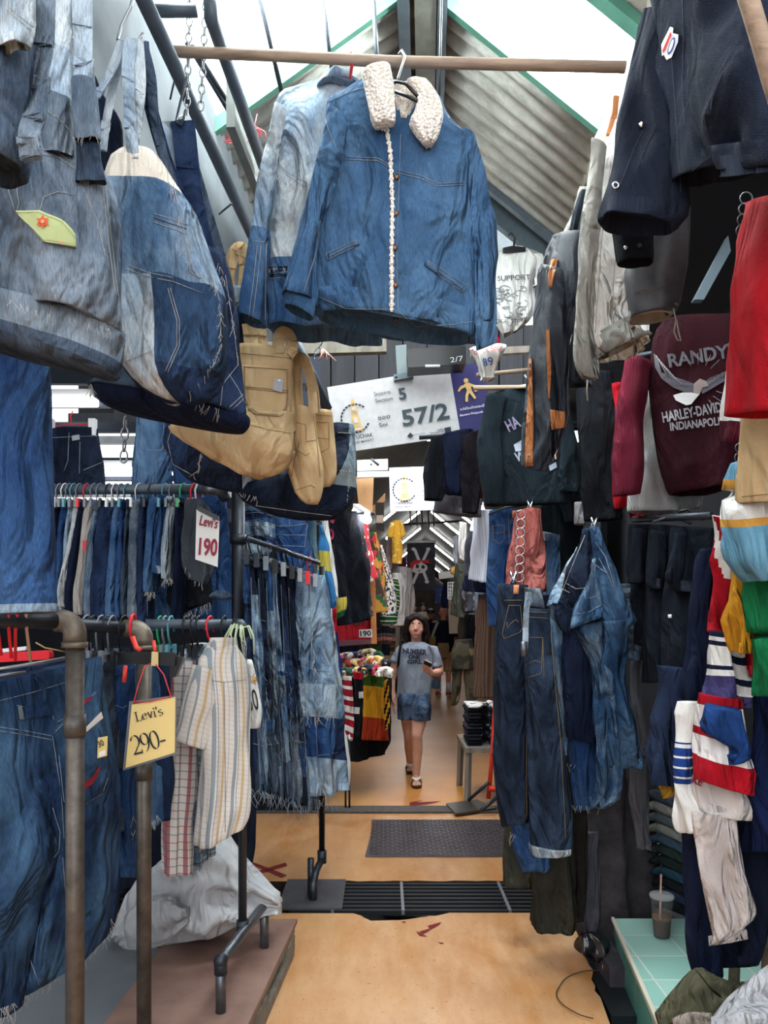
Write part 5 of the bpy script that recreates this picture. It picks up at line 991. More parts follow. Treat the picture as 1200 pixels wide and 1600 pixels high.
h = thing('hanger', 'red hanger hook of the pale patchwork jacket on the wooden pole', 'hanger'); pipe('hook', [P(545, 98, 2.32), P(546, 84, 2.3), P(551, 79, 2.27), P(555, 85, 2.25), P(550, 100, 2.24), P(547, 122, 2.3)], .005, plain('#e0454a', .4), h, 8)
# ---------- signs
SGN = plain('#d4d5d8', .6, 0, .2, .06, 18, 0, '#c2c3c4'); PURP = plain('#2c2a63', .5, 0, .3); GOLD = plain('#d9b56f', .6); SLATE = plain('#33454f', .6); TXT = plain('#22303c', .7)
T = thing('lane_sign', 'white and purple lane sign numbered 57/2 hanging tilted below the jackets', 'sign')
D = 5.5
p = plate('white_panel', [(511, 605), (702, 574), (720, 680), (529, 708)], D, .02, SGN, T, rnd=0)
pu = plate('purple_panel', [(702, 574), (756, 565), (769, 671), (720, 680)], D, .02, PURP, T)
ux, uy = .985, -.17
def sg(s, x0, y0, w, h, mt, bold, nm, pl=None): return text(nm, pl or p, s, x0, y0, x0 + w * ux, y0 + w * uy, h, mt, T, bold, .012)
sg('5', 624, 625, 12, 17, SLATE, .025, 'numeral'); sg('57/2', 630, 666, 74, 24, SLATE, .025, 'lane_number')
sg('Section', 587, 630, 27, 6, TXT, .005, 'lettering'); sg('โครงการ', 585, 620, 26, 5.5, TXT, .005, 'thai_lettering'); sg('ซอย', 591, 657, 19, 6.5, TXT, .01, 'thai_lettering'); sg('Soi', 593, 668, 13, 6.5, TXT, .005, 'lettering')
sg('CHATUCHAK', 537, 690, 47, 6, TXT, .012, 'lettering'); sg('WEEKEND MARKET', 538, 697, 47, 3.6, TXT, .012, 'lettering')
sg('รฟม', 683, 674, 11, 3, TXT, .01, 'thai_lettering'); sg('โครงการ', 672, 679, 22, 3, TXT, .01, 'thai_lettering'); sg('โครงการตลาดนัด', 646, 681, 18, 2, TXT, .005, 'thai_lettering')
sg('ระวังโดนล้วงกระเป๋า', 719, 642, 40, 3.5, plain('#e6e3f2', .6), .01, 'thai_lettering', pu); sg('Beware Pickpockets', 719, 651, 42, 3.2, plain('#e6e3f2', .6), .015, 'lettering', pu)
def tower(T, p, X, Y, s, a):
    ca, sa = math.cos(a), math.sin(a); R = lambda q: [(X + s * (x * ca - y * sa), Y + s * (x * sa + y * ca)) for x, y in q]
    shapes('gold_clock_tower', p, [R([(-5, -20), (0, -32), (5, -20)]), R([(-5, -18), (5, -18), (5, -8), (-5, -8)]), R([(-6, -7), (6, -7), (6, -5), (-6, -5)]), R([(-5, -4), (5, -4), (7, 16), (-7, 16)]), R([(-9, 17), (9, 17), (10, 24), (-10, 24)])], GOLD, T, .012)
    shapes('tower_windows', p, [R([(-3, -16), (3, -16), (3, -11), (-3, -11)]), R([(-3, 1), (3, 1), (3, 10), (-3, 10)]), R([(-6, 19), (6, 19), (6, 22), (-6, 22)])], SGN, T, .018)
    ring = []
    for k in range(20):
        a0 = math.radians(-42 - k * 14.6); a1 = math.radians(-42 - k * 14.6 - 11); r0, r1 = 21.5, 24.5
        ring.append(R([(r0 * math.cos(a0), -r0 * -math.sin(a0) + 2), (r1 * math.cos(a0), r1 * math.sin(a0) + 2), (r1 * math.cos(a1), r1 * math.sin(a1) + 2), (r0 * math.cos(a1), r0 * math.sin(a1) + 2)]))
    shapes('railway_ring', p, ring, TXT, T, .012)
tower(T, p, 555, 652, .95, -.17)
shapes('tower_emblem', p, [[(636, 682), (641, 676), (646, 681), (641, 685)], [(694, 669), (704, 667), (705, 676), (696, 678)]], TXT, T, .012)
shapes('pickpocket_figure', pu, [[(728 + 3.8 * math.cos(k * .7), 595 + 3.8 * math.sin(k * .7)) for k in range(9)], [(725, 600), (733, 598), (737, 610), (730, 612)], [(730, 610), (736, 609), (744, 622), (741, 624), (734, 615)], [(729, 611), (734, 612), (731, 620), (731, 628), (727, 628), (727, 619)], [(733, 599), (742, 602), (745, 608), (742, 609), (739, 605), (733, 604)], [(726, 601), (728, 605), (721, 608), (717, 613), (715, 611), (719, 604)], [(739, 608), (745, 605), (748, 610), (742, 613)]], GOLD, T, .012)
T2 = thing('sign_bracket', 'grey steel strap and clamp carrying the 57/2 lane sign', 'bracket'); plate('strap', [(618, 540), (635, 538), (636, 590), (621, 592)], D - .03, .02, plain('#7b8a8c', .5, .4), T2); plate('clamp', [(615, 585), (645, 580), (646, 589), (616, 594)], D - .05, .06, plain('#66757a', .5, .4), T2)
for x, y in ((619, 589), (642, 584)):
    m = MB(); m.sphere(P(x, y, D - .055), .008); m.build('bolt', STEELD, T2)
T = thing('lane_sign', 'smaller white market sign with a clock tower emblem, hanging behind the 57/2 sign', 'sign')
p = plate('panel', [(608, 731), (690, 728), (692, 796), (610, 799)], 6.8, .02, plain('#dcdee8', .5, 0, .3), T)
tower(T, p, 632, 764, .78, -.03)
text('lettering', p, 'CHATUCHAK', 616, 789, 646, 788, 4, TXT, T, .012, .014); text('lettering', p, 'WEEKEND MARKET', 616, 794, 646, 793, 2.5, TXT, T, .012, .014); text('thai_lettering', p, 'โครงการ', 653, 748, 668, 747, 4, TXT, T, .005, .014); text('lettering', p, 'Section', 653, 756, 670, 755, 4, TXT, T, .005, .014); text('thai_lettering', p, 'ซอย', 653, 770, 666, 769, 4.5, TXT, T, .01, .014); text('lettering', p, 'Soi', 654, 777, 662, 776, 4.5, TXT, T, .005, .014)
T = thing('steel_bracket', 'grey steel plate bracket left of the small market sign', 'bracket'); p = plate('plate', [(558, 719), (606, 717), (606, 734), (558, 736)], 6.6, .03, plain('#a6a9ac', .5, .2), T); plate('lower_plate', [(558, 737), (608, 736), (608, 744), (558, 746)], 6.6, .05, plain('#b5b8bb', .5, .2), T); shapes('hole', p, [[(580 + 2 * math.cos(k), 726 + 2 * math.sin(k)) for k in range(6)]], INK, T, .01)
pipe('bolt', [P(580, 717, 6.5), P(592, 727, 6.5)], .012, STEELD, T)
T = thing('black_speaker_box', 'black box marked in white lying on the beam above the 57/2 sign', 'box'); p = plate('face', [(636, 545), (728, 540), (728, 568), (638, 574)], 5.2, .2, PLASTIC_BLACK, T); text('chalk_mark', p, '2/7', 704, 567, 724, 564, 8, plain('#b9bcc0', .8), T, .0, .012); m = MB(); m.box(P(676, 572, 5.19), (.05, .004, .008)); m.build('white_sticker', PLASTIC_WHITE, T)
tag(plate('timber_beam', [(736, 544), (828, 540), (828, 550), (736, 555)], 5.6, .05, GREYWOOD), 'short weathered timber under the white printed tee', 'beam')
tag(pipe('bamboo_pole', [P(745, 586, 5.2), P(830, 578, 5.0)], .014, POLE), 'thin wooden pole under the knotted white cloth marked 89', 'pole')
# white tee "I SUPPORT"
T = thing('printed_t_shirt', 'white tee printed I SUPPORT with a line drawing, right of the denim jackets', 't-shirt')
b = tube('body', [(786, 390, 822, 388), (768, 398, 842, 396), (762, 410, 850, 410), (764, 440, 836, 440), (768, 480, 834, 480), (776, 506, 824, 500), (786, 524, 806, 518)], 4.2, cloth('#f1f0ee', '#e2e1df'), T, (.05, .07, .09, .1, .1, .08, .04), (3, .012), .01, n=52)
tube('sleeve', [(832, 398, 848, 398), (836, 420, 854, 416), (834, 448, 852, 444)], 4.15, cloth('#f1f0ee', '#e2e1df'), T, .07, (2, .005), .005)
text('lettering', b, 'I SUPPORT', 772, 440, 828, 437, 8, TXT, T, .0, .006); text('lettering', b, 'LOCAL STORE', 772, 505, 822, 503, 6, TXT, T, .0, .006)
rq = random.Random(4); ln = []
for k in range(26):
    x = 775 + rq.random() * 46; y = 448 + rq.random() * 46; r = 3 + rq.random() * 6; a = rq.random() * 6; ln.append([(x + r * math.cos(a + t * .5), y + .7 * r * math.sin(a + t * .5)) for t in range(8)])
seam([b], ln, plain('#7a7f86', .8), b, .0022, 'line_drawing', .004)
h = thing('hanger', 'black hanger in the neck of the white printed tee', 'hanger'); plate('arms', [(786, 387), (800, 384), (822, 386), (821, 392), (787, 393)], 4.12, .04, PLASTIC_BLACK, h); pipe('hook', [P(803, 384, 4.14), P(804, 372, 4.14), P(799, 364, 4.14), P(794, 368, 4.14)], .006, PLASTIC_BLACK, h)
# knotted white cloth with 89
T = thing('knotted_cloth', 'knotted white printed cloth marked 89 in blue, hanging by the jacket cuff', 'cloth')
b = tube('body', [(735, 545, 790, 540), (742, 560, 784, 556), (748, 578, 776, 576), (754, 588, 770, 588), (752, 594, 772, 593)], 3.0, WHITE, T, (.03, .05, .05, .03, .03), (4, .008), .008, n=40, closed=True)
text('red_script', b, 'To    ir Sour', 736, 556, 786, 546, 9, plain('#c03048', .7), T, .0, .004); text('blue_number', b, '89', 755, 573, 771, 570, 13, BLUEINK, T, .0, .004)
tag(plate('red_tag', [(770, 512), (778, 522), (782, 536), (772, 534)], 2.95, .004, RED), 'small piece of red cloth beside the jacket cuff', 'cloth')
# ================================================================== RIGHT
tag(pipe('wooden_pole', [P(1140, -90, 1.3), P(1170, 0, 1.3), P(1185, 50, 1.32), P(1203, 115, 1.34), P(1240, 240, 1.4)], .016, POLE, n=14), 'peeled wooden pole at the top right corner over the navy jacket', 'pole')
NV = cloth('#272f42', '#171d2b', .7, sc=5)
T = thing('work_jacket', 'large dark navy work jacket with an oval breast patch, nearest at the top right', 'jacket')
fl = tube('front_panel', [(1017, 20, 1040, 10), (1008, 70, 1046, 60), (985, 140, 1052, 130), (962, 230, 1060, 220), (946, 300, 1070, 290), (934, 344, 1070, 334), (937, 350, 1046, 352)], (1.9, 1.8), NV, T, (.03, .05, .06, .06, .07, .07, .07), (3, .006), .008, n=56, seed=1)
bo = tube('body', [(1018, -30, 1260, -30), (1028, 40, 1260, 30), (1040, 100, 1260, 90), (1054, 190, 1260, 170), (1060, 260, 1260, 215), (1062, 292, 1250, 236)], (1.84, 1.5), NV, T, (.04, .06, .07, .08, .08, .08), (4, .01), .01, n=64, seed=2)
sv = tube('sleeve', [(1090, -30, 1260, -30), (1086, 60, 1260, 60), (1086, 140, 1250, 140), (1104, 190, 1240, 190), (1128, 235, 1230, 225), (1140, 262, 1225, 262)], (1.62, 1.42), NV, T, (.06, .07, .08, .08, .07, .06), (3, .01), .014, n=52, seed=3)
tube('cuff', [(1128, 226, 1228, 214), (1136, 246, 1228, 240), (1146, 268, 1224, 264)], (1.6, 1.42), NV, T, .075, (4, .008), .012)
seam([fl, bo], [[(1012, 190), (992, 230), (968, 292)], [(1026, 196), (1004, 244), (984, 294)]], plain('#0c1018', .6), fl, .0022, 'zip'); seam([bo, fl], [[(1066, 280), (1100, 252), (1130, 232)], [(1066, 0), (1068, 60), (1066, 130), (1070, 200)], [(1047, 60), (1056, 180), (1064, 300)]], plain('#3a4256', .8), bo, .0014, 'seam')
m = MB(); m.pipe(arc(on(fl, 963, 291, .006), .007, 0, 6.28, 14, XA, ZA)[:-1], .0028, 0, 8, True); m.build('zip_pull', CHROME, T)
m = MB(); m.sphere(on(fl, 1004, 195, .004), (.008, .004, .008)); m.build('snap', CHROME, T); m = MB(); m.sphere(on([bo, sv], 1138, 254, .004), .004); m.build('rivet', CHROME, T)
def ell(x, y, rx, ry, a, n=20): return [(x + rx * math.cos(t) * math.cos(a) - ry * math.sin(t) * math.sin(a), y + rx * math.cos(t) * math.sin(a) + ry * math.sin(t) * math.cos(a)) for t in [k * 6.283 / n for k in range(n)]]
shapes('logo_patch', [bo, fl], [[(1034, 70), (1048, 42), (1053, 44), (1052, 52), (1061, 54), (1060, 66), (1050, 90), (1042, 94), (1038, 86), (1035, 88)]], plain('#e4e6ea', .8), T, .003); shapes('logo_red_bar', [bo, fl], [[(1036, 80), (1049, 50), (1051, 55), (1038, 84)]], plain('#c23a2c', .8), T, .005); shapes('logo_blue_oval', [bo, fl], [ell(1050, 72, 4, 14, .35)], plain('#3a5aa8', .8), T, .0045)
shapes('logo_white_oval', [bo, fl], [ell(1050, 72, 2.4, 11, .35)], plain('#e4e6ea', .8), T, .0055)
# black sleeve end, distressed leather sleeve
T = thing('black_jacket', 'black jacket of which the snapped sleeve end shows under the navy jacket', 'jacket'); b = tube('sleeve', [(950, 330, 1020, 330), (956, 360, 1020, 360), (962, 390, 1020, 394), (967, 409, 1019, 412)], 2.05, BLACK, T, .05, (2, .004), .004)
for x, y, mt in ((978, 387, CHROME), (999, 384, STEELD)):
    m = MB(); m.sphere(on(b, x, y, .004), (.006, .004, .006)); m.build('snap', mt, T)
LEA = plain('#47474a', .5, 0, .4, 0, 9, .4, '#1f2024'); LEAB = plain('#8f8a82', .6, 0, .3, 0, 30, .3, '#6d675f')
T = thing('leather_jacket', 'worn grey leather jacket whose wide sleeve hangs behind the black snapped cuff', 'jacket')
b = tube('sleeve', [(1000, 330, 1074, 330), (985, 390, 1074, 390), (979, 440, 1068, 440), (984, 486, 1058, 482), (985, 498, 1046, 494)], 2.15, LEA, T, (.05, .06, .06, .06, .06), (2, .005), .009, n=48)
tube('cuff', [(984, 486, 1057, 482), (986, 498, 1046, 496)], 2.148, LEAB, T, .062, (2, .002), .003, hem=.05)
pipe('zip_cord', [P(1052, 482, 2.1), P(1056, 500, 2.1), P(1053, 518, 2.1), P(1058, 531, 2.1), P(1064, 533, 2.1), P(1060, 518, 2.1), P(1057, 500, 2.1)], .002, LEAB, T, 6)
seam([b], [[(993, 458), (1005, 452), (1018, 454), (1036, 448)], [(1000, 455), (1010, 458), (1024, 450)], [(1074, 360), (1072, 420), (1062, 474)]], plain('#5d4a42', .7), b, .0016, 'embroidery')
# pale suede jacket
SUE = cloth('#fcfbf8', '#e8e5de', .9, .8, 12); SUEG = cloth('#b5b2aa', '#77746e', .8, .8, 9)
T = thing('suede_jacket', 'pale grey suede jacket with a dark lined hem, hanging left of the leather sleeve', 'jacket')
b = tube('body', [(965, 190, 1005, 190), (948, 260, 1000, 280), (930, 350, 985, 370), (922, 450, 978, 440), (922, 520, 980, 495), (925, 562, 1012, 530)], (2.5, 2.4), SUE, T, (.04, .06, .08, .09, .09, .09), (4, .012), .012, n=60, seed=5, hem=.06)
hbm = tube('hem_band', [(920, 532, 984, 494), (923, 548, 1000, 512), (927, 566, 1014, 522)], (2.49, 2.39), SUEG, T, .095, (4, .008), .008, n=60, hem=.06, seed=5)
m = MB(); m.sphere(on([hbm, b], 988, 512, .004), (.007, .004, .007)); m.build('snap', BRASS, T)
s2 = tube('sleeve', [(925, 220, 950, 230), (912, 320, 938, 330), (904, 420, 930, 430), (899, 520, 925, 525), (900, 566, 926, 570), (908, 590, 937, 592)], (2.42, 2.4), SUEG, T, (.03, .05, .055, .055, .05, .04), (2, .006), .01, n=40, hem=.06, seed=6)
seam([b], [[(955, 250), (940, 380), (930, 520)], [(975, 300), (960, 420), (956, 500)]], plain('#8d877c', .8), b, .0016); pipe('zip_cord', [P(918, 594, 2.38), P(917, 610, 2.38), P(918, 626, 2.38)], .003, LEAB, T, 6)
T = thing('sheepskin_jacket', 'white sheepskin jacket of which a bright edge shows under the roof beam', 'jacket'); tube('body', [(1018, 20, 1032, 10), (995, 80, 1010, 80), (970, 140, 992, 150), (950, 190, 975, 200), (930, 240, 956, 256), (925, 290, 945, 300)], (2.65, 2.6), cloth('#f4f2f0', '#dedad6'), T, .06, (3, .008), .01); strap('orange_strap', [(963, 150), (960, 180), (952, 210)], 2.55, .02, plain('#b3703f', .7), T)
# black nylon jacket with orange stripes
NYL = cloth('#2c3442', '#161c27', .9, .45, 7, spec=.4); ORGM = cloth('#c9824f', '#a9683c', .7, .5, 12)
T = thing('nylon_jacket', 'black nylon jacket with orange striped sleeve hanging beside the white printed tee', 'jacket')
b = tube('body', [(872, 370, 912, 360), (856, 420, 908, 410), (850, 480, 905, 480), (862, 540, 905, 540), (870, 600, 908, 595), (888, 606, 912, 598)], (2.75, 2.6), NYL, T, (.04, .06, .08, .08, .08, .06), (3, .012), .012, n=48, seed=2)
sl = tube('sleeve', [(850, 415, 876, 420), (842, 450, 882, 455), (836, 500, 884, 500), (828, 580, 888, 580), (822, 660, 884, 660), (822, 728, 846, 736)], (2.62, 2.55), NYL, T, (.03, .06, .065, .065, .06, .05), (3, .008), .012, n=52, seed=3)
patch('orange_shoulder', [b, sl], [(862, 406, 872, 404), (856, 430, 866, 434), (858, 450, 862, 450)], ORGM, T, .004); patch('orange_stripe', [sl], [(828, 560, 832, 560), (824, 640, 834, 640), (820, 730, 833, 728)], ORGM, T, .004, 3, 14); patch('orange_stripe', [sl], [(853, 516, 858, 516), (855, 580, 861, 580), (857, 622, 859, 624)], ORGM, T, .004, 3, 14); patch('orange_cuff_panel', [sl], [(860, 640, 882, 644), (861, 672, 882, 668)], ORGM, T, .004)
m = MB(); m.bar(on([b], 892, 524, .008), on([b], 890, 540, .008), .006, .004); m.build('zip_pull', CHROME, T)
pipe('black_ring', arc(P(860, 407, 2.7), .022, 0, 6.28, 20, XA, ZA), .003, PLASTIC_BLACK, T, 6)
T = thing('grey_jacket', 'light grey jacket shoulder between the nylon jacket and the suede jacket', 'jacket'); tube('body', [(905, 300, 930, 296), (892, 340, 920, 340), (884, 380, 908, 390), (890, 420, 904, 430)], (2.85, 2.8), cloth('#b3aca6', '#908a86', .8), T, .06, (3, .01), .01, closed=True); tube('dark_sleeve', [(905, 300, 915, 300), (896, 330, 906, 340), (890, 360, 898, 370)], 2.75, CHAR, T, .03, (2, .004), .005, closed=True)
# long sleeve dark thermal
TH = cloth('#25343f', '#1a262f', .6, knit=90)
T = thing('thermal_shirt', 'dark teal long-sleeved thermal shirt with a printed eagle, right of the 57/2 sign', 'shirt')
b = tube('body', [(790, 608, 826, 606), (768, 616, 858, 610), (762, 640, 880, 630), (772, 690, 884, 690), (778, 740, 886, 740), (780, 790, 888, 786)], (3.85, 3.65), TH, T, (.04, .06, .09, .1, .1, .1), (4, .012), .01, n=60, hem=.03)
tube('sleeve', [(762, 618, 792, 622), (752, 660, 782, 668), (746, 710, 784, 716), (754, 760, 784, 762), (758, 788, 784, 790)], (3.72, 3.72), TH, T, (.04, .06, .06, .055, .05), (2, .008), .009, n=40); tube('sleeve', [(858, 620, 886, 620), (874, 680, 900, 684), (876, 740, 905, 746), (880, 768, 904, 770)], 3.6, TH, T, .06, (2, .008), .009, n=40)
seam([b], [[(792, 610), (798, 622), (812, 628), (826, 622), (832, 610)]], plain('#17222a', .8), b, .004, 'neck_rib'); PR1 = plain('#8b93a3', .8); text('lettering', b, 'HA', 796, 675, 815, 665, 18, plain('#6d6580', .8), T, .03, .005); text('lettering', b, 'W', 807, 722, 822, 718, 14, PR1, T, .03, .005); text('lettering', b, 'Y', 862, 718, 874, 716, 14, plain('#b98a7c', .8), T, .03, .005)
shapes('printed_eagle', b, [[(803, 695), (812, 690), (822, 682), (824, 692), (818, 704), (806, 706)], [(812, 708), (826, 700), (828, 712), (818, 716)], [(858, 728), (868, 722), (870, 730), (860, 736)]], PR1, T, .005)
tag(pipe('wooden_rail', [P(740, 606, 3.75), P(880, 605, 3.75), P(1240, 596, 3.75)], .012, POLE), 'thin rail holding the dark teal thermal shirt', 'rail')
h = thing('hanger', 'pale hanger at the neck of the dark teal thermal shirt', 'hanger'); pipe('hook', [P(822, 604, 3.75), P(824, 592, 3.75), P(819, 586, 3.75)], .005, WIRE, h); pipe('arms', [P(795, 606, 3.75), P(822, 602, 3.75), P(845, 606, 3.72)], .006, PLASTIC_WHITE, h)
for i, (rows, d, mt, l) in enumerate([([(672, 686, 712, 680), (664, 720, 712, 720), (662, 780, 690, 782)], 4.9, BLACK, 'black jacket with hanging sleeve, left of the dark group under the 57/2 sign'), ([(690, 680, 740, 672), (692, 760, 730, 760), (700, 772, 720, 774)], 4.86, NAVY, 'navy sweatshirt in the middle of the dark group under the 57/2 sign'), ([(720, 684, 762, 670), (720, 740, 758, 740), (722, 800, 746, 802)], 4.8, cloth('#1d1620', '#120d15'), 'black-plum shirt right in the dark group under the 57/2 sign'), ([(745, 676, 768, 670), (742, 740, 756, 740), (738, 776, 752, 778)], 4.9, MAROON, 'maroon shirt sleeve beside the dark teal thermal shirt'), ([(680, 760, 750, 758), (678, 795, 750, 795), (677, 800, 752, 808)], 5.3, cloth('#7a7880', '#5a5a63'), 'grey heather shirt hem under the dark shirts below the 57/2 sign')]):
    T = thing('dark_shirt', l, 'shirt', 'shirts under the lane sign'); tube('body', rows, d, mt, T, .08, (3, .012), .01, n=44, seed=i)
# hanging shirts of the middle right
T = thing('thermal_shirt', 'maroon thermal shirt with arched grey lettering over a spread eagle', 'shirt')
MA = cloth('#45101f', '#2c0a15', .6, knit=70)
b = tube('body', [(1040, 500, 1160, 490), (1022, 530, 1175, 520), (1018, 600, 1178, 590), (1024, 680, 1165, 680), (1034, 740, 1158, 730), (1050, 775, 1150, 758)], (3.1, 2.95), MA, T, (.04, .07, .09, .1, .1, .1), (3, .012), .01, n=64)
tube('sleeve', [(982, 560, 1016, 570), (968, 620, 1004, 640), (962, 700, 1000, 705), (962, 745, 999, 744), (963, 774, 995, 772)], (3.05, 3.08), cloth('#7c1b34', '#57132a', .6, knit=70), T, (.04, .06, .06, .05, .045), (2, .008), .009, n=40)
GP = plain('#545159', .8); GP2 = plain('#817e84', .8)
text('arched_lettering', b, "RANDY'S", 1046, 574, 1156, 556, 20, GP, T, .03, .006, 0); text('lettering', b, 'HARLEY-DAVIDSON', 1037, 660, 1156, 638, 15, GP2, T, .03, .006); text('lettering', b, 'INDIANAPOLIS, IN', 1048, 673, 1150, 661, 12, GP2, T, .03, .006)
EG = [[(1022, 552), (1028, 558), (1034, 582), (1052, 588), (1080, 598), (1092, 604), (1086, 616), (1072, 614), (1052, 606), (1034, 592), (1024, 574)], [(1092, 604), (1110, 590), (1136, 580), (1152, 566), (1150, 578), (1132, 596), (1112, 608), (1098, 616)], [(1084, 600), (1094, 592), (1104, 596), (1108, 604), (1098, 606), (1094, 616), (1084, 614)], [(1080, 614), (1094, 616), (1080, 632), (1072, 634), (1056, 626), (1052, 618), (1066, 614)]]
shapes('eagle_wings', b, EG[:2], plain('#4a4650', .8), T, .006); shapes('eagle_head', b, [EG[2]], plain('#7d6f6c', .8), T, .008); shapes('eagle_tail', b, [EG[3]], plain('#b9b6b8', .8), T, .008)
fe = [[(1026 + i * 4, 556 + i * 5), (1034 + i * 5, 570 + i * 5), (1044 + i * 5, 590 + i * 2.5)] for i in range(7)] + [[(1104 + i * 6, 606 - i * 4), (1112 + i * 6, 594 - i * 4)] for i in range(6)] + [[(1092 + 30 * math.cos(a), 600 + 30 * math.sin(a)), (1092 + 52 * math.cos(a), 600 + 48 * math.sin(a))] for a in [.4, .7, 1.0, -1.2, -.9, -1.6, -2.0]]
seam([b], fe, GP2, b, .0014, 'feather_lines', .007)
T = thing('thermal_shirt', 'white waffle shirt hanging open behind the maroon printed one', 'shirt'); WA = cloth('#e6e4e4', '#cbc9cc', .7, knit=80)
tube('front', [(995, 595, 1022, 592), (992, 640, 1026, 640), (994, 700, 1040, 700), (988, 760, 1052, 770), (984, 800, 1062, 800)], (3.22, 3.2), WA, T, (.03, .05, .06, .07, .07), (3, .014), .012, n=48); tube('back', [(1040, 740, 1096, 730), (1046, 776, 1098, 770), (1050, 802, 1094, 792)], (3.3, 3.25), WA, T, .07, (3, .012), .01)
T = thing('red_shirt', 'red shirt hem and sleeve left of the white waffle shirt', 'shirt'); tube('body', [(955, 600, 975, 600), (954, 700, 978, 700), (953, 770, 984, 770), (958, 796, 974, 794)], (3.3, 3.3), RED, T, .05, (3, .006), .006); tube('hem', [(980, 770, 1020, 780), (982, 800, 1026, 800), (984, 815, 1040, 806)], (3.4, 3.35), RED, T, .05, (3, .008), .006)
T = thing('dark_shirt', 'black shirt hanging between the teal thermal shirt and the red shirt', 'shirt', 'dark shirts of the right shop'); tube('body', [(908, 590, 955, 580), (900, 640, 960, 640), (908, 720, 962, 720), (920, 815, 968, 810)], (3.4, 3.3), BLACK, T, .08, (3, .012), .01)
T = thing('dark_shirt', 'grey-black shirt with a pale cuff behind the teal thermal shirt', 'shirt', 'dark shirts of the right shop'); tube('body', [(870, 700, 915, 690), (880, 760, 920, 760), (900, 812, 922, 812)], (3.9, 3.7), CHAR, T, .08, (3, .01), .01); tube('pale_cuff', [(898, 785, 916, 785), (900, 818, 912, 820)], 3.5, cloth('#8f8b90'), T, .04, (2, .004), .004)
tag(pipe('clothes_rail', [P(950, 566, 3.3), P(1345, 492, 3.05)], .014, STEELD), 'dark rail carrying the maroon printed thermal and its neighbours', 'rail')
tag(pipe('clothes_rail', [P(655, 684, 4.86), P(770, 676, 4.86), P(1095, 640, 4.9)], .014, STEELD), 'dark rail of the group of shirts under the 57/2 sign', 'rail')
# right edge
RDC = cloth('#c01422', '#8e0c18', .6, sc=6)
T = thing('red_sweatshirt', 'bright red sweatshirt hanging down the right edge over the tan cloth', 'sweatshirt'); b = tube('body', [(1176, 320, 1260, 300), (1166, 400, 1260, 390), (1158, 500, 1260, 500), (1154, 600, 1260, 600), (1152, 652, 1260, 642)], (1.95, 1.7), RDC, T, (.05, .07, .08, .08, .08), (3, .008), .006, n=44)
m = MB()
for i in range(4): m.pipe(arc(P(1166 - i * 2, 310 + i * 17, 1.98), .016, 0, 6.28, 16, XA, ZA)[:-1], .0018, 0, 6, True)
tag(m.build('ring_chain', STEEL), 'chain of steel rings above the red sweatshirt', 'chain')
T = thing('tan_trousers', 'tan cloth trousers hanging below the red sweatshirt at the right edge', 'trousers'); b = tube('leg', [(1166, 630, 1260, 630), (1162, 700, 1260, 700), (1160, 770, 1260, 766), (1161, 788, 1260, 784)], (2.1, 1.9), TAN, T, .07, (3, .006), .006); seam([b], [[(1160, 776), (1200, 772)]], GOLDST, b, .0012)
T = thing('rugby_shirt', 'white rugby shirt with a maroon cuff behind the red sweatshirt', 'shirt', 'rugby shirts at the right edge'); tube('sleeve', [(1150, 540, 1180, 540), (1142, 610, 1172, 620), (1138, 660, 1168, 660), (1136, 690, 1162, 694)], (2.35, 2.25), [WHITE, MAROON], T, .05, (2, .006), .006, slots=lambda u, v, f: 0 if v < .82 else 1)
BLU = cloth('#7fb2cd', '#5f97b5', .6); ORS = cloth('#dda24a')
T = thing('rugby_shirt', 'light blue shirt with an orange band and white yoke, at the right edge', 'shirt', 'rugby shirts at the right edge')
b = tube('body', [(1155, 720, 1200, 720), (1142, 790, 1210, 790), (1142, 830, 1230, 830), (1148, 870, 1240, 880), (1180, 904, 1240, 900)], (2.2, 2.0), [BLU, ORS, WHITE], T, (.05, .07, .08, .08, .07), (3, .01), .008, n=52, slots=lambda u, v, f: 0 if v < .12 else (1 if v < .18 else (0 if v < .24 else (2 if v < .42 else (0 if v < .47 else (1 if v < .53 else 0))))))
m = MB()
for i in range(4): m.pipe(arc(P(1156 - i, 700 + i * 15, 2.2), .013, 0, 6.28, 14, XA, ZA)[:-1], .002, 0, 6, True)
tag(m.build('ring_chain', STEEL), 'chain of steel rings above the light blue shirt', 'chain')
RG = 'rugby shirts at the right edge'
def rug(label, rows, d, mats, t=.05, slots=None, fold=(2, .008), nm='rugby_shirt', seed=0, part='sleeve', hem=.03, n=36, grp=RG):
    T = thing(nm, label, 'shirt', grp); b = tube(part, rows, d, mats, T, t, fold, .014, n=n, slots=slots, seed=seed, hem=hem, res=.006 if slots else .02); return T, b
rug('red rugby shirt sleeve with a white shoulder stripe, left of the light blue shirt', [(1124, 806, 1142, 812), (1120, 840, 1144, 850), (1122, 900, 1142, 905), (1112, 960, 1140, 960), (1108, 985, 1136, 1000)], (2.5, 2.45), [RED, WHITE], .05, lambda u, v, f: 1 if abs(u - (-.6 + v * 3)) < .35 and v < .5 else 0)
rug('dark navy striped rugby shirt shoulder behind the red sleeve', [(1134, 815, 1150, 822), (1136, 860, 1152, 870), (1138, 960, 1150, 960)], (2.6, 2.55), [NAVY, MAROON, WHITE], .04, lambda u, v, f: 2 if .08 < v < .12 else (1 if .14 < v < .22 else 0))
rug('golden yellow rugby shirt sleeve under the light blue shirt', [(1150, 870, 1168, 872), (1144, 920, 1172, 920), (1138, 970, 1178, 970), (1146, 1004, 1176, 1008), (1152, 1016, 1174, 1020)], (2.35, 2.3), cloth('#d99a2b', '#bb7c1c', .7), .06, None, (3, .012))
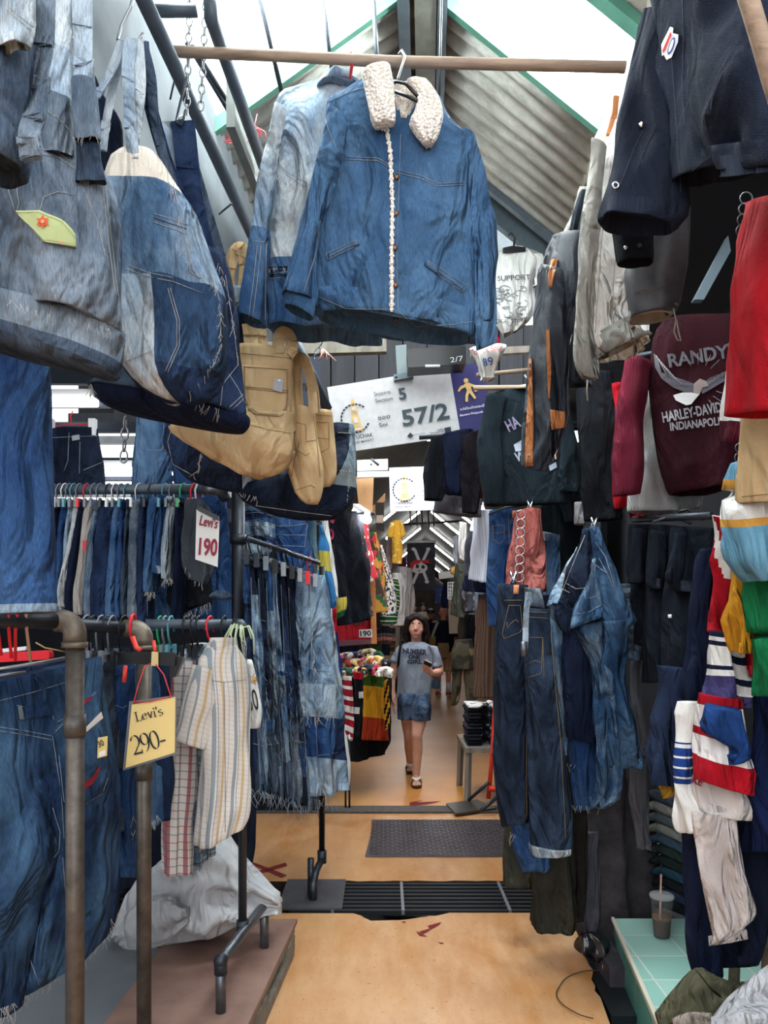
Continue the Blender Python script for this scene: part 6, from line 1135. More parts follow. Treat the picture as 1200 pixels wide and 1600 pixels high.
rug('red rugby shirt sleeve with a white ring, right of the yellow sleeve', [(1166, 895, 1180, 900), (1168, 940, 1184, 945), (1172, 1000, 1188, 1005), (1170, 1052, 1189, 1054)], (2.45, 2.4), [RED, WHITE, MAROON], .045, lambda u, v, f: 2 if v < .12 else (1 if .14 < v < .2 else 0))
rug('bright green rugby shirt sleeve at the right edge', [(1172, 880, 1215, 890), (1174, 940, 1220, 940), (1186, 1010, 1225, 1010), (1190, 1085, 1228, 1086)], (2.3, 2.15), cloth('#14854f', '#0c5f38', .6), .06)
rug('purple-grey sweatshirt sleeve between the navy and the red sleeves', [(1112, 880, 1124, 880), (1108, 940, 1118, 940), (1106, 985, 1114, 985)], 2.65, cloth('#4b4768', '#39365a'), .04)
rug('dark navy sweatshirt sleeve left of the red rugby sleeve', [(1098, 862, 1122, 856), (1088, 900, 1116, 900), (1076, 980, 1108, 985), (1066, 1050, 1104, 1060), (1062, 1084, 1096, 1096), (1068, 1098, 1090, 1100)], (2.6, 2.55), NAVY, .06, None, (2, .01))
WN = [WHITE, NAVY, cloth('#453f6b', '#332e55')]
def wn(u, v, f): return 1 if v < .06 or .14 < v < .21 or .52 < v < .57 else (2 if v > .68 else 0)
rug('white rugby shirt with navy bands and a purple hem, middle of the right edge', [(1108, 984, 1142, 990), (1105, 1020, 1142, 1025), (1103, 1060, 1144, 1062), (1100, 1086, 1146, 1090)], (2.42, 2.35), WN, .06, wn, (3, .006), part='body')
rug('second white and navy banded rugby shirt folded behind the first', [(1138, 1004, 1160, 1020), (1142, 1040, 1166, 1050), (1144, 1070, 1170, 1082), (1148, 1104, 1156, 1106)], (2.48, 2.42), WN, .06, lambda u, v, f: 1 if .1 < v < .25 or .5 < v < .6 else (2 if v > .75 else 0), (3, .006), part='body')
rug('royal blue sweatshirt cuff over the red and white banded shirt', [(1104, 1100, 1160, 1112), (1102, 1120, 1166, 1135), (1101, 1142, 1170, 1164), (1138, 1162, 1168, 1176), (1142, 1178, 1162, 1186), (1148, 1190, 1160, 1191)], (2.32, 2.28), cloth('#234a8d', '#193667', .7), .05, None, (3, .006), n=44)
def rw(u, v, f): return 0 if v < .12 else (1 if v < .36 else (0 if v < .46 else (1 if v < .72 else 0)))
rug('red and white wide-banded rugby shirt under the royal blue cuff', [(1090, 1082, 1160, 1092), (1084, 1130, 1164, 1140), (1081, 1170, 1170, 1190), (1079, 1210, 1177, 1240)], (2.4, 2.36), [RED, cloth('#ece6e4', '#d8d2d2')], .07, rw, (3, .008), part='body', n=52)
T, b = rug('cream sweatshirt lettered in dark red below the banded shirt', [(1078, 1208, 1160, 1225), (1074, 1235, 1172, 1262), (1076, 1258, 1172, 1280)], (2.46, 2.42), cloth('#d9cfc9', '#c5bab6'), .06, None, (3, .006), part='body', n=44)
text('red_lettering', b, 'KE', 1081, 1222, 1096, 1228, 10, plain('#7a1f2a', .8), T, .04, .003)
T, b = rug('white shirt sleeve with blue rings, left of the banded shirt', [(1068, 1095, 1088, 1098), (1066, 1150, 1084, 1155), (1058, 1230, 1080, 1234), (1050, 1275, 1106, 1262), (1054, 1296, 1108, 1280), (1062, 1300, 1100, 1298)], (2.5, 2.44), [WHITE, cloth('#1d3f86')], .045, lambda u, v, f: 1 if (.30 < v < .62 and (v * 100 % 8) > 2.2) else 0, (2, .006), n=40)
rug('slate blue sweatshirt with a gold lining, left of the white ringed sleeve', [(1042, 1040, 1062, 1044), (1034, 1090, 1068, 1090), (1024, 1150, 1066, 1150), (1018, 1180, 1058, 1200), (1030, 1222, 1050, 1228)], (2.72, 2.62), cloth('#2b3a58', '#1f2b45', .7), .07, None, (3, .012), part='body', n=44, nm='sweatshirt')
rug('golden yellow shirt hem showing under the slate blue sweatshirt', [(1016, 1180, 1030, 1185), (1015, 1200, 1030, 1210), (1030, 1225, 1050, 1232), (1036, 1240, 1048, 1244)], (2.75, 2.7), cloth('#d09a35'), .04, None, (2, .005))
rug('pale pink-white sweatshirt sleeve hanging low at the right', [(1084, 1262, 1150, 1272), (1086, 1300, 1158, 1320), (1098, 1370, 1164, 1380), (1108, 1430, 1175, 1425), (1116, 1468, 1158, 1450), (1124, 1474, 1142, 1472)], (2.46, 2.4), cloth('#dcd0ca', '#c2b4b0', .8), .07, None, (4, .016), n=52, nm='sweatshirt')
rug('navy trousers hanging low behind the pale sleeve', [(1064, 1290, 1110, 1290), (1066, 1380, 1116, 1380), (1074, 1460, 1122, 1460), (1088, 1510, 1124, 1526)], (2.62, 2.56), cloth('#131c38', '#0d142a'), .07, None, (3, .01), nm='navy_trousers', part='leg')
rug('dark blue trousers at the right edge beside the red stool', [(1118, 1280, 1200, 1280), (1120, 1380, 1200, 1380), (1122, 1470, 1190, 1470), (1124, 1512, 1178, 1508)], (2.7, 2.5), cloth('#10172c', '#0a1020'), .06, None, (3, .01), nm='navy_trousers', part='leg')
rug('royal blue sweatshirt at the far right edge', [(1184, 1000, 1240, 1000), (1186, 1120, 1240, 1120), (1184, 1240, 1240, 1240), (1188, 1330, 1240, 1330)], (2.5, 2.3), cloth('#15244f', '#0e1838'), .06, None, (3, .01), nm='sweatshirt')
# dark tees
for i, (body, sl, d, l) in enumerate([([(1050, 826, 1120, 826), (1046, 860, 1126, 860), (1040, 960, 1112, 960), (1036, 1060, 1100, 1060)], [(1054, 832, 1076, 835), (1046, 870, 1070, 890), (1041, 905, 1064, 914), (1058, 924, 1074, 926)], 3.0, 'black tee with drooping sleeve, nearest of the three dark tees'), ([(1018, 822, 1060, 822), (1014, 870, 1056, 870), (1012, 980, 1054, 980), (1014, 1066, 1048, 1066)], [(1016, 830, 1040, 834), (1014, 880, 1036, 890), (1012, 916, 1034, 912), (1020, 920, 1028, 922)], 3.15, 'black tee in the middle of the three dark tees'), ([(986, 820, 1026, 820), (984, 880, 1024, 880), (994, 960, 1024, 980), (998, 1000, 1020, 1010)], [(990, 826, 1012, 830), (984, 880, 1006, 884), (980, 910, 1008, 912)], 3.3, 'black tee furthest of the three dark tees')]):
    T = thing('dark_t_shirt', l, 't-shirt', 'dark tees of the right shop'); mt = cloth(['#1a222e', '#171f2b', '#141b26'][i], '#0d121b'); b = tube('body', body, (d, d - .1), mt, T, .08, (4, .012), .01, n=48, seed=i); tube('sleeve', sl, (d - .12, d - .12), mt, T, .06, (2, .006), .008, n=32, seed=i)
    if i == 0:
        p = patch('white_label', [b], [(1044, 960, 1050, 960), (1044, 966, 1050, 966)], PLASTIC_WHITE, T, .004, 2, 2)
T = thing('hanger', 'black hangers of the dark tees under the white waffle shirt', 'hanger'); pipe('arm', [P(1060, 800, 2.95), P(1075, 796, 2.95), P(1100, 812, 2.9)], .006, PLASTIC_BLACK, T); pipe('arm', [P(1020, 816, 3.0), P(1050, 806, 3.0), P(1080, 818, 2.95)], .006, STEELD, T)
tag(pipe('clothes_rail', [P(990, 812, 3.3), P(1110, 806, 2.7)], .014, STEELD), 'dark rail carrying the three black tees', 'rail')
# denim cluster
def clip(x, y, d, l):
    m = MB(); c = P(x, y, d); m.bar(c + Vector((-.012, 0, .03)), c + Vector((.006, -.01, -.02)), .012, .008); m.bar(c + Vector((.012, 0, .03)), c + Vector((-.006, -.01, -.02)), .012, .008); m.pipe(arc(c, .010, 0, 6.28, 12, XA, ZA)[:-1], .003, 0, 6, True); return tag(m.build('metal_clip', CHROME), l, 'clip')
clip(928, 820, 3.2, 'metal clip holding up the cluster of draped denim on the right'); clip(828, 792, 3.55, 'metal clip holding the rust-red trousers'); clip(802, 905, 3.05, 'metal clips holding the dark stiff jeans')
T = thing('draped_jeans', 'blue denim jacket draped open from a clip, right half of the denim cluster', 'jacket')
DW = denim('#1d3f66', '#4a769f', 4, .4, .75); DV = denim('#24486e', '#86a6c2', 4.5, .45, .8)
b1 = tube('panel', [(922, 822, 934, 824), (926, 850, 950, 860), (930, 900, 966, 905), (934, 950, 980, 950), (938, 975, 990, 970), (936, 990, 972, 985)], (3.12, 3.1), DW, T, (.02, .04, .05, .06, .06, .05), (3, .01), .012, n=44)
tube('sleeve', [(938, 970, 980, 968), (930, 1040, 976, 1040), (936, 1110, 984, 1110), (946, 1180, 1000, 1185), (960, 1196, 1003, 1196)], (3.12, 3.1), DW, T, .055, (3, .018), .02, n=44)
seam([b1], [[(930, 846), (946, 870), (962, 920)], [(928, 880), (940, 890), (950, 896)], [(936, 872), (956, 910)]], STITCH, b1, .0014)
T = thing('draped_jeans', 'dark ink denim trousers draped in the middle of the denim cluster', 'jeans')
b2 = tube('waist', [(912, 828, 926, 826), (896, 870, 926, 862), (880, 920, 926, 912), (870, 960, 928, 950), (884, 990, 930, 985)], (3.2, 3.18), DN_INK, T, (.02, .04, .06, .06, .05), (3, .014), .014, n=44); tube('leg', [(880, 950, 936, 950), (878, 1020, 940, 1030), (880, 1090, 936, 1100), (886, 1150, 930, 1160)], (3.2, 3.18), NAVY, T, .06, (3, .016), .014, n=44)
seam([b2], [[(914, 836), (896, 880), (876, 930)], [(886, 912), (900, 920), (920, 918)], [(878, 920), (890, 926)]], THREAD, b2, .0016)
T = thing('draped_jeans', 'washed blue jeans with a stitched pocket, front of the denim cluster', 'jeans')
b3 = tube('waist', [(926, 880, 930, 872), (912, 920, 934, 905), (896, 955, 936, 935), (896, 980, 938, 965)], (3.08, 3.06), DV, T, (.02, .04, .05, .05), (3, .014), .018, n=40); tube('leg', [(900, 975, 940, 970), (920, 1030, 950, 1030), (934, 1080, 962, 1080), (940, 1140, 966, 1140), (928, 1230, 972, 1232), (922, 1258, 944, 1262)], (3.1, 3.08), DV, T, .05, (3, .018), .022, n=44)
seam([b3], [[(898, 960), (920, 956), (938, 946)], [(914, 922), (914, 936), (932, 932)]], STITCH, b3, .0014)
T = thing('draped_jeans', 'pale blue waistband hanging at the left of the denim cluster', 'jeans'); b4 = tube('waistband', [(900, 862, 914, 856), (880, 895, 904, 900), (862, 930, 890, 930), (858, 950, 876, 945)], (3.25, 3.2), DN_LIGHT, T, .03, (2, .006), .01, n=32); tube('leg', [(858, 945, 880, 945), (862, 1030, 884, 1030), (866, 1110, 886, 1110), (868, 1180, 884, 1180)], (3.28, 3.25), DN_WASH, T, .04, (2, .008), .01)
fringe('frayed_hem', [(862, 1190), (905, 1196)], 3.1, 24, .03, THREAD, T, 140)
T = thing('draped_jeans', 'dark blue denim legs with frayed hems at the bottom of the denim cluster', 'jeans'); tube('leg', [(880, 1080, 920, 1080), (884, 1150, 930, 1150), (890, 1210, 940, 1215), (905, 1262, 942, 1258)], (3.3, 3.26), DN_BLUE, T, .06, (3, .014), .014, n=40); fringe('frayed_hem', [(890, 1258), (940, 1260)], 3.22, 30, .03, THREAD, T, 141)
T = thing('distressed_jeans', 'grey distressed jeans half hidden right of the denim cluster', 'jeans'); b = tube('leg', [(968, 912, 985, 912), (975, 960, 1000, 965), (982, 1010, 1006, 1015), (985, 1030, 1004, 1030)], (3.3, 3.25), [DN_SLATE, DN_GREY], T, .05, (2, .01), .012, slots=lambda u, v, f: int(v * 14) % 2)
tube('lining', [(985, 1030, 1002, 1030), (984, 1080, 1000, 1080), (996, 1160, 1012, 1160), (1002, 1178, 1016, 1176)], 3.35, cloth('#77757d', '#56555f'), T, .04, (2, .006), .008)
T = thing('grey_trousers', 'grey cloth trousers hanging low under the distressed jeans', 'trousers'); tube('leg', [(985, 1180, 1016, 1180), (984, 1230, 1014, 1230), (990, 1300, 1012, 1300), (992, 1322, 1014, 1326)], 3.4, cloth('#6a6870', '#4c4b54'), T, .04, (3, .01), .01)
# stiff dark jeans pair
DS = denim('#131f33', '#22344f', 6); DS2 = denim('#17253b', '#2b405c', 6)
T = thing('denim_jeans', 'stiff dark indigo jeans with an arched back pocket, left of the hanging pair', 'jeans', 'stiff dark jeans in front of the right shop')
b = tube('legs', [(786, 912, 820, 914), (784, 945, 821, 945), (778, 1000, 822, 1000), (774, 1100, 822, 1100), (776, 1200, 824, 1200), (790, 1290, 822, 1286)], (3.12, 3.02), DS, T, (.05, .06, .07, .07, .07, .07), (2, .006), .007, n=44)
seam([b], [[(795, 946), (813, 946), (816, 982)], [(795, 946), (785, 990), (788, 998), (812, 988), (816, 982)], [(792, 972), (793, 982), (798, 974), (806, 968), (810, 972)], [(788, 938), (818, 938)], [(820, 912), (822, 1100), (823, 1280)]], GOLDST, b, .0013)
lb = patch('orange_label', [b], [(803, 914, 811, 914), (802, 928, 810, 928)], plain('#c07a52', .8), T, .004, 3, 3)
T = thing('denim_jeans', 'stiff dark indigo jeans with a turned-up pale cuff, right of the hanging pair', 'jeans', 'stiff dark jeans in front of the right shop')
b = tube('legs', [(822, 950, 858, 952), (822, 990, 860, 990), (820, 1060, 868, 1060), (822, 1160, 882, 1160), (826, 1260, 892, 1260), (827, 1322, 894, 1326)], (3.0, 2.95), DS2, T, (.05, .06, .07, .08, .08, .08), (2, .008), .007, n=48)
cu = tube('cuff', [(826, 1316, 894, 1324), (827, 1324, 894, 1330), (829, 1332, 892, 1334)], (2.995, 2.945), denim('#6f7f8f', '#a9b3bb', 12), T, .085, (3, .004), .005, n=48, hem=.02)
seam([b], [[(824, 964), (856, 966)], [(828, 996), (848, 996), (846, 1052), (822, 1060)], [(848, 996), (850, 1060)], [(826, 1036), (836, 1032), (846, 1036)], [(824, 956), (856, 957)], [(860, 990), (876, 1160), (884, 1310)]], GOLDST, b, .0012)
st = tube('turned_belt', [(820, 918, 846, 920), (822, 925, 850, 934), (826, 945, 852, 950)], (3.02, 3.0), DN_GREY, T, .05, (2, .006), .008); strap('loose_belt', [(826, 925), (822, 960), (821, 1000), (819, 1022)], 2.9, .022, DN_LIGHT, T)
m = MB(); m.box(P(819, 1014, 2.88), (.012, .004, .028)); m.build('buckle', STEEL, T)
T = thing('denim_jeans', 'blue jeans legs showing under the left stiff jeans', 'jeans'); tube('leg', [(798, 1240, 828, 1240), (800, 1310, 830, 1310), (806, 1330, 850, 1334), (820, 1356, 856, 1358)], (3.3, 3.25), DN_BLUE, T, .06, (3, .01), .01); fringe('frayed_hem', [(798, 1300), (806, 1308)], 3.2, 16, .04, THREAD, T, 150)
T = thing('olive_trousers', 'olive trousers hanging to the floor left under the stiff jeans', 'trousers', 'olive trousers of the right shop'); tube('leg', [(790, 1260, 828, 1262), (788, 1320, 830, 1322), (785, 1378, 832, 1386)], (3.6, 3.55), cloth('#3e3d33', '#2b2b25'), T, .06, (3, .008), .008)
T = thing('olive_trousers', 'dark olive trousers hanging lowest, right under the turned-up cuff', 'trousers', 'olive trousers of the right shop'); b = tube('leg', [(836, 1260, 892, 1260), (832, 1330, 896, 1330), (830, 1400, 898, 1400), (828, 1442, 898, 1446), (840, 1448, 894, 1452)], (3.4, 3.35), cloth('#38362e', '#262520'), T, .07, (4, .014), .012, n=48); m = MB(); m.sphere(on(b, 872, 1430, .003), (.008, .004, .008)); m.build('eyelet', INK, T)
T = thing('olive_trousers', 'brown-black trousers hanging right of the olive pair', 'trousers', 'olive trousers of the right shop'); tube('leg', [(880, 1130, 914, 1130), (886, 1230, 914, 1230), (894, 1320, 914, 1320), (898, 1440, 910, 1440)], (3.45, 3.4), cloth('#2a2622', '#1c1a18'), T, .06, (2, .008), .008)
T = thing('grey_sheet', 'dull grey sheet draped behind the olive trousers', 'sheet'); tube('sheet', [(908, 1300, 934, 1300), (908, 1380, 936, 1380), (904, 1440, 934, 1440), (912, 1460, 930, 1456)], (3.55, 3.5), cloth('#5f5f68', '#45454e'), T, .05, (3, .01), .01)
T = thing('rust_trousers', 'rust-red cotton trousers clipped above the stiff dark jeans', 'trousers')
b = tube('legs', [(826, 796, 838, 794), (808, 810, 842, 808), (798, 860, 848, 856), (794, 920, 850, 924)], (3.6, 3.5), RUST, T, (.04, .06, .07, .07), (3, .01), .008, n=44); tube('back_leg', [(808, 812, 822, 808), (794, 870, 812, 870), (793, 912, 812, 916)], 3.7, RUST, T, .05, (2, .006), .006)
seam([b], [[(820, 836), (834, 824), (836, 850), (818, 870), (820, 836)], [(820, 812), (818, 920)]], plain('#7d302c', .8), b, .0016)
m = MB()
for i in range(8): m.pipe(arc(P(814 - i * .4, 804 + i * 14, 3.42), .02, 0, 6.28, 16, XA, ZA)[:-1], .0022, 0, 6, True)
tag(m.build('ring_chain', CHROME), 'chain of thin metal rings in front of the rust-red trousers', 'chain')
T = thing('denim_jeans', 'bright indigo jeans with an orange label behind the rust-red trousers', 'jeans')
b = tube('legs', [(768, 800, 808, 796), (766, 850, 806, 850), (766, 920, 800, 920), (767, 978, 792, 978)], (4.3, 4.2), DN_BLUE, T, .08, (2, .008), .007, n=44); seam([b], [[(770, 822), (788, 820), (788, 844), (780, 850), (771, 842), (770, 822)], [(771, 832), (778, 834), (782, 832), (788, 832)], [(794, 802), (796, 850)]], GOLDST, b, .002); patch('orange_label', [b], [(800, 798, 808, 797), (800, 810, 808, 809)], plain('#c86f55', .8), T, .005, 2, 2)
h = thing('hanger', 'wire hanger bar above the bright indigo jeans', 'hanger'); pipe('bar', [P(764, 804, 4.2), P(790, 793, 4.15), P(818, 789, 4.1)], .006, STEELD, h)
T = thing('distressed_jeans', 'washed distressed jeans behind the rust-red trousers', 'jeans'); tube('leg', [(846, 830, 872, 836), (848, 880, 870, 880), (852, 930, 866, 930), (850, 1000, 862, 1000)], (3.9, 3.8), [DN_PALE, DN_INK, DN_WASH], T, .05, (2, .008), .01, slots=lambda u, v, f: 2 if u > .2 and v < .6 else (0 if v < .06 else 1))
T = thing('dark_shirt', 'black-green jacket hanging above the denim cluster', 'shirt', 'dark shirts of the right shop'); tube('body', [(850, 790, 900, 788), (846, 830, 910, 830), (850, 900, 908, 900), (860, 960, 900, 960)], (4.0, 3.9), cloth('#1c282e', '#121b20'), T, .08, (4, .016), .012, n=48)
# folded stack on the shelf
FC = ['#3c4654', '#8f8d8a', '#58666e', '#8a8c88', '#3f5568', '#2c3b3a', '#22302c', '#2d4c5e', '#1e2428', '#2a3a52', '#1b2226']
for i, c in enumerate(FC):
    y = 1240 + i * 17
    T = tag(tube('folded_trousers', [(1017 + i * 2, y - 4, 1017 + i * 2, y + 8, .1), (1024 + i * 2, y - 7, 1024 + i * 2, y + 10, .06), (1046 + i * 2, y + 3, 1046 + i * 2, y + 19, -.02), (1060 + i * 2, y + 10, 1060 + i * 2, y + 25, -.06)], 3.55, cloth(c), None, .07, (2, .002), .004, n=24, closed=True), '%s folded trousers, %s from the top in the stack behind the plastic cup' % (['slate', 'pale grey', 'blue-grey', 'light grey', 'dull blue', 'dark green', 'black-green', 'teal blue', 'charcoal', 'navy', 'black'][i], ORD[i]), 'trousers', 'folded trousers on the right shelf')
tag(plate('shelf_board', [(1036, 1425), (1090, 1455), (1130, 1500), (1110, 1500), (1040, 1440)], 3.56, .03, DKWOOD), 'dark wooden shelf edge under the stack of folded trousers', 'shelf')
# cup
T = thing('drink_cup', 'clear plastic cup of iced coffee with a pink straw standing on the green tiles', 'cup')
d = 3.26; c = P(1034, 1459, d); c.z = .182
def lathe(name, prof, mat, parent, n=28):
    vs = []; fs = []
    for r, z in prof: vs += [Vector((c.x + r * math.cos(2 * math.pi * k / n), c.y + r * math.sin(2 * math.pi * k / n), c.z + z)) for k in range(n)]
    for i in range(len(prof) - 1):
        for k in range(n): fs.append((i * n + k, i * n + (k + 1) % n, (i + 1) * n + (k + 1) % n, (i + 1) * n + k))
    fs.append(tuple(range(n - 1, -1, -1)))
    return build(name, vs, fs, mat, parent)
lathe('cup_body', [(.033, .0), (.034, .01), (.047, .165), (.050, .17), (.050, .174)], clear('#cfd3d4', .05, .09), T)
lathe('coffee', [(.0325, .003), (.0335, .012), (.0385, .075), (.0385, .076), (.0, .066)], plain('#3a1c0e', .2), T); lathe('ice_foam', [(.0388, .077), (.041, .095), (.02, .10), (.0, .10)], clear('#8a6a50', .3, .55), T)
lathe('lid', [(.052, .168), (.052, .178), (.046, .182), (.02, .186), (.0, .186)], clear('#e4e6e8', .1, .35), T)
pipe('straw', [P(1031, 1448, d - .01), P(1033, 1366, d)], .0042, plain('#c9a19a', .4), T, 10)
# bags, wire, paper, bottom right things
T = thing('black_plastic_bag', 'crumpled black plastic bag lying in the gutter below the olive trousers', 'bag'); tube('bag', [(905, 1458, 928, 1454), (899, 1475, 948, 1462), (900, 1488, 952, 1480), (920, 1502, 944, 1496)], 3.35, plain('#16171b', .15, 0, .7, 0, 14, 1.0, '#1f2126'), T, (.03, .08, .09, .05), (5, .014), .03, n=56, closed=True, res=.01)
tag(plate('gutter_board', [(908, 1500), (952, 1500), (1010, 1600), (955, 1600)], [3.55, 3.55, 2.95, 2.95], .03, plain('#1e2225', .4, 0, .4, .4, 6)), 'black wet board in the gutter along the green ledge', 'board')
tag(plate('paper_scrap', [(941, 1508), (959, 1508), (961, 1519), (942, 1520)], 3.3, .002, plain('#b5764f', .6, 0, .3, 0, 30, 0, '#d9c8b4')), 'torn orange and white paper scrap in the gutter', 'paper')
q = [(975, 1521, .0), (945, 1516, .0), (910, 1518, .012), (885, 1528, .012), (872, 1545, .012), (870, 1556, .012), (880, 1570, .012), (905, 1585, .012), (930, 1592, .012)]
w_ = [P(*((x, y, 1.5 * F / (y - HY)) if z == 0 else (x, y, (EYE - z) * F / (y - HY)))) for x, y, z in q]; pts = []
for i in range(len(w_) - 1): pts += [cr(w_[max(i - 1, 0)], w_[i], w_[i + 1], w_[min(i + 2, len(w_) - 1)], k / 6) for k in range(6)]
tag(pipe('bent_wire', pts, .0022, plain('#3a2418', .6), n=6), 'thin bent brown wire lying on the orange floor at the bottom right', 'wire')
T = thing('folded_khaki_trousers', 'khaki green folded trousers lying at the bottom right on the ledge', 'trousers'); b = tube('fold', [(1024, 1588, 1032, 1602), (1050, 1550, 1062, 1604), (1088, 1518, 1100, 1596), (1106, 1524, 1120, 1580), (1150, 1545, 1158, 1570), (1178, 1548, 1180, 1556)], (2.55, 2.5), cloth('#6f6d58', '#54523f', .7), T, (.05, .1, .12, .1, .06, .02), (3, .01), .012, n=48, closed=True); tube('opening', [(1088, 1518, 1096, 1524), (1098, 1530, 1112, 1545), (1112, 1548, 1126, 1556)], 2.4, cloth('#2f2e26', '#232219'), T, .03, (2, .004), .004, closed=True)
T = thing('striped_cloth_bundle', 'crumpled pale cloth under the khaki trousers at the bottom edge', 'cloth'); tube('bundle', [(1050, 1590, 1052, 1612), (1072, 1580, 1078, 1620), (1100, 1582, 1104, 1620), (1124, 1592, 1126, 1612)], 2.35, cloth('#cfc3b8', '#8d8076', .9, sc=20), T, .08, (4, .012), .016, closed=True)
T = thing('white_plastic_bag', 'white plastic bag at the bottom right corner', 'bag'); tube('bag', [(1118, 1590, 1122, 1640), (1150, 1560, 1156, 1640), (1190, 1524, 1196, 1640), (1230, 1500, 1236, 1640)], (2.25, 2.15), cloth('#d5d6da', '#b9bac0', .9, .4), T, (.06, .12, .14, .12), (4, .016), .02, n=52, closed=True)
T = thing('dark_green_bundle', 'dark folded cloth under the khaki trousers at the left', 'cloth'); tube('bundle', [(1046, 1596, 1050, 1620), (1066, 1592, 1070, 1622), (1100, 1596, 1104, 1622)], 2.5, cloth('#32302a'), T, .08, (3, .006), .008, closed=True)
T = thing('red_stool', 'dark wooden stool with a red seat edge behind the low trousers', 'stool'); st = Vector(P(1234, 1392, 2.66)); m = MB(); m.box(st, (.16, .14, .025)); m.build('seat', plain('#7d1420', .5), T, False)
for sx in (-1, 1):
    for sy in (-1, 1): m = MB(); m.bar(st + Vector((.13 * sx, .11 * sy, -.02)), Vector((st.x + .14 * sx, st.y + .12 * sy, .18)), .03, .03); m.build('leg', DKWOOD, T, False)
tag(plate('steel_strut', [(1085, 468), (1138, 368), (1142, 392), (1100, 468)], 3.4, .04, plain('#93a7b3', .4, .3)), 'pale steel strut in the dark behind the red sweatshirt', 'strut')
T = thing('fluorescent_lamp', 'small fluorescent tube shining behind the white printed tee', 'lamp'); pipe('tube', [P(776, 500, 6.2), P(836, 498, 6.2)], .045, emit('#ffffff', 6), T); m = MB(); m.box(P(806, 490, 6.25), (.16, .04, .02)); m.build('fitting', PLASTIC_WHITE, T, False)
# ================================================================== THE FAR LANE
TUBE = emit('#fdfdff', 22)
def lampbar(a, b, label, r=.022, group=None, mt=None, up=0):
    T = thing('fluorescent_lamp', label, 'lamp', group); a = Vector(a); up and pipe('suspension_wire', [Vector(a) + ZA * .05, Vector(a) + ZA * up], .003, STEELD, T, 5); a = Vector(a); b = Vector(b); pipe('tube', [a, b], r, mt or TUBE, T, 8); m = MB(); m.bar(a + ZA * .05, b + ZA * .05, .05, .03); m.build('fitting', PLASTIC_WHITE, T, False); return T
for i, Y in enumerate((7.8, 9.6, 11.5, 15.5, 18.5, 22, 26, 31, 37)):
    for s in (-1, 1):
        z = 4.25 - .12
        if i < 3: continue
        lampbar(AX(.14 * s, Y, z - .8 * .14), AX(.95 * s, Y, z - .8 * .95), 'slanting fluorescent tube on the %s roof slope, %s row from the front' % ('left' if s < 0 else 'right', ORD[i - 3]), .02, 'fluorescent tubes under the far roof')
lampbar(P(520, 440, 4.6), P(717, 440, 4.6), 'added fill tube in the roof gap behind the denim jackets', .025, None, emit('#fdfdff', 8), 1.1)  # unseen tube added to light the lane sign
lampbar(P(540, 684, 6.4), P(700, 684, 6.4), 'added fill tube under the dark gable hidden by the lane sign', .025, None, emit('#fdfdff', 30), .2)  # unseen tube added to brighten the woman and the far lane
for i, Y in enumerate((7.6,)): lampbar(AX(-.5, Y, 3.46), AX(.7, Y, 3.46), 'added fill tube across the lane hidden behind the lane sign, %s row' % ORD[i], .03, 'added fill tubes across the lane', emit('#fdfdff', 60), .2)  # extra hidden tube put in to brighten this stretch of lane
lampbar(P(556, 799, 6.6), P(574, 812, 6.0), 'short bright fluorescent tube above the black kimono', .035); lampbar(P(738, 836, 7.4), P(751, 796, 6.6), 'bright fluorescent tube slanting above the white striped shirt', .035)
m = MB(); m.pipe([P(622, 820, 13), P(722, 814, 13)], .02); tag(m.build('cross_pipe', STEEL), 'white pipe across the far lane above the pirate flag', 'pipe')
for i, x in enumerate((640, 650, 658, 668, 676)): tag(pipe('hanging_rod', [P(x, 780, 11), P(x + 2, 822, 12)], .012, STEEL), 'thin rod hanging under the far roof, %s from the left above the pirate flag' % ORD[i], 'rod', 'rods above the pirate flag')
# ---- left side
FLB, FLY = cloth('#3f86c2', '#2f6ea6'), cloth('#d7c660', '#bfae4c')
def drape(name, label, cat, rows, d, mt, t=.05, slots=None, fold=(3, .012), group=None, n=36, seed=0):
    return tag(tube(name, rows, d, mt, None, t, fold, .008, n=n, slots=slots, seed=seed), label, cat, group)
drape('flag', 'hanging flag with blue and yellow bands right of the patchwork skirts', 'flag', [(500, 822, 504, 822), (497, 850, 513, 850), (496, 885, 516, 888), (499, 930, 527, 935), (505, 958, 522, 954)], 5.0, [FLB, FLY], .05, lambda u, v, f: 1 if .3 < v < .52 else 0, group='flags hung beside the skirts')
drape('flag', 'plain white cloth hanging behind the blue and yellow flag', 'flag', [(502, 806, 512, 806), (504, 850, 518, 850), (508, 900, 524, 905), (512, 930, 528, 935)], 5.15, WHITE, .04, group='flags hung beside the skirts')
drape('flag', 'black flag with a yellow and green corner under the black kimono', 'flag', [(516, 850, 522, 850), (520, 900, 534, 905), (524, 945, 540, 940), (524, 968, 536, 962)], 5.3, [BLACK, FLY, cloth('#1e6a3c')], .04, lambda u, v, f: 0 if v < .74 else (1 if v < .93 else 2), group='flags hung beside the skirts')
drape('flag', 'green, white, red and blue flag hanging low beside the skirts', 'flag', [(509, 952, 526, 950), (512, 1000, 528, 1000), (514, 1050, 531, 1050), (520, 1092, 530, 1075)], 4.9, [cloth('#14654e'), WHITE, RED, cloth('#1a2f7a')], .05, lambda u, v, f: (2 if u > .2 else 1 if u > 0 else 0) if v < .3 else (3 if u > .55 else 0), group='flags hung beside the skirts')
PIN = stripes('pinstripe', '#d9dade', [(0, .45, '#2f3744', .95)], 0, .022)
drape('striped_cloth', 'black and white pinstriped cloth hanging under the flags', 'cloth', [(520, 1080, 528, 1080), (522, 1150, 540, 1150), (526, 1200, 545, 1205), (528, 1232, 544, 1230)], 4.75, PIN, .06)
KB = cloth('#121826', '#0b0f18', .7)
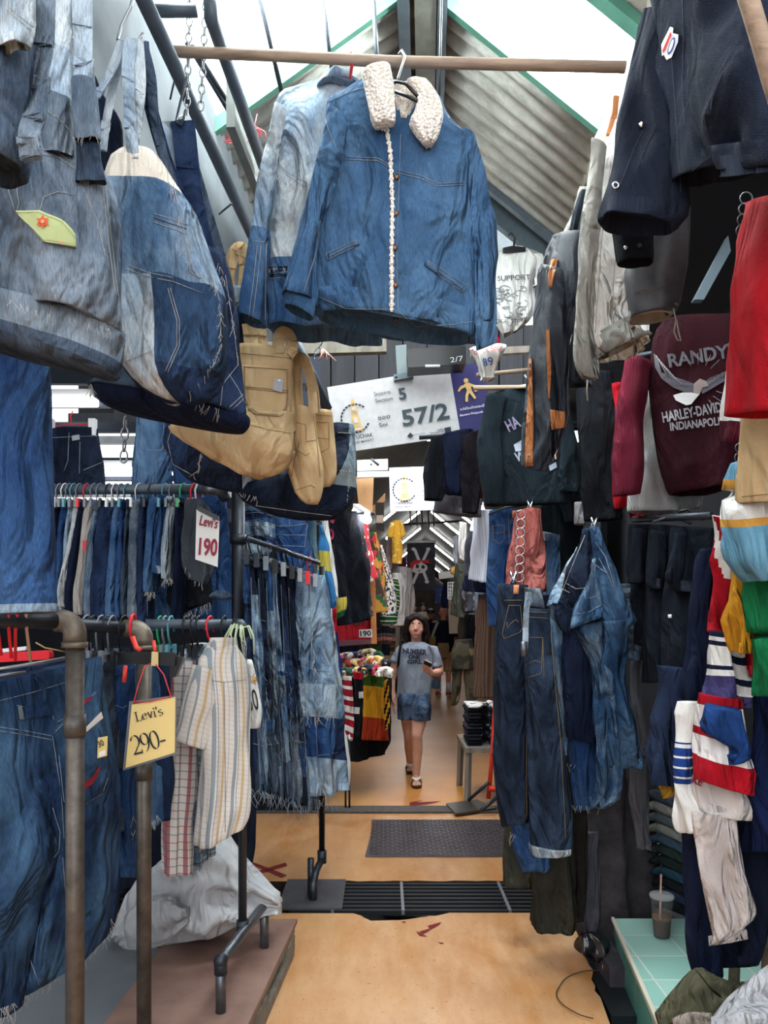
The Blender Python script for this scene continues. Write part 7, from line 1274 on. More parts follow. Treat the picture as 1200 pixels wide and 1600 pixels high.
T = thing('kimono', 'long black kimono with a pink round print, left side of the far lane', 'kimono', 'kimonos on the left of the lane'); b = tube('body', [(524, 800, 552, 800), (515, 830, 560, 815), (518, 880, 566, 870), (523, 940, 570, 935), (528, 978, 573, 968)], (5.85, 6.1), KB, T, .08, (4, .016), .01, n=48)
shapes('pink_round_print', b, [ell(517.5, 835, 4.5, 9, 0), ell(520, 812, 3, 6, 0)], plain('#8f1f4b', .8), T, .006)
FLO = prints('floral', '#0e1420', [('#7a2a3a', .62, .5), ('#c8a24a', .68, .8), ('#4a6a8a', .7, 1.1)], 22); REDF = prints('red_floral', '#a81224', [('#e8e0da', .6, .6), ('#1a1a22', .66, 1)], 20); LEO = prints('leopard', '#d8d2cc', [('#20202a', .52, 1)], 34); MIXF = prints('mixed_print', '#3a2a22', [('#b8862a', .5, .5), ('#c0202a', .58, .7), ('#1d5a36', .6, .9)], 14)
for i, (rows, d, mt, l) in enumerate([([(550, 804, 558, 808), (554, 850, 565, 860), (560, 920, 570, 925), (564, 968, 574, 962)], (6.1, 6.3), FLO, 'black floral kimono edge right of the plain black kimono'), ([(556, 812, 564, 816), (560, 850, 574, 860), (562, 890, 583, 895), (566, 914, 584, 900)], (6.5, 6.7), REDF, 'red and white printed kimono above the red board'), ([(574, 832, 580, 836), (578, 870, 592, 880), (582, 920, 598, 925), (585, 958, 602, 955)], (7.4, 7.7), MIXF, 'brown and red printed robe behind the red board'), ([(583, 852, 590, 856), (590, 890, 602, 895), (597, 940, 612, 940), (601, 962, 613, 958)], (7.9, 8.2), LEO, 'black and white speckled robe beside the green striped tee')]):
    drape('kimono', l, 'kimono', rows, d, mt, .08, group='kimonos on the left of the lane', seed=i)
GRS = stripes('green_stripes', '#1f5a38', [(0, .12, '#d8d6c8', 1), (.3, .36, '#b5a83a', 1), (.6, .68, '#d8d6c8', 1)], 1, .12)
for i, (rows, d, mt, l, nm) in enumerate([([(600, 902, 618, 904), (599, 925, 621, 930), (600, 975, 616, 974)], (8.6, 8.8), GRS, 'green striped tee on the left of the far lane', 't_shirt'), ([(616, 895, 632, 900), (615, 930, 634, 935), (617, 978, 633, 975)], (9.2, 9.5), WHITE, 'white tee right of the green striped tee', 't_shirt'), ([(624, 885, 640, 890), (625, 930, 644, 935), (628, 974, 640, 970)], (10, 10.3), cloth('#e6dede'), 'pinkish white shirt nearest the woman\'s head', 'shirt'), ([(606, 832, 616, 834), (604, 870, 614, 874), (606, 890, 612, 890)], 9.6, cloth('#c7a9a6'), 'dull pink shirt left of the yellow printed shirt', 'shirt'), ([(600, 860, 612, 862), (601, 890, 611, 890)], 9.9, BLACK, 'black grid rack panel cloth under the yellow shirt', 'shirt'), ([(622, 870, 634, 872), (624, 896, 636, 896)], 10.6, cloth('#5a2030'), 'dark red shirt right under the yellow printed shirt', 'shirt')]):
    drape(nm, l, 'shirt', rows, d, mt, .08, group='shirts on the left of the lane', seed=i)
YP = prints('yellow_print', '#d9a531', [('#f0dca0', .6, 1)], 20); T = thing('shirt', 'bright yellow printed shirt hanging high over the left shops', 'shirt', 'shirts on the left of the lane'); tube('body', [(616, 813, 623, 813), (611, 817, 629, 817), (611, 840, 629, 840), (612, 880, 627, 881)], 9.3, YP, T, .08, (3, .01), .008, n=32); tube('sleeve', [(610, 816, 616, 818), (605, 838, 613, 841)], 9.25, YP, T, .07, (2, .004), .004, n=24); tube('sleeve', [(624, 816, 630, 818), (627, 840, 634, 837)], 9.25, YP, T, .07, (2, .004), .004, n=24)
T = thing('red_display_board', 'red cloth-covered board with an orange timber edge and a 190 card', 'board'); p = plate('red_panel', [(527, 905), (579, 912), (580, 1000), (527, 1002)], [6.4, 6.8, 6.8, 6.4], .04, cloth('#b8182a', '#92101f'), T); plate('timber_edge', [(578, 905), (586, 905), (589, 1006), (580, 1006)], 6.75, .06, wood('#b5703c', '#d08a50', (8, 8, 2)), T); plate('bottom_rail', [(527, 1001), (581, 999), (581, 1006), (527, 1010)], [6.36, 6.76, 6.76, 6.36], .06, plain('#6a4450', .6), T)
c = plate('price_card', [(561, 984), (581, 983), (582, 996), (561, 996)], 6.6, .01, plain('#e6e4e2', .6), T); text('price_lettering', c, '190', 563, 994, 580, 993, 8, INK, T, .03, .008)
text('black_lettering', p, 'LIFE', 552, 977, 571, 977, 8, INK, T, .02, .008)
T = thing('display_table', 'low black-draped table heaped with printed cloths on the left of the lane', 'table'); m = MB(); c0 = P(560, 1050, 6.9); m.box((c0.x - .12, 7.0, .92), (.2, .5, .02)); m.build('table_top', DKWOOD, T, False)
tube('black_drape', [(530, 1052, 602, 1046), (536, 1100, 605, 1090), (540, 1160, 602, 1146), (546, 1190, 594, 1168)], (6.45, 7.0), BLACK, T, .16, (5, .02), .012, n=56)
for x in (540, 546): pipe('leg', [P(x, 1150, 6.1), Vector((P(x, 0, 6.1).x, 6.1, .0))], .008, STEELD, T)
for i, (rows, d, mt, l, sl) in enumerate([([(536, 1056, 550, 1057), (533, 1090, 552, 1095), (531, 1140, 551, 1152), (532, 1146, 549, 1156)], 6.0, [WHITE, cloth('#a3182c')], 'red and white striped cloth draped over the table front', lambda u, v, f: int(v * 13) % 2), ([(524, 1092, 531, 1090), (522, 1105, 533, 1110), (526, 1118, 532, 1120)], 5.9, [WHITE, cloth('#a3182c')], 'small end of a red and white striped cloth behind the pinstripes', lambda u, v, f: int(v * 6) % 2), ([(552, 1050, 566, 1052), (554, 1100, 568, 1100), (553, 1150, 562, 1150)], 6.2, [BLACK, WHITE, RED], 'black and white printed scarf draped between the striped and tricolour cloths', lambda u, v, f: 1 if (.3 < v < .4 and u > 0) or (.55 < v < .66 and u < .2) else (2 if v < .08 else 0)), ([(568, 1044, 598, 1046), (569, 1080, 600, 1085), (570, 1120, 603, 1125), (569, 1156, 606, 1157)], (6.3, 6.75), [cloth('#3d6a24', '#2e521a'), cloth('#e0a020', '#c4871a'), cloth('#b03a1c', '#8f2c14')], 'green, yellow and red tricolour cloth draped over the table', lambda u, v, f: 0 if v < .27 else (1 if v < .7 else 2)), ([(599, 1066, 606, 1060), (600, 1110, 609, 1105), (603, 1140, 608, 1136)], 6.5, [cloth('#d99820'), BLACK], 'yellow and black cloth edge right of the tricolour cloth', lambda u, v, f: int(v * 7 + u) % 2)]):
    drape('draped_cloth', l, 'cloth', rows, d, mt, .05, sl, (3, .008), 'cloths draped over the table', 36, i)
CN = [('#c9c2b8', 'pale'), ('#2a3a6a', 'blue'), ('#b02030', 'red'), ('#d8b04a', 'yellow'), ('#1d4a34', 'green'), ('#8a4a2a', 'rust'), ('#d9d4cc', 'white'), ('#20242e', 'black'), ('#c05a6a', 'pink')]
rq = random.Random(21)
for i in range(20):
    x = 533 + (i % 7) * 10.5 + rq.uniform(-3, 3); y = 1046 - (i // 7) * 13 + rq.uniform(-3, 3) - (4 if i % 7 > 3 else 0); d = 6.35 + (i // 7) * .28; c = CN[(i * 4) % 9]; w = rq.uniform(10, 15)
    mt = prints('scrap%d' % (i % 9), c[0], [(CN[(i + 3) % 9][0], .55, 1), (CN[(i + 5) % 9][0], .62, 1.4)], 24)
    drape('printed_cloth', 'crumpled %s printed cloth on the table, %s row back, %s from left' % (c[1], ORD[i // 7], ORD[i % 7]), 'cloth', [(x - w * .5, y - 1, x + w * .4, y - 2), (x - w * .9, y + 1, x + w * .8, y), (x - w * 1.1, y + 5, x + w, y + 4), (x - w, y + 12, x + w * .8, y + 14)], d, mt, .25, None, (5, .05), 'printed cloths heaped on the table', 24, i)
for i, (c, l) in enumerate([('#4a3a3a', 'dark brown'), ('#b06a60', 'dusty pink'), ('#5a5a5e', 'grey'), ('#2a2026', 'black-plum')]):
    tag(tube('folded_cloth', [(588, 1002 - i * 6, 589, 1009 - i * 6), (600, 999 - i * 6, 601, 1007 - i * 6), (618, 1000 - i * 6, 618, 1008 - i * 6)], 8.2, cloth(c), None, .2, (2, .006), .006, closed=True, n=20), '%s folded cloth, %s from the bottom of the pile behind the red board' % (l, ORD[i]), 'cloth', 'folded cloths behind the red board')
T = thing('notice_board', 'dark hanging board with a pale square notice under the small market sign', 'sign'); plate('board', [(586, 785), (600, 785), (600, 830), (588, 826)], 7.4, .05, plain('#2a2420', .8), T); plate('notice', [(588, 805), (599, 805), (599, 817), (588, 817)], 7.35, .01, plain('#a59788', .8), T)
tag(plate('brown_board', [(556, 745), (584, 742), (582, 800), (562, 806)], 6.9, .03, wood('#8a6540', '#b08a5c', (6, 6, 2))), 'brown board hanging under the steel bracket plate', 'board')
tag(plate('brown_board', [(574, 800), (602, 770), (602, 782), (584, 806)], 7.8, .03, wood('#7a5a3a', '#9a7448', (6, 6, 2))), 'slanting brown board beside the dark hanging board', 'board')
tag(pipe('clothes_rail', [P(470, 803, 6.02), P(585, 803, 6.02)], .014, STEELD), 'dark rail above the black kimono', 'rail')
# ---- pirate flag
T = thing('skull_flag', 'dark grey flag with skull, crossed bones and red headscarf hanging across the lane', 'flag')
p = plate('cloth', [(636, 848), (680, 848), (680, 922), (635, 921)], 12, .01, cloth('#4a4a52', '#38383f'), T); pipe('rail', [P(634, 847, 12), P(682, 846, 12)], .02, PLASTIC_WHITE, T)
BN = plain('#d9d6d6', .8); off = .02
shapes('bones', p, [[(646, 860), (650, 858), (669, 906), (665, 908)], [(667, 858), (671, 860), (648, 910), (644, 908)], ell(646, 858, 3.2, 2.6, 0), ell(669, 858, 3.4, 2.6, 0), ell(645, 910, 3.4, 2.8, 0), ell(667, 909, 3.4, 2.8, 0)], BN, T, off); shapes('skull', p, [ell(655, 888, 13, 8, -.1)], BN, T, off * 1.3); shapes('eye_sockets', p, [ell(652, 885, 2.6, 3.2, 0), ell(661, 886, 2.8, 3, 0), ell(655, 892, 1.2, 1.2, 0)], INK, T, off * 1.7); shapes('red_headscarf', p, [[(641, 892), (641, 880), (648, 875), (658, 875), (656, 880), (648, 882), (644, 890)], [(658, 876), (672, 874), (668, 877), (674, 880), (660, 880)]], plain('#c8303a', .8), T, off * 2)
# ---- right side
STW = stripes('pale_stripes', '#d5d9e6', [(0, .3, '#aeb6cc', .8)], 0, .02)
for i, (rows, d, mt, l) in enumerate([([(752, 798, 762, 796), (748, 840, 766, 842), (745, 880, 766, 885), (744, 905, 765, 910)], (5.6, 5.3), STW, 'white and pale blue striped shirt beside the bright indigo jeans'), ([(744, 830, 752, 830), (738, 860, 749, 860), (736, 900, 748, 902)], (6.0, 5.8), cloth('#4c505a', '#373a44'), 'grey shirt left of the pale striped shirt'), ([(730, 890, 764, 900), (727, 915, 764, 922), (732, 924, 760, 926)], (6.2, 6.0), NAVY, 'navy shirt hem under the pale striped shirt'), ([(718, 880, 728, 884), (712, 930, 728, 935), (710, 960, 726, 965)], (8.2, 8.0), cloth('#55594c', '#40443a'), 'olive jacket hanging left of the patterned dark shirt'), ([(728, 916, 740, 918), (727, 940, 742, 944), (730, 958, 741, 955)], (7.6, 7.3), prints('dark_check', '#2a2c34', [('#6a6a72', .58, 1)], 20), 'dark patterned shirt right of the olive jacket'), ([(743, 925, 757, 926), (742, 950, 756, 952), (743, 966, 755, 965)], 6.6, DN_GREY, 'faded denim sleeve hanging over the brown corduroy trousers'), ([(718, 815, 730, 818), (716, 845, 728, 850), (717, 872, 724, 876)], 8.4, WHITE, 'white shirt hanging high on the right of the lane'), ([(708, 838, 716, 836), (708, 860, 714, 862), (709, 880, 713, 880)], 9.4, cloth('#aab0bb'), 'grey-white shirt behind the high white shirt'), ([(716, 960, 728, 965), (716, 985, 728, 990), (718, 1000, 726, 1000)], 8.4, cloth('#4b443a'), 'brown jacket hem under the olive jacket'), ([(692, 912, 702, 910), (690, 940, 700, 940), (692, 950, 700, 950)], 11, NAVY, 'dark blue jacket behind the white frame'), ([(744, 968, 750, 968), (743, 990, 750, 992), (744, 1010, 748, 1010)], 6.9, cloth('#d0622a'), 'orange cloth strip between the denim sleeve and the corduroys'), ([(726, 960, 742, 960), (726, 1000, 742, 1000), (728, 1030, 740, 1030)], 7.9, BLACK, 'black coat above the camouflage trousers')]):
    drape('hanging_shirt', l, 'shirt', rows, d, mt, .08, None, (3, .014), 'clothes on the right of the lane', 32, i)
CAMO = prints('camouflage', '#4a4232', [('#2a281e', .5, .5), ('#7a6a4c', .6, .6)], 10)
T = thing('camouflage_trousers', 'camouflage trousers hanging at the right of the lane beyond the stacked shirts', 'trousers'); tube('hips', [(711, 1000, 738, 998), (706, 1020, 741, 1020), (705, 1045, 742, 1045)], 7.6, CAMO, T, .1, (3, .01), .01); tube('leg', [(705, 1040, 724, 1040), (706, 1070, 720, 1072), (704, 1098, 716, 1096), (703, 1103, 712, 1102)], 7.6, CAMO, T, .09, (3, .01), .01); tube('leg', [(722, 1040, 743, 1040), (726, 1070, 745, 1072), (728, 1100, 746, 1098)], 7.6, CAMO, T, .09, (3, .01), .01)
CORD = stripes('corduroy', '#5a463a', [(0, .4, '#3c2e27', .9)], 0, .03)
T = thing('corduroy_trousers', 'brown corduroy trousers hanging over the stacked shirts on the right', 'trousers', 'corduroy trousers'); tube('leg', [(756, 930, 776, 930), (752, 980, 776, 980), (750, 1090, 772, 1090)], (6.2, 6.0), CORD, T, .1, (3, .01), .008)
T = thing('guitar', 'small yellow guitar hanging with its neck up on the right of the lane', 'guitar'); tube('body', [(704, 888, 704, 896), (710, 884, 710, 899), (716, 887, 716, 897), (722, 884, 722, 899), (726, 888, 726, 895)], 9, plain('#b98a4a', .4), T, .04, (1, 0), 0, closed=True); pipe('neck', [P(722, 890, 8.96), P(735, 872, 8.9)], .02, DKWOOD, T)
T = thing('white_wire_panel', 'white wire grid panel with goods hanging on the right of the lane', 'rack'); m = MB()
for i in range(6): m.bar(P(700 + i * 3.4, 910, 9.6), P(700 + i * 3.4, 936, 9.6), .012, .012); m.bar(P(700, 910 + i * 5.2, 9.6), P(717, 910 + i * 5.2, 9.6), .012, .012)
m.build('wire_grid', PLASTIC_WHITE, T, False)
tag(plate('white_sign', [(685, 894), (709, 892), (709, 902), (686, 905)], 11, .02, plain('#e2e0dc', .6)), 'blank-looking white sign beside the guitar', 'sign'); tag(plate('coloured_poster', [(681, 914), (690, 914), (689, 942), (680, 942)], 14, .02, prints('poster', '#4a6ab8', [('#c8c84a', .52, .5), ('#e8e8e8', .6, .8)], 8)), 'blue and yellow poster right of the skull flag', 'poster')
tag(plate('wall_panel', [(700, 938), (728, 945), (726, 990), (702, 990)], 13.5, .04, plain('#d8c4ac', .7)), 'pale lit panel right of the bald man\'s head', 'panel')
for i, (x, y, w, h) in enumerate(((727, 852, 13, 10), (724, 864, 12, 9))): m = MB(); m.box(P(x + w / 2, y + h / 2, 8.8), (w * 8.8 / 2400, .1, h * 8.8 / 2400)); tag(m.build('cardboard_box', plain('#b08858', .8), None, False), ['upper brown cardboard box stored high on the right of the lane', 'lower brown cardboard box stored high on the right of the lane'][i], 'box')
# bench with stacked shirts, red hand truck
T = thing('wooden_bench', 'low dark wooden bench carrying the stacked dark shirts on the right of the lane', 'bench'); bx = P(752, 1170, 6.5); m = MB(); m.box((bx.x + .06, 6.62, .44), (.22, .36, .02)); m.build('seat', GREYWOOD, T, False)
for sx in (-1, 1):
    for sy in (-1, 1): m = MB(); m.bar((bx.x + .06 + .19 * sx, 6.62 + .32 * sy, .42), (bx.x + .06 + .2 * sx, 6.62 + .33 * sy, 0), .04, .04); m.build('leg', GREYWOOD, T, False)
rq = random.Random(31)
for i in range(13):
    y = 1166 - i * 5.4; mt = [prints('fold_a', '#181c26', [('#c9cdd4', .62, 1)], 16), prints('fold_b', '#141824', [('#5a6a8a', .6, 1), ('#d8d4d0', .7, 1.3)], 16), cloth('#151a26')][i % 3] if i < 12 else prints('fold_c', '#c9c9c4', [('#3a4048', .56, 1)], 18)
    j = rq.uniform(-2, 2); tag(tube('folded_shirt', [(728 + j, y - 3, 728 + j, y + 2), (740, y - 4, 740, y + 3), (768 + j, y - 4, 768 + j, y + 3), (773 + j, y - 2, 773 + j, y + 1)], 6.55, mt, None, .24, (2, .004), .004, closed=True, n=20, ex=3), '%s folded dark shirt, %s from the bottom of the stack on the bench' % (['printed', 'patterned', 'plain'][i % 3] if i < 12 else 'pale printed', ORD[i]), 'shirt', 'folded shirts stacked on the bench')
T = thing('hand_truck', 'red hand truck with a steel toe plate leaning beside the bench', 'hand truck'); REDP = plain('#c2301f', .45, .2)
pipe('frame_tube', [P(774, 1090, 6.2), P(769, 1180, 6.15), P(763, 1248, 6.1)], .018, REDP, T); pipe('frame_tube', [P(790, 1090, 6.2), P(785, 1180, 6.15), P(778, 1248, 6.1)], .018, REDP, T); pipe('crossbar', [P(768, 1176, 6.12), P(785, 1178, 6.12)], .022, REDP, T); pipe('crossbar', [P(764, 1232, 6.08), P(780, 1234, 6.08)], .022, REDP, T)
pipe('brace', [P(732, 1250, 6.25), P(764, 1222, 6.1)], .014, STEELD, T); pipe('brace', [P(752, 1266, 5.9), P(776, 1246, 6.0)], .016, STEELD, T)
m = MB(); v0 = [G(697, 1255, .03), G(745, 1249, .03), G(776, 1262, .03), G(712, 1271, .03)]; m.add(v0 + [v - ZA * .015 for v in v0], [(0, 3, 2, 1), (4, 5, 6, 7), (0, 1, 5, 4), (1, 2, 6, 5), (2, 3, 7, 6), (3, 0, 4, 7)]); m.build('toe_plate', plain('#5a5550', .4, .6, .5, .3, 10), T, False)
tag(tube('blue_cloth_bag', [(676, 1062, 684, 1058), (674, 1070, 688, 1068), (676, 1076, 686, 1076)], 13.5, cloth('#6f9ac6'), None, .15, (3, .01), .02, n=24, closed=True), 'light blue bag on the floor beside the bald man\'s legs', 'bag')
# far end goods: stacked colourful things beyond the people
rq = random.Random(77)
for i in range(26):
    s = -1 if i % 2 else 1; Y = 11 + i * 1.05; z = rq.uniform(.5, 2.5); c = ['#c9c5c0', '#2a3448', '#8a2430', '#d0cdc8', '#3a5a80', '#b98a3a', '#20242c', '#4a6a48'][i % 8]; cn_ = ['pale', 'dark blue', 'dark red', 'white', 'blue', 'ochre', 'black', 'green'][i % 8]
    q = AX(s * rq.uniform(1.05, 1.3), Y, z); x = 600 + q.x * F / Y; y = HY - (z - EYE) * F / Y; k = F / Y
    drape('hanging_garment', '%s garment hung along the %s of the far lane, %s in its row' % (cn_, 'left' if s < 0 else 'right', ORD[i // 2]), 'garment', [(x - .13 * k, y - .38 * k, x + .13 * k, y - .38 * k), (x - .2 * k, y - .28 * k, x + .2 * k, y - .28 * k), (x - .18 * k, y + .4 * k, x + .18 * k, y + .4 * k)], Y, cloth(c), .12, None, (3, .02), 'garments hung along the far lane', 20, i)
# ================================================================== PEOPLE
def limb(m, pts, rs, n=14):
    for i in range(len(pts) - 1): m.pipe([pts[i], pts[i + 1]], rs[i], 0, n, r1=rs[i + 1])
    for p, r in zip(pts, rs): m.sphere(p, r, 0, n, 10)
def fuse(name, m, mat, parent, vox=.006, it=3):
    o = m.build('tmp_body', mat); md = o.modifiers.new('r', 'REMESH'); md.mode = 'VOXEL'; md.voxel_size = vox
    sm = o.modifiers.new('s', 'SMOOTH'); sm.iterations = it; sm.factor = .5
    dg = bpy.context.evaluated_depsgraph_get(); me = bpy.data.meshes.new_from_object(o.evaluated_get(dg))
    vs = [v.co.copy() for v in me.vertices]; fs = [tuple(p.vertices) for p in me.polygons]
    bpy.data.objects.remove(o); bpy.data.meshes.remove(me)
    return build(name, vs, fs, mat, parent)
def hand(m, wrist, fwd, side, nrm, s=1.0, curl=.5, thumb=1):
    """palm, five fingers of unequal length bent at the knuckles"""
    f, sd, nn = fwd.normalized(), side.normalized(), nrm.normalized()
    for k in range(4):
        o = (k - 1.5) * .019 * s; limb(m, [wrist + sd * o * .6, wrist + f * .085 * s + sd * o], [.016 * s, .0125 * s], 10)
    for k, ln in enumerate((.062, .074, .070, .054)):
        o = (k - 1.5) * .021 * s; p = wrist + f * .085 * s + sd * o; d = f; pts = [p]
        for j in range(3):
            a = curl * (.5 + .5 * j); d = (f * math.cos(a) + nn * math.sin(a)); pts.append(pts[-1] + d * ln * s * (.42, .33, .25)[j])
        limb(m, pts, [.0095 * s, .009 * s, .0085 * s, .0075 * s], 8)
    b = wrist + f * .025 * s - sd * .026 * s * thumb; limb(m, [b, b + (f * .6 - sd * thumb * .7 + nn * .3).normalized() * .04 * s, b + (f * .6 - sd * thumb * .7 + nn * .3).normalized() * .04 * s + (f + nn * .5).normalized() * .03 * s], [.013 * s, .011 * s, .009 * s], 8)
def skin(c, c2):
    m, nt, b = newmat('skin'); nt.links.new(ramp(nt, nz(nt, tc(nt), 14, 3), rgb(c2), rgb(c)), b.inputs['Base Color']); b.inputs['Roughness'].default_value = .65; b.inputs['Specular IOR Level'].default_value = .2; b.inputs['Subsurface Weight'].default_value = .08; return m
SKIN = skin('#c79a86', '#b58672')
def Q(x, y, d=7.2): return P(x, y, d)
T = thing('person', 'woman in a grey printed tee and denim shorts walking towards us holding a phone', 'person')
m = MB()
hc = Q(650, 978, 7.16)
m.sphere(hc, (.074, .088, .098), 0, 20, 16); m.sphere(hc + Vector((0, -.018, -.055)), (.058, .066, .062), 0, 16, 12); m.sphere(hc + Vector((-.002, -.045, -.098)), (.026, .03, .022), 0, 12, 8)
limb(m, [hc + Vector((-.006, -.080, .0)), hc + Vector((-.008, -.094, -.024))], [.009, .0115], 10); limb(m, [hc + Vector((-.022, -.082, -.028)), hc + Vector((.008, -.082, -.028))], [.008, .008], 8)
for s in (-1, 1): m.sphere(hc + Vector((.073 * s, .005, -.02)), (.012, .02, .03)); m.sphere(hc + Vector((.032 * s, -.050, -.035)), (.030, .026, .034))
m.sphere(hc + Vector((-.002, -.078, -.068)), (.024, .018, .014))
limb(m, [hc + Vector((0, .02, -.06)), Q(651, 1008, 7.22)], [.052, .055])
limb(m, [Q(632, 1016), Q(651, 1010), Q(673, 1018)], [.055, .065, .055])
m.sphere(Q(651, 1035), (.155, .10, .17)); m.sphere(Q(649, 1065), (.135, .09, .16)); m.sphere(Q(648, 1095), (.155, .105, .12))
limb(m, [Q(627, 1018), Q(616, 1044, 7.2), Q(612, 1062, 7.2), Q(612, 1080, 7.16), Q(614, 1090, 7.12)], [.055, .045, .038, .032, .026])
hand(m, Q(614, 1090, 7.12), Vector((.03, -.12, -1)), Vector((0, 1, 0)), Vector((1, 0, 0)), .95, .35, 1)
limb(m, [Q(677, 1020), Q(685, 1040, 7.14), Q(686, 1050, 7.08), Q(680, 1052, 6.98), Q(674, 1052, 6.92)], [.055, .046, .040, .034, .027])
hand(m, Q(674, 1052, 6.92), Vector((-.62, -.25, .72)), Vector((-.5, .5, -.4)), Vector((.6, -.35, .5)), .95, .75, -1)
limb(m, [Q(636, 1100, 7.25), Q(638, 1128, 7.28), Q(639, 1150, 7.3), Q(640, 1168, 7.42), Q(641, 1196, 7.58)], [.085, .068, .050, .051, .031])
limb(m, [Q(659, 1100, 7.12), Q(654, 1130, 7.02), Q(651, 1149, 6.97), Q(652, 1170, 7.0), Q(650, 1214, 7.03)], [.085, .068, .051, .052, .031])
def foot(m, an, d, fz):
    a = Vector((an.x, an.y, .055 + fz)); limb(m, [a + Vector((0, .03, -.01)), a + Vector((0, -.06, -.022)), a + Vector((.0, -.13, -.032))], [.032, .030, .024], 12); m.sphere(a + Vector((0, -.125, -.032)), (.04, .05, .02)); m.sphere(a + Vector((0, .04, -.022)), (.028, .03, .028))
    for k in range(5): o = (k - 2) * .016; limb(m, [a + Vector((o, -.15, -.034)), a + Vector((o * 1.05, -.185 + abs(k - 1) * .006, -.038))], [.010, .0085], 8)
f1 = Q(641, 1200, 7.62); f2 = Q(650, 1216, 7.02); foot(m, f1, 0, .02); foot(m, f2, 0, .012)
body = fuse('body', m, SKIN, T, .0055, 2)
for nm, an, z in (('left', f1, .02), ('right', f2, .012)):
    s = MB(); c0 = Vector((an.x, an.y - .075, z - .003)); pr = [c0 + Vector((.048 * math.sin(t) * (1 + .12 * math.cos(t)), -.135 * math.cos(t), 0)) for t in [k * 6.283 / 24 for k in range(24)]]
    s.add(pr + [p + ZA * .018 for p in pr], [tuple(range(23, -1, -1)), tuple(range(24, 48))] + [(i, (i + 1) % 24, 24 + (i + 1) % 24, 24 + i) for i in range(24)]); so = s.build('sandal_sole', plain('#3a2320', .7), T)
    s = MB(); s.pipe([c0 + Vector((-.046, .02, .02)), c0 + Vector((-.03, -.02, .068)), c0 + Vector((0, -.075, .052)), c0 + Vector((.03, -.02, .068)), c0 + Vector((.046, .02, .02))], .011, 0, 8); s.pipe([c0 + Vector((-.03, -.03, .062)), c0 + Vector((.03, -.03, .062))], .01, 0, 8); s.build('sandal_strap', plain('#e4dcd2', .6), so)
# face
LIP = plain('#9c4a4a', .45); LASH = plain('#2a1a18', .6)
shapes('lips', body, [[(646, 986.8), (648.4, 985.2), (649.6, 985.7), (650.8, 985.2), (653.2, 987), (651, 988.8), (648.4, 988.8)]], LIP, T, .004)
shapes('eyelids', body, [[(642.8, 973.6), (645.2, 972.4), (647.8, 973.7), (645.2, 974.6)], [(652.4, 973.8), (655, 972.6), (657.6, 974), (655, 974.9)]], LASH, T, .005); shapes('eyebrows', body, [[(642.4, 969.2), (645, 968), (647.8, 968.6), (647.6, 969.4), (645, 968.9), (642.6, 970)], [(652.4, 968.7), (655.2, 968.2), (658, 969.6), (657.8, 970.3), (655.2, 969.1), (652.6, 969.5)]], plain('#4a322a', .8), T, .005); shapes('nostrils', body, [[(647.2, 981.4), (648.2, 981.2), (648, 981.9)], [(650.4, 981.2), (651.4, 981.5), (650.6, 982)]], LASH, T, .003)
HAIR = plain('#100809', .65, 0, .15, 0, 40, .4, '#1e0f0c')
h = MB(); h.sphere(hc + Vector((.003, .035, .030)), (.096, .096, .092), 0, 20, 16)
for s, k in ((-1, .0), (1, .006)):
    limb(h, [hc + Vector((.066 * s + k, .012, .055)), hc + Vector((.092 * s + k, .0, -.02)), hc + Vector((.098 * s + k, -.004, -.085)), hc + Vector((.088 * s + k, -.010, -.132))], [.04, .028, .030, .022]); limb(h, [hc + Vector((.012 * s, -.055, .082)), hc + Vector((.054 * s, -.060, .056)), hc + Vector((.080 * s + k, -.040, .005)), hc + Vector((.086 * s + k, -.034, -.06))], [.024, .022, .016, .014])
limb(h, [hc + Vector((.05, .07, -.02)), hc + Vector((.055, .06, -.12))], [.06, .045]); limb(h, [hc + Vector((-.05, .07, -.02)), hc + Vector((-.055, .06, -.12))], [.06, .045]); limb(h, [hc + Vector((0, .09, -.02)), hc + Vector((0, .075, -.12))], [.065, .05])
fuse('hair', h, HAIR, T, .006, 3)
m = MB(); m.sphere(on(body, 663, 986, .004), .006); m.build('earring', PLASTIC_WHITE, T)
TEE = cloth('#8c95a3', '#7a8391', .25)
tb = tube('t_shirt', [(638, 1003, 664, 1003), (628, 1008, 677, 1012), (621, 1018, 682, 1022), (620, 1040, 678, 1042), (621, 1066, 675, 1066), (620, 1089, 673, 1091)], 7.18, TEE, T, (.075, .10, .125, .135, .13, .13), (3, .009), .005, n=56, seed=4)
tube('t_shirt_sleeve', [(623, 1009, 636, 1012), (616, 1018, 629, 1028), (610, 1032, 624, 1038)], 7.2, TEE, T, (.06, .075, .08), (2, .004), .005, n=32, deep=True); tube('t_shirt_sleeve', [(668, 1008, 684, 1010), (676, 1026, 689, 1026), (677, 1042, 691, 1040)], 7.12, TEE, T, (.06, .075, .085), (2, .004), .005, n=32, deep=True)
PRN = plain('#141a30', .8)
text('shirt_print', tb, 'NUMBER', 630, 1021, 666, 1023, 7, PRN, T, .05, .02); text('shirt_print', tb, 'ONE', 638, 1029, 656, 1030, 6, PRN, T, .05, .02); text('shirt_print', tb, 'GIRL', 636, 1037, 660, 1037.5, 6, PRN, T, .05, .02)
SHORT = denim('#3c5478', '#5f7ba0', 8)
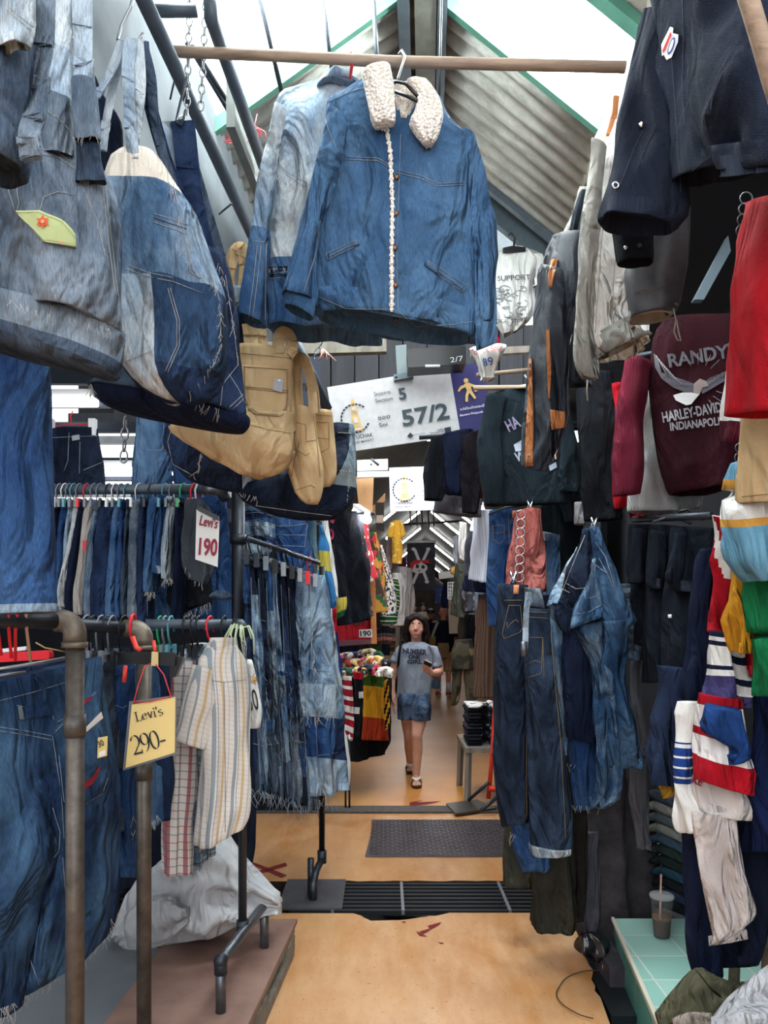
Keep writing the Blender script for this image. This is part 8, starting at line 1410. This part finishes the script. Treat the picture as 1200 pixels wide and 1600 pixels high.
tube('shorts', [(622, 1082, 672, 1082), (621, 1095, 673, 1095), (621, 1106, 673, 1106)], 7.18, SHORT, T, (.14, .145, .10), (3, .006), .004, n=48, hem=0); tube('shorts_leg', [(626, 1086, 646, 1086), (621, 1100, 649, 1100), (622, 1123, 646, 1123)], 7.19, SHORT, T, (.06, .12, .125), (2, .006), .004, n=36, deep=True); tube('shorts_leg', [(650, 1086, 668, 1086), (644, 1100, 674, 1100), (642, 1123, 672, 1124)], 7.07, SHORT, T, (.06, .135, .16), (2, .006), .004, n=36, deep=True)
T2 = thing('shoulder_bag', 'small black shoulder bag hanging behind the woman\'s right arm', 'bag'); tube('bag', [(618, 1050, 626, 1050), (617, 1075, 628, 1075), (620, 1086, 626, 1086)], 7.3, BLACK, T2, .1, (2, .004), .005, closed=True); strap('bag_strap', [(622, 1056, .02), (623, 1030, -.12), (626, 1008, -.1), (629, 1003, .05)], 7.2, .022, BLACK, T2)
T2 = thing('mobile_phone', 'dark mobile phone held in the woman\'s bent left hand', 'phone'); plate('phone', [(664, 1031), (676, 1037), (673, 1043), (661, 1037)], [6.80, 6.80, 6.86, 6.86], .012, plain('#15171c', .2), T2, rnd=.008); plate('phone_edge', [(664, 1030), (675, 1035), (675, 1037), (664, 1032)], 6.79, .01, plain('#c9ccd2', .3), T2)
m = MB(); c = Q(675, 1052, 6.93); m.pipe(arc(c, .034, 0, 6.28, 18, Vector((.3, .8, 0)).normalized(), ZA)[:-1], .004, 0, 6, True); tag(m.build('bracelet', plain('#c9a04a', .3, .9)), 'gold bracelet on the woman\'s left wrist', 'bracelet')
def person(label, px, d, hy, by, top, bot, hairc, legs=True, bald=False, w=1.0, cap=None, skin_=None, fc=1):
    """a standing figure seen from behind or far off: head top px y = hy, feet px y = by"""
    T = thing('person', label, 'person'); k = F / d; Ht = (by - hy) / k; s = Ht / 1.72; X = P(px, by, d).x; V = lambda x, y, z: Vector((X + x * s, d + y * s * fc, z * s))
    sk = skin_ or SKIN; m = MB(); m.sphere(V(0, 0, 1.60), (.078 * s, .095 * s, .115 * s), 0, 16, 12); m.sphere(V(.015, -.05, 1.55), (.055 * s, .06 * s, .06 * s))
    for q in (-1, 1): m.sphere(V(.078 * q, .0, 1.59), (.012 * s, .02 * s, .03 * s))
    limb(m, [V(0, .01, 1.52), V(0, .02, 1.42)], [.056 * s, .06 * s]); limb(m, [V(-.16, 0, 1.38), V(.16, 0, 1.38)], [.065 * s] * 2); m.sphere(V(0, 0, 1.22), (.17 * s * w, .12 * s, .22 * s)); m.sphere(V(0, 0, .98), (.165 * s * w, .12 * s, .18 * s))
    for q in (-1, 1):
        limb(m, [V(.185 * q, 0, 1.38), V(.225 * q, .0, 1.12), V(.20 * q, -.14, .98), V(.14 * q, -.22, 1.02)], [.058 * s, .046 * s, .036 * s, .028 * s]); hand(m, V(.14 * q, -.22, 1.02), Vector((-.7 * q, -.6 * fc, .1)), Vector((0, 0, 1)), Vector((-q, 0, 0)), s * .95, .6, 1)
        limb(m, [V(.09 * q, 0, .92), V(.095 * q, -.01, .48), V(.095 * q, .01, .10)], [.09 * s, .058 * s, .038 * s]); limb(m, [V(.095 * q, .04, .05), V(.10 * q, -.14, .035)], [.04 * s, .032 * s])
    fuse('body', m, sk, T, .010, 2)
    hw = .235 * s * k * w; Y = lambda z: by - z * s * k
    tube('shirt', [(px - .07 * s * k, Y(1.46), px + .07 * s * k, Y(1.46)), (px - .21 * s * k, Y(1.41), px + .21 * s * k, Y(1.41)), (px - hw, Y(1.3), px + hw, Y(1.3)), (px - hw * .88, Y(1.1), px + hw * .88, Y(1.1)), (px - hw * .84, Y(.86), px + hw * .84, Y(.86))], d, top, T, (.09, .13, .15, .15, .15), (3, .01), .008, n=36)
    for q in (-1, 1): tube('sleeve', [(px + q * .2 * s * k - .06 * k, Y(1.42), px + q * .2 * s * k + .06 * k, Y(1.42)), (px + q * .235 * s * k - .07 * k, Y(1.15), px + q * .235 * s * k + .07 * k, Y(1.15))], d, top, T, .08, (2, .004), .005, n=24)
    tube('shorts', [(px - .18 * s * k * w, Y(1.03), px + .18 * s * k * w, Y(1.03)), (px - .19 * s * k * w, Y(.75), px + .19 * s * k * w, Y(.75))], d, bot, T, .17, (2, .006), .006, n=32)
    for q in (-1, 1): tube('shorts_leg', [(px + q * .1 * s * k - .1 * k, Y(.78), px + q * .1 * s * k + .1 * k, Y(.78)), (px + q * .1 * s * k - .1 * k, Y(.48), px + q * .1 * s * k + .1 * k, Y(.48))], d, bot, T, .12, (2, .006), .006, n=28)
    if not bald: h = MB(); h.sphere(V(0, .02, 1.63), (.09 * s, .105 * s, .10 * s), 0, 16, 12); h.build('hair', hairc, T)
    if cap: h = MB(); h.sphere(V(0, 0, 1.66), (.092 * s, .11 * s, .07 * s), 0, 16, 10); h.sphere(V(0, -.12, 1.63), (.07 * s, .07 * s, .012 * s)); h.build('cap', cap, T)
    return T, V, s
T, V, s = person('bald man in a navy tee and khaki shorts standing with his back to us', 693, 14.6, 948, 1088, cloth('#1b2238', '#141a2c'), cloth('#b39368', '#9a7c54'), None, bald=True, fc=-1, skin_=skin('#d99a7c', '#c98468'))
for q in (-1, 1):
    m = MB(); m.pipe([V(.095 * q, .01, .26), V(.095 * q, .01, .09)], .05); m.build('sock', PLASTIC_WHITE, T); m = MB(); m.sphere(V(.10 * q, -.05, .045), (.058, .16, .05)); m.build('shoe', plain('#b8432c', .6), T); m = MB(); m.sphere(V(.10 * q, -.05, .015), (.06, .165, .02)); m.build('shoe_sole', PLASTIC_WHITE, T)
T2 = thing('straw_bag', 'straw-coloured bag on a pale strap at the bald man\'s left side', 'bag'); tube('bag', [(671, 995, 681, 994), (670, 1002, 681, 1002), (672, 1008, 680, 1008)], 14.4, cloth('#a98a50'), T2, .1, (2, .004), .005, closed=True); strap('strap', [(675, 996), (679, 984), (684, 972)], 14.3, .05, cloth('#d0cac2'), T2)
person('person in a black cap and black tee behind the woman\'s shoulder', 673, 17.5, 951, 1066, BLACK, NAVY, plain('#15110f', .6), cap=PLASTIC_BLACK)
person('dark-haired person in a white tee seen left above the woman\'s head', 646, 23, 942, 1041, WHITE, NAVY, plain('#120f10', .6)); person('dark-haired person in a pale tee seen right above the woman\'s head', 661, 25, 942, 1034, CREAM, BLACK, plain('#120f10', .6))
# ================================================================== origins at the base of every thing
def descend(o):
    out = []
    for c in o.children: out.append(c); out += descend(c)
    return out
for o in [o for o in COL.objects if o.parent is None and o.type in ('EMPTY', 'MESH')]:
    ms = [q for q in [o] + descend(o) if q.type == 'MESH']
    if not ms: continue
    mn = Vector((1e9,) * 3); mx = -mn
    for q in ms:
        for v in q.data.vertices:
            for k in range(3): mn[k] = min(mn[k], v.co[k]); mx[k] = max(mx[k], v.co[k])
    base = Vector(((mn[0] + mx[0]) / 2, (mn[1] + mx[1]) / 2, mn[2]))
    o.location = base
    for me in {q.data for q in ms}: me.transform(Matrix.Translation(-base))
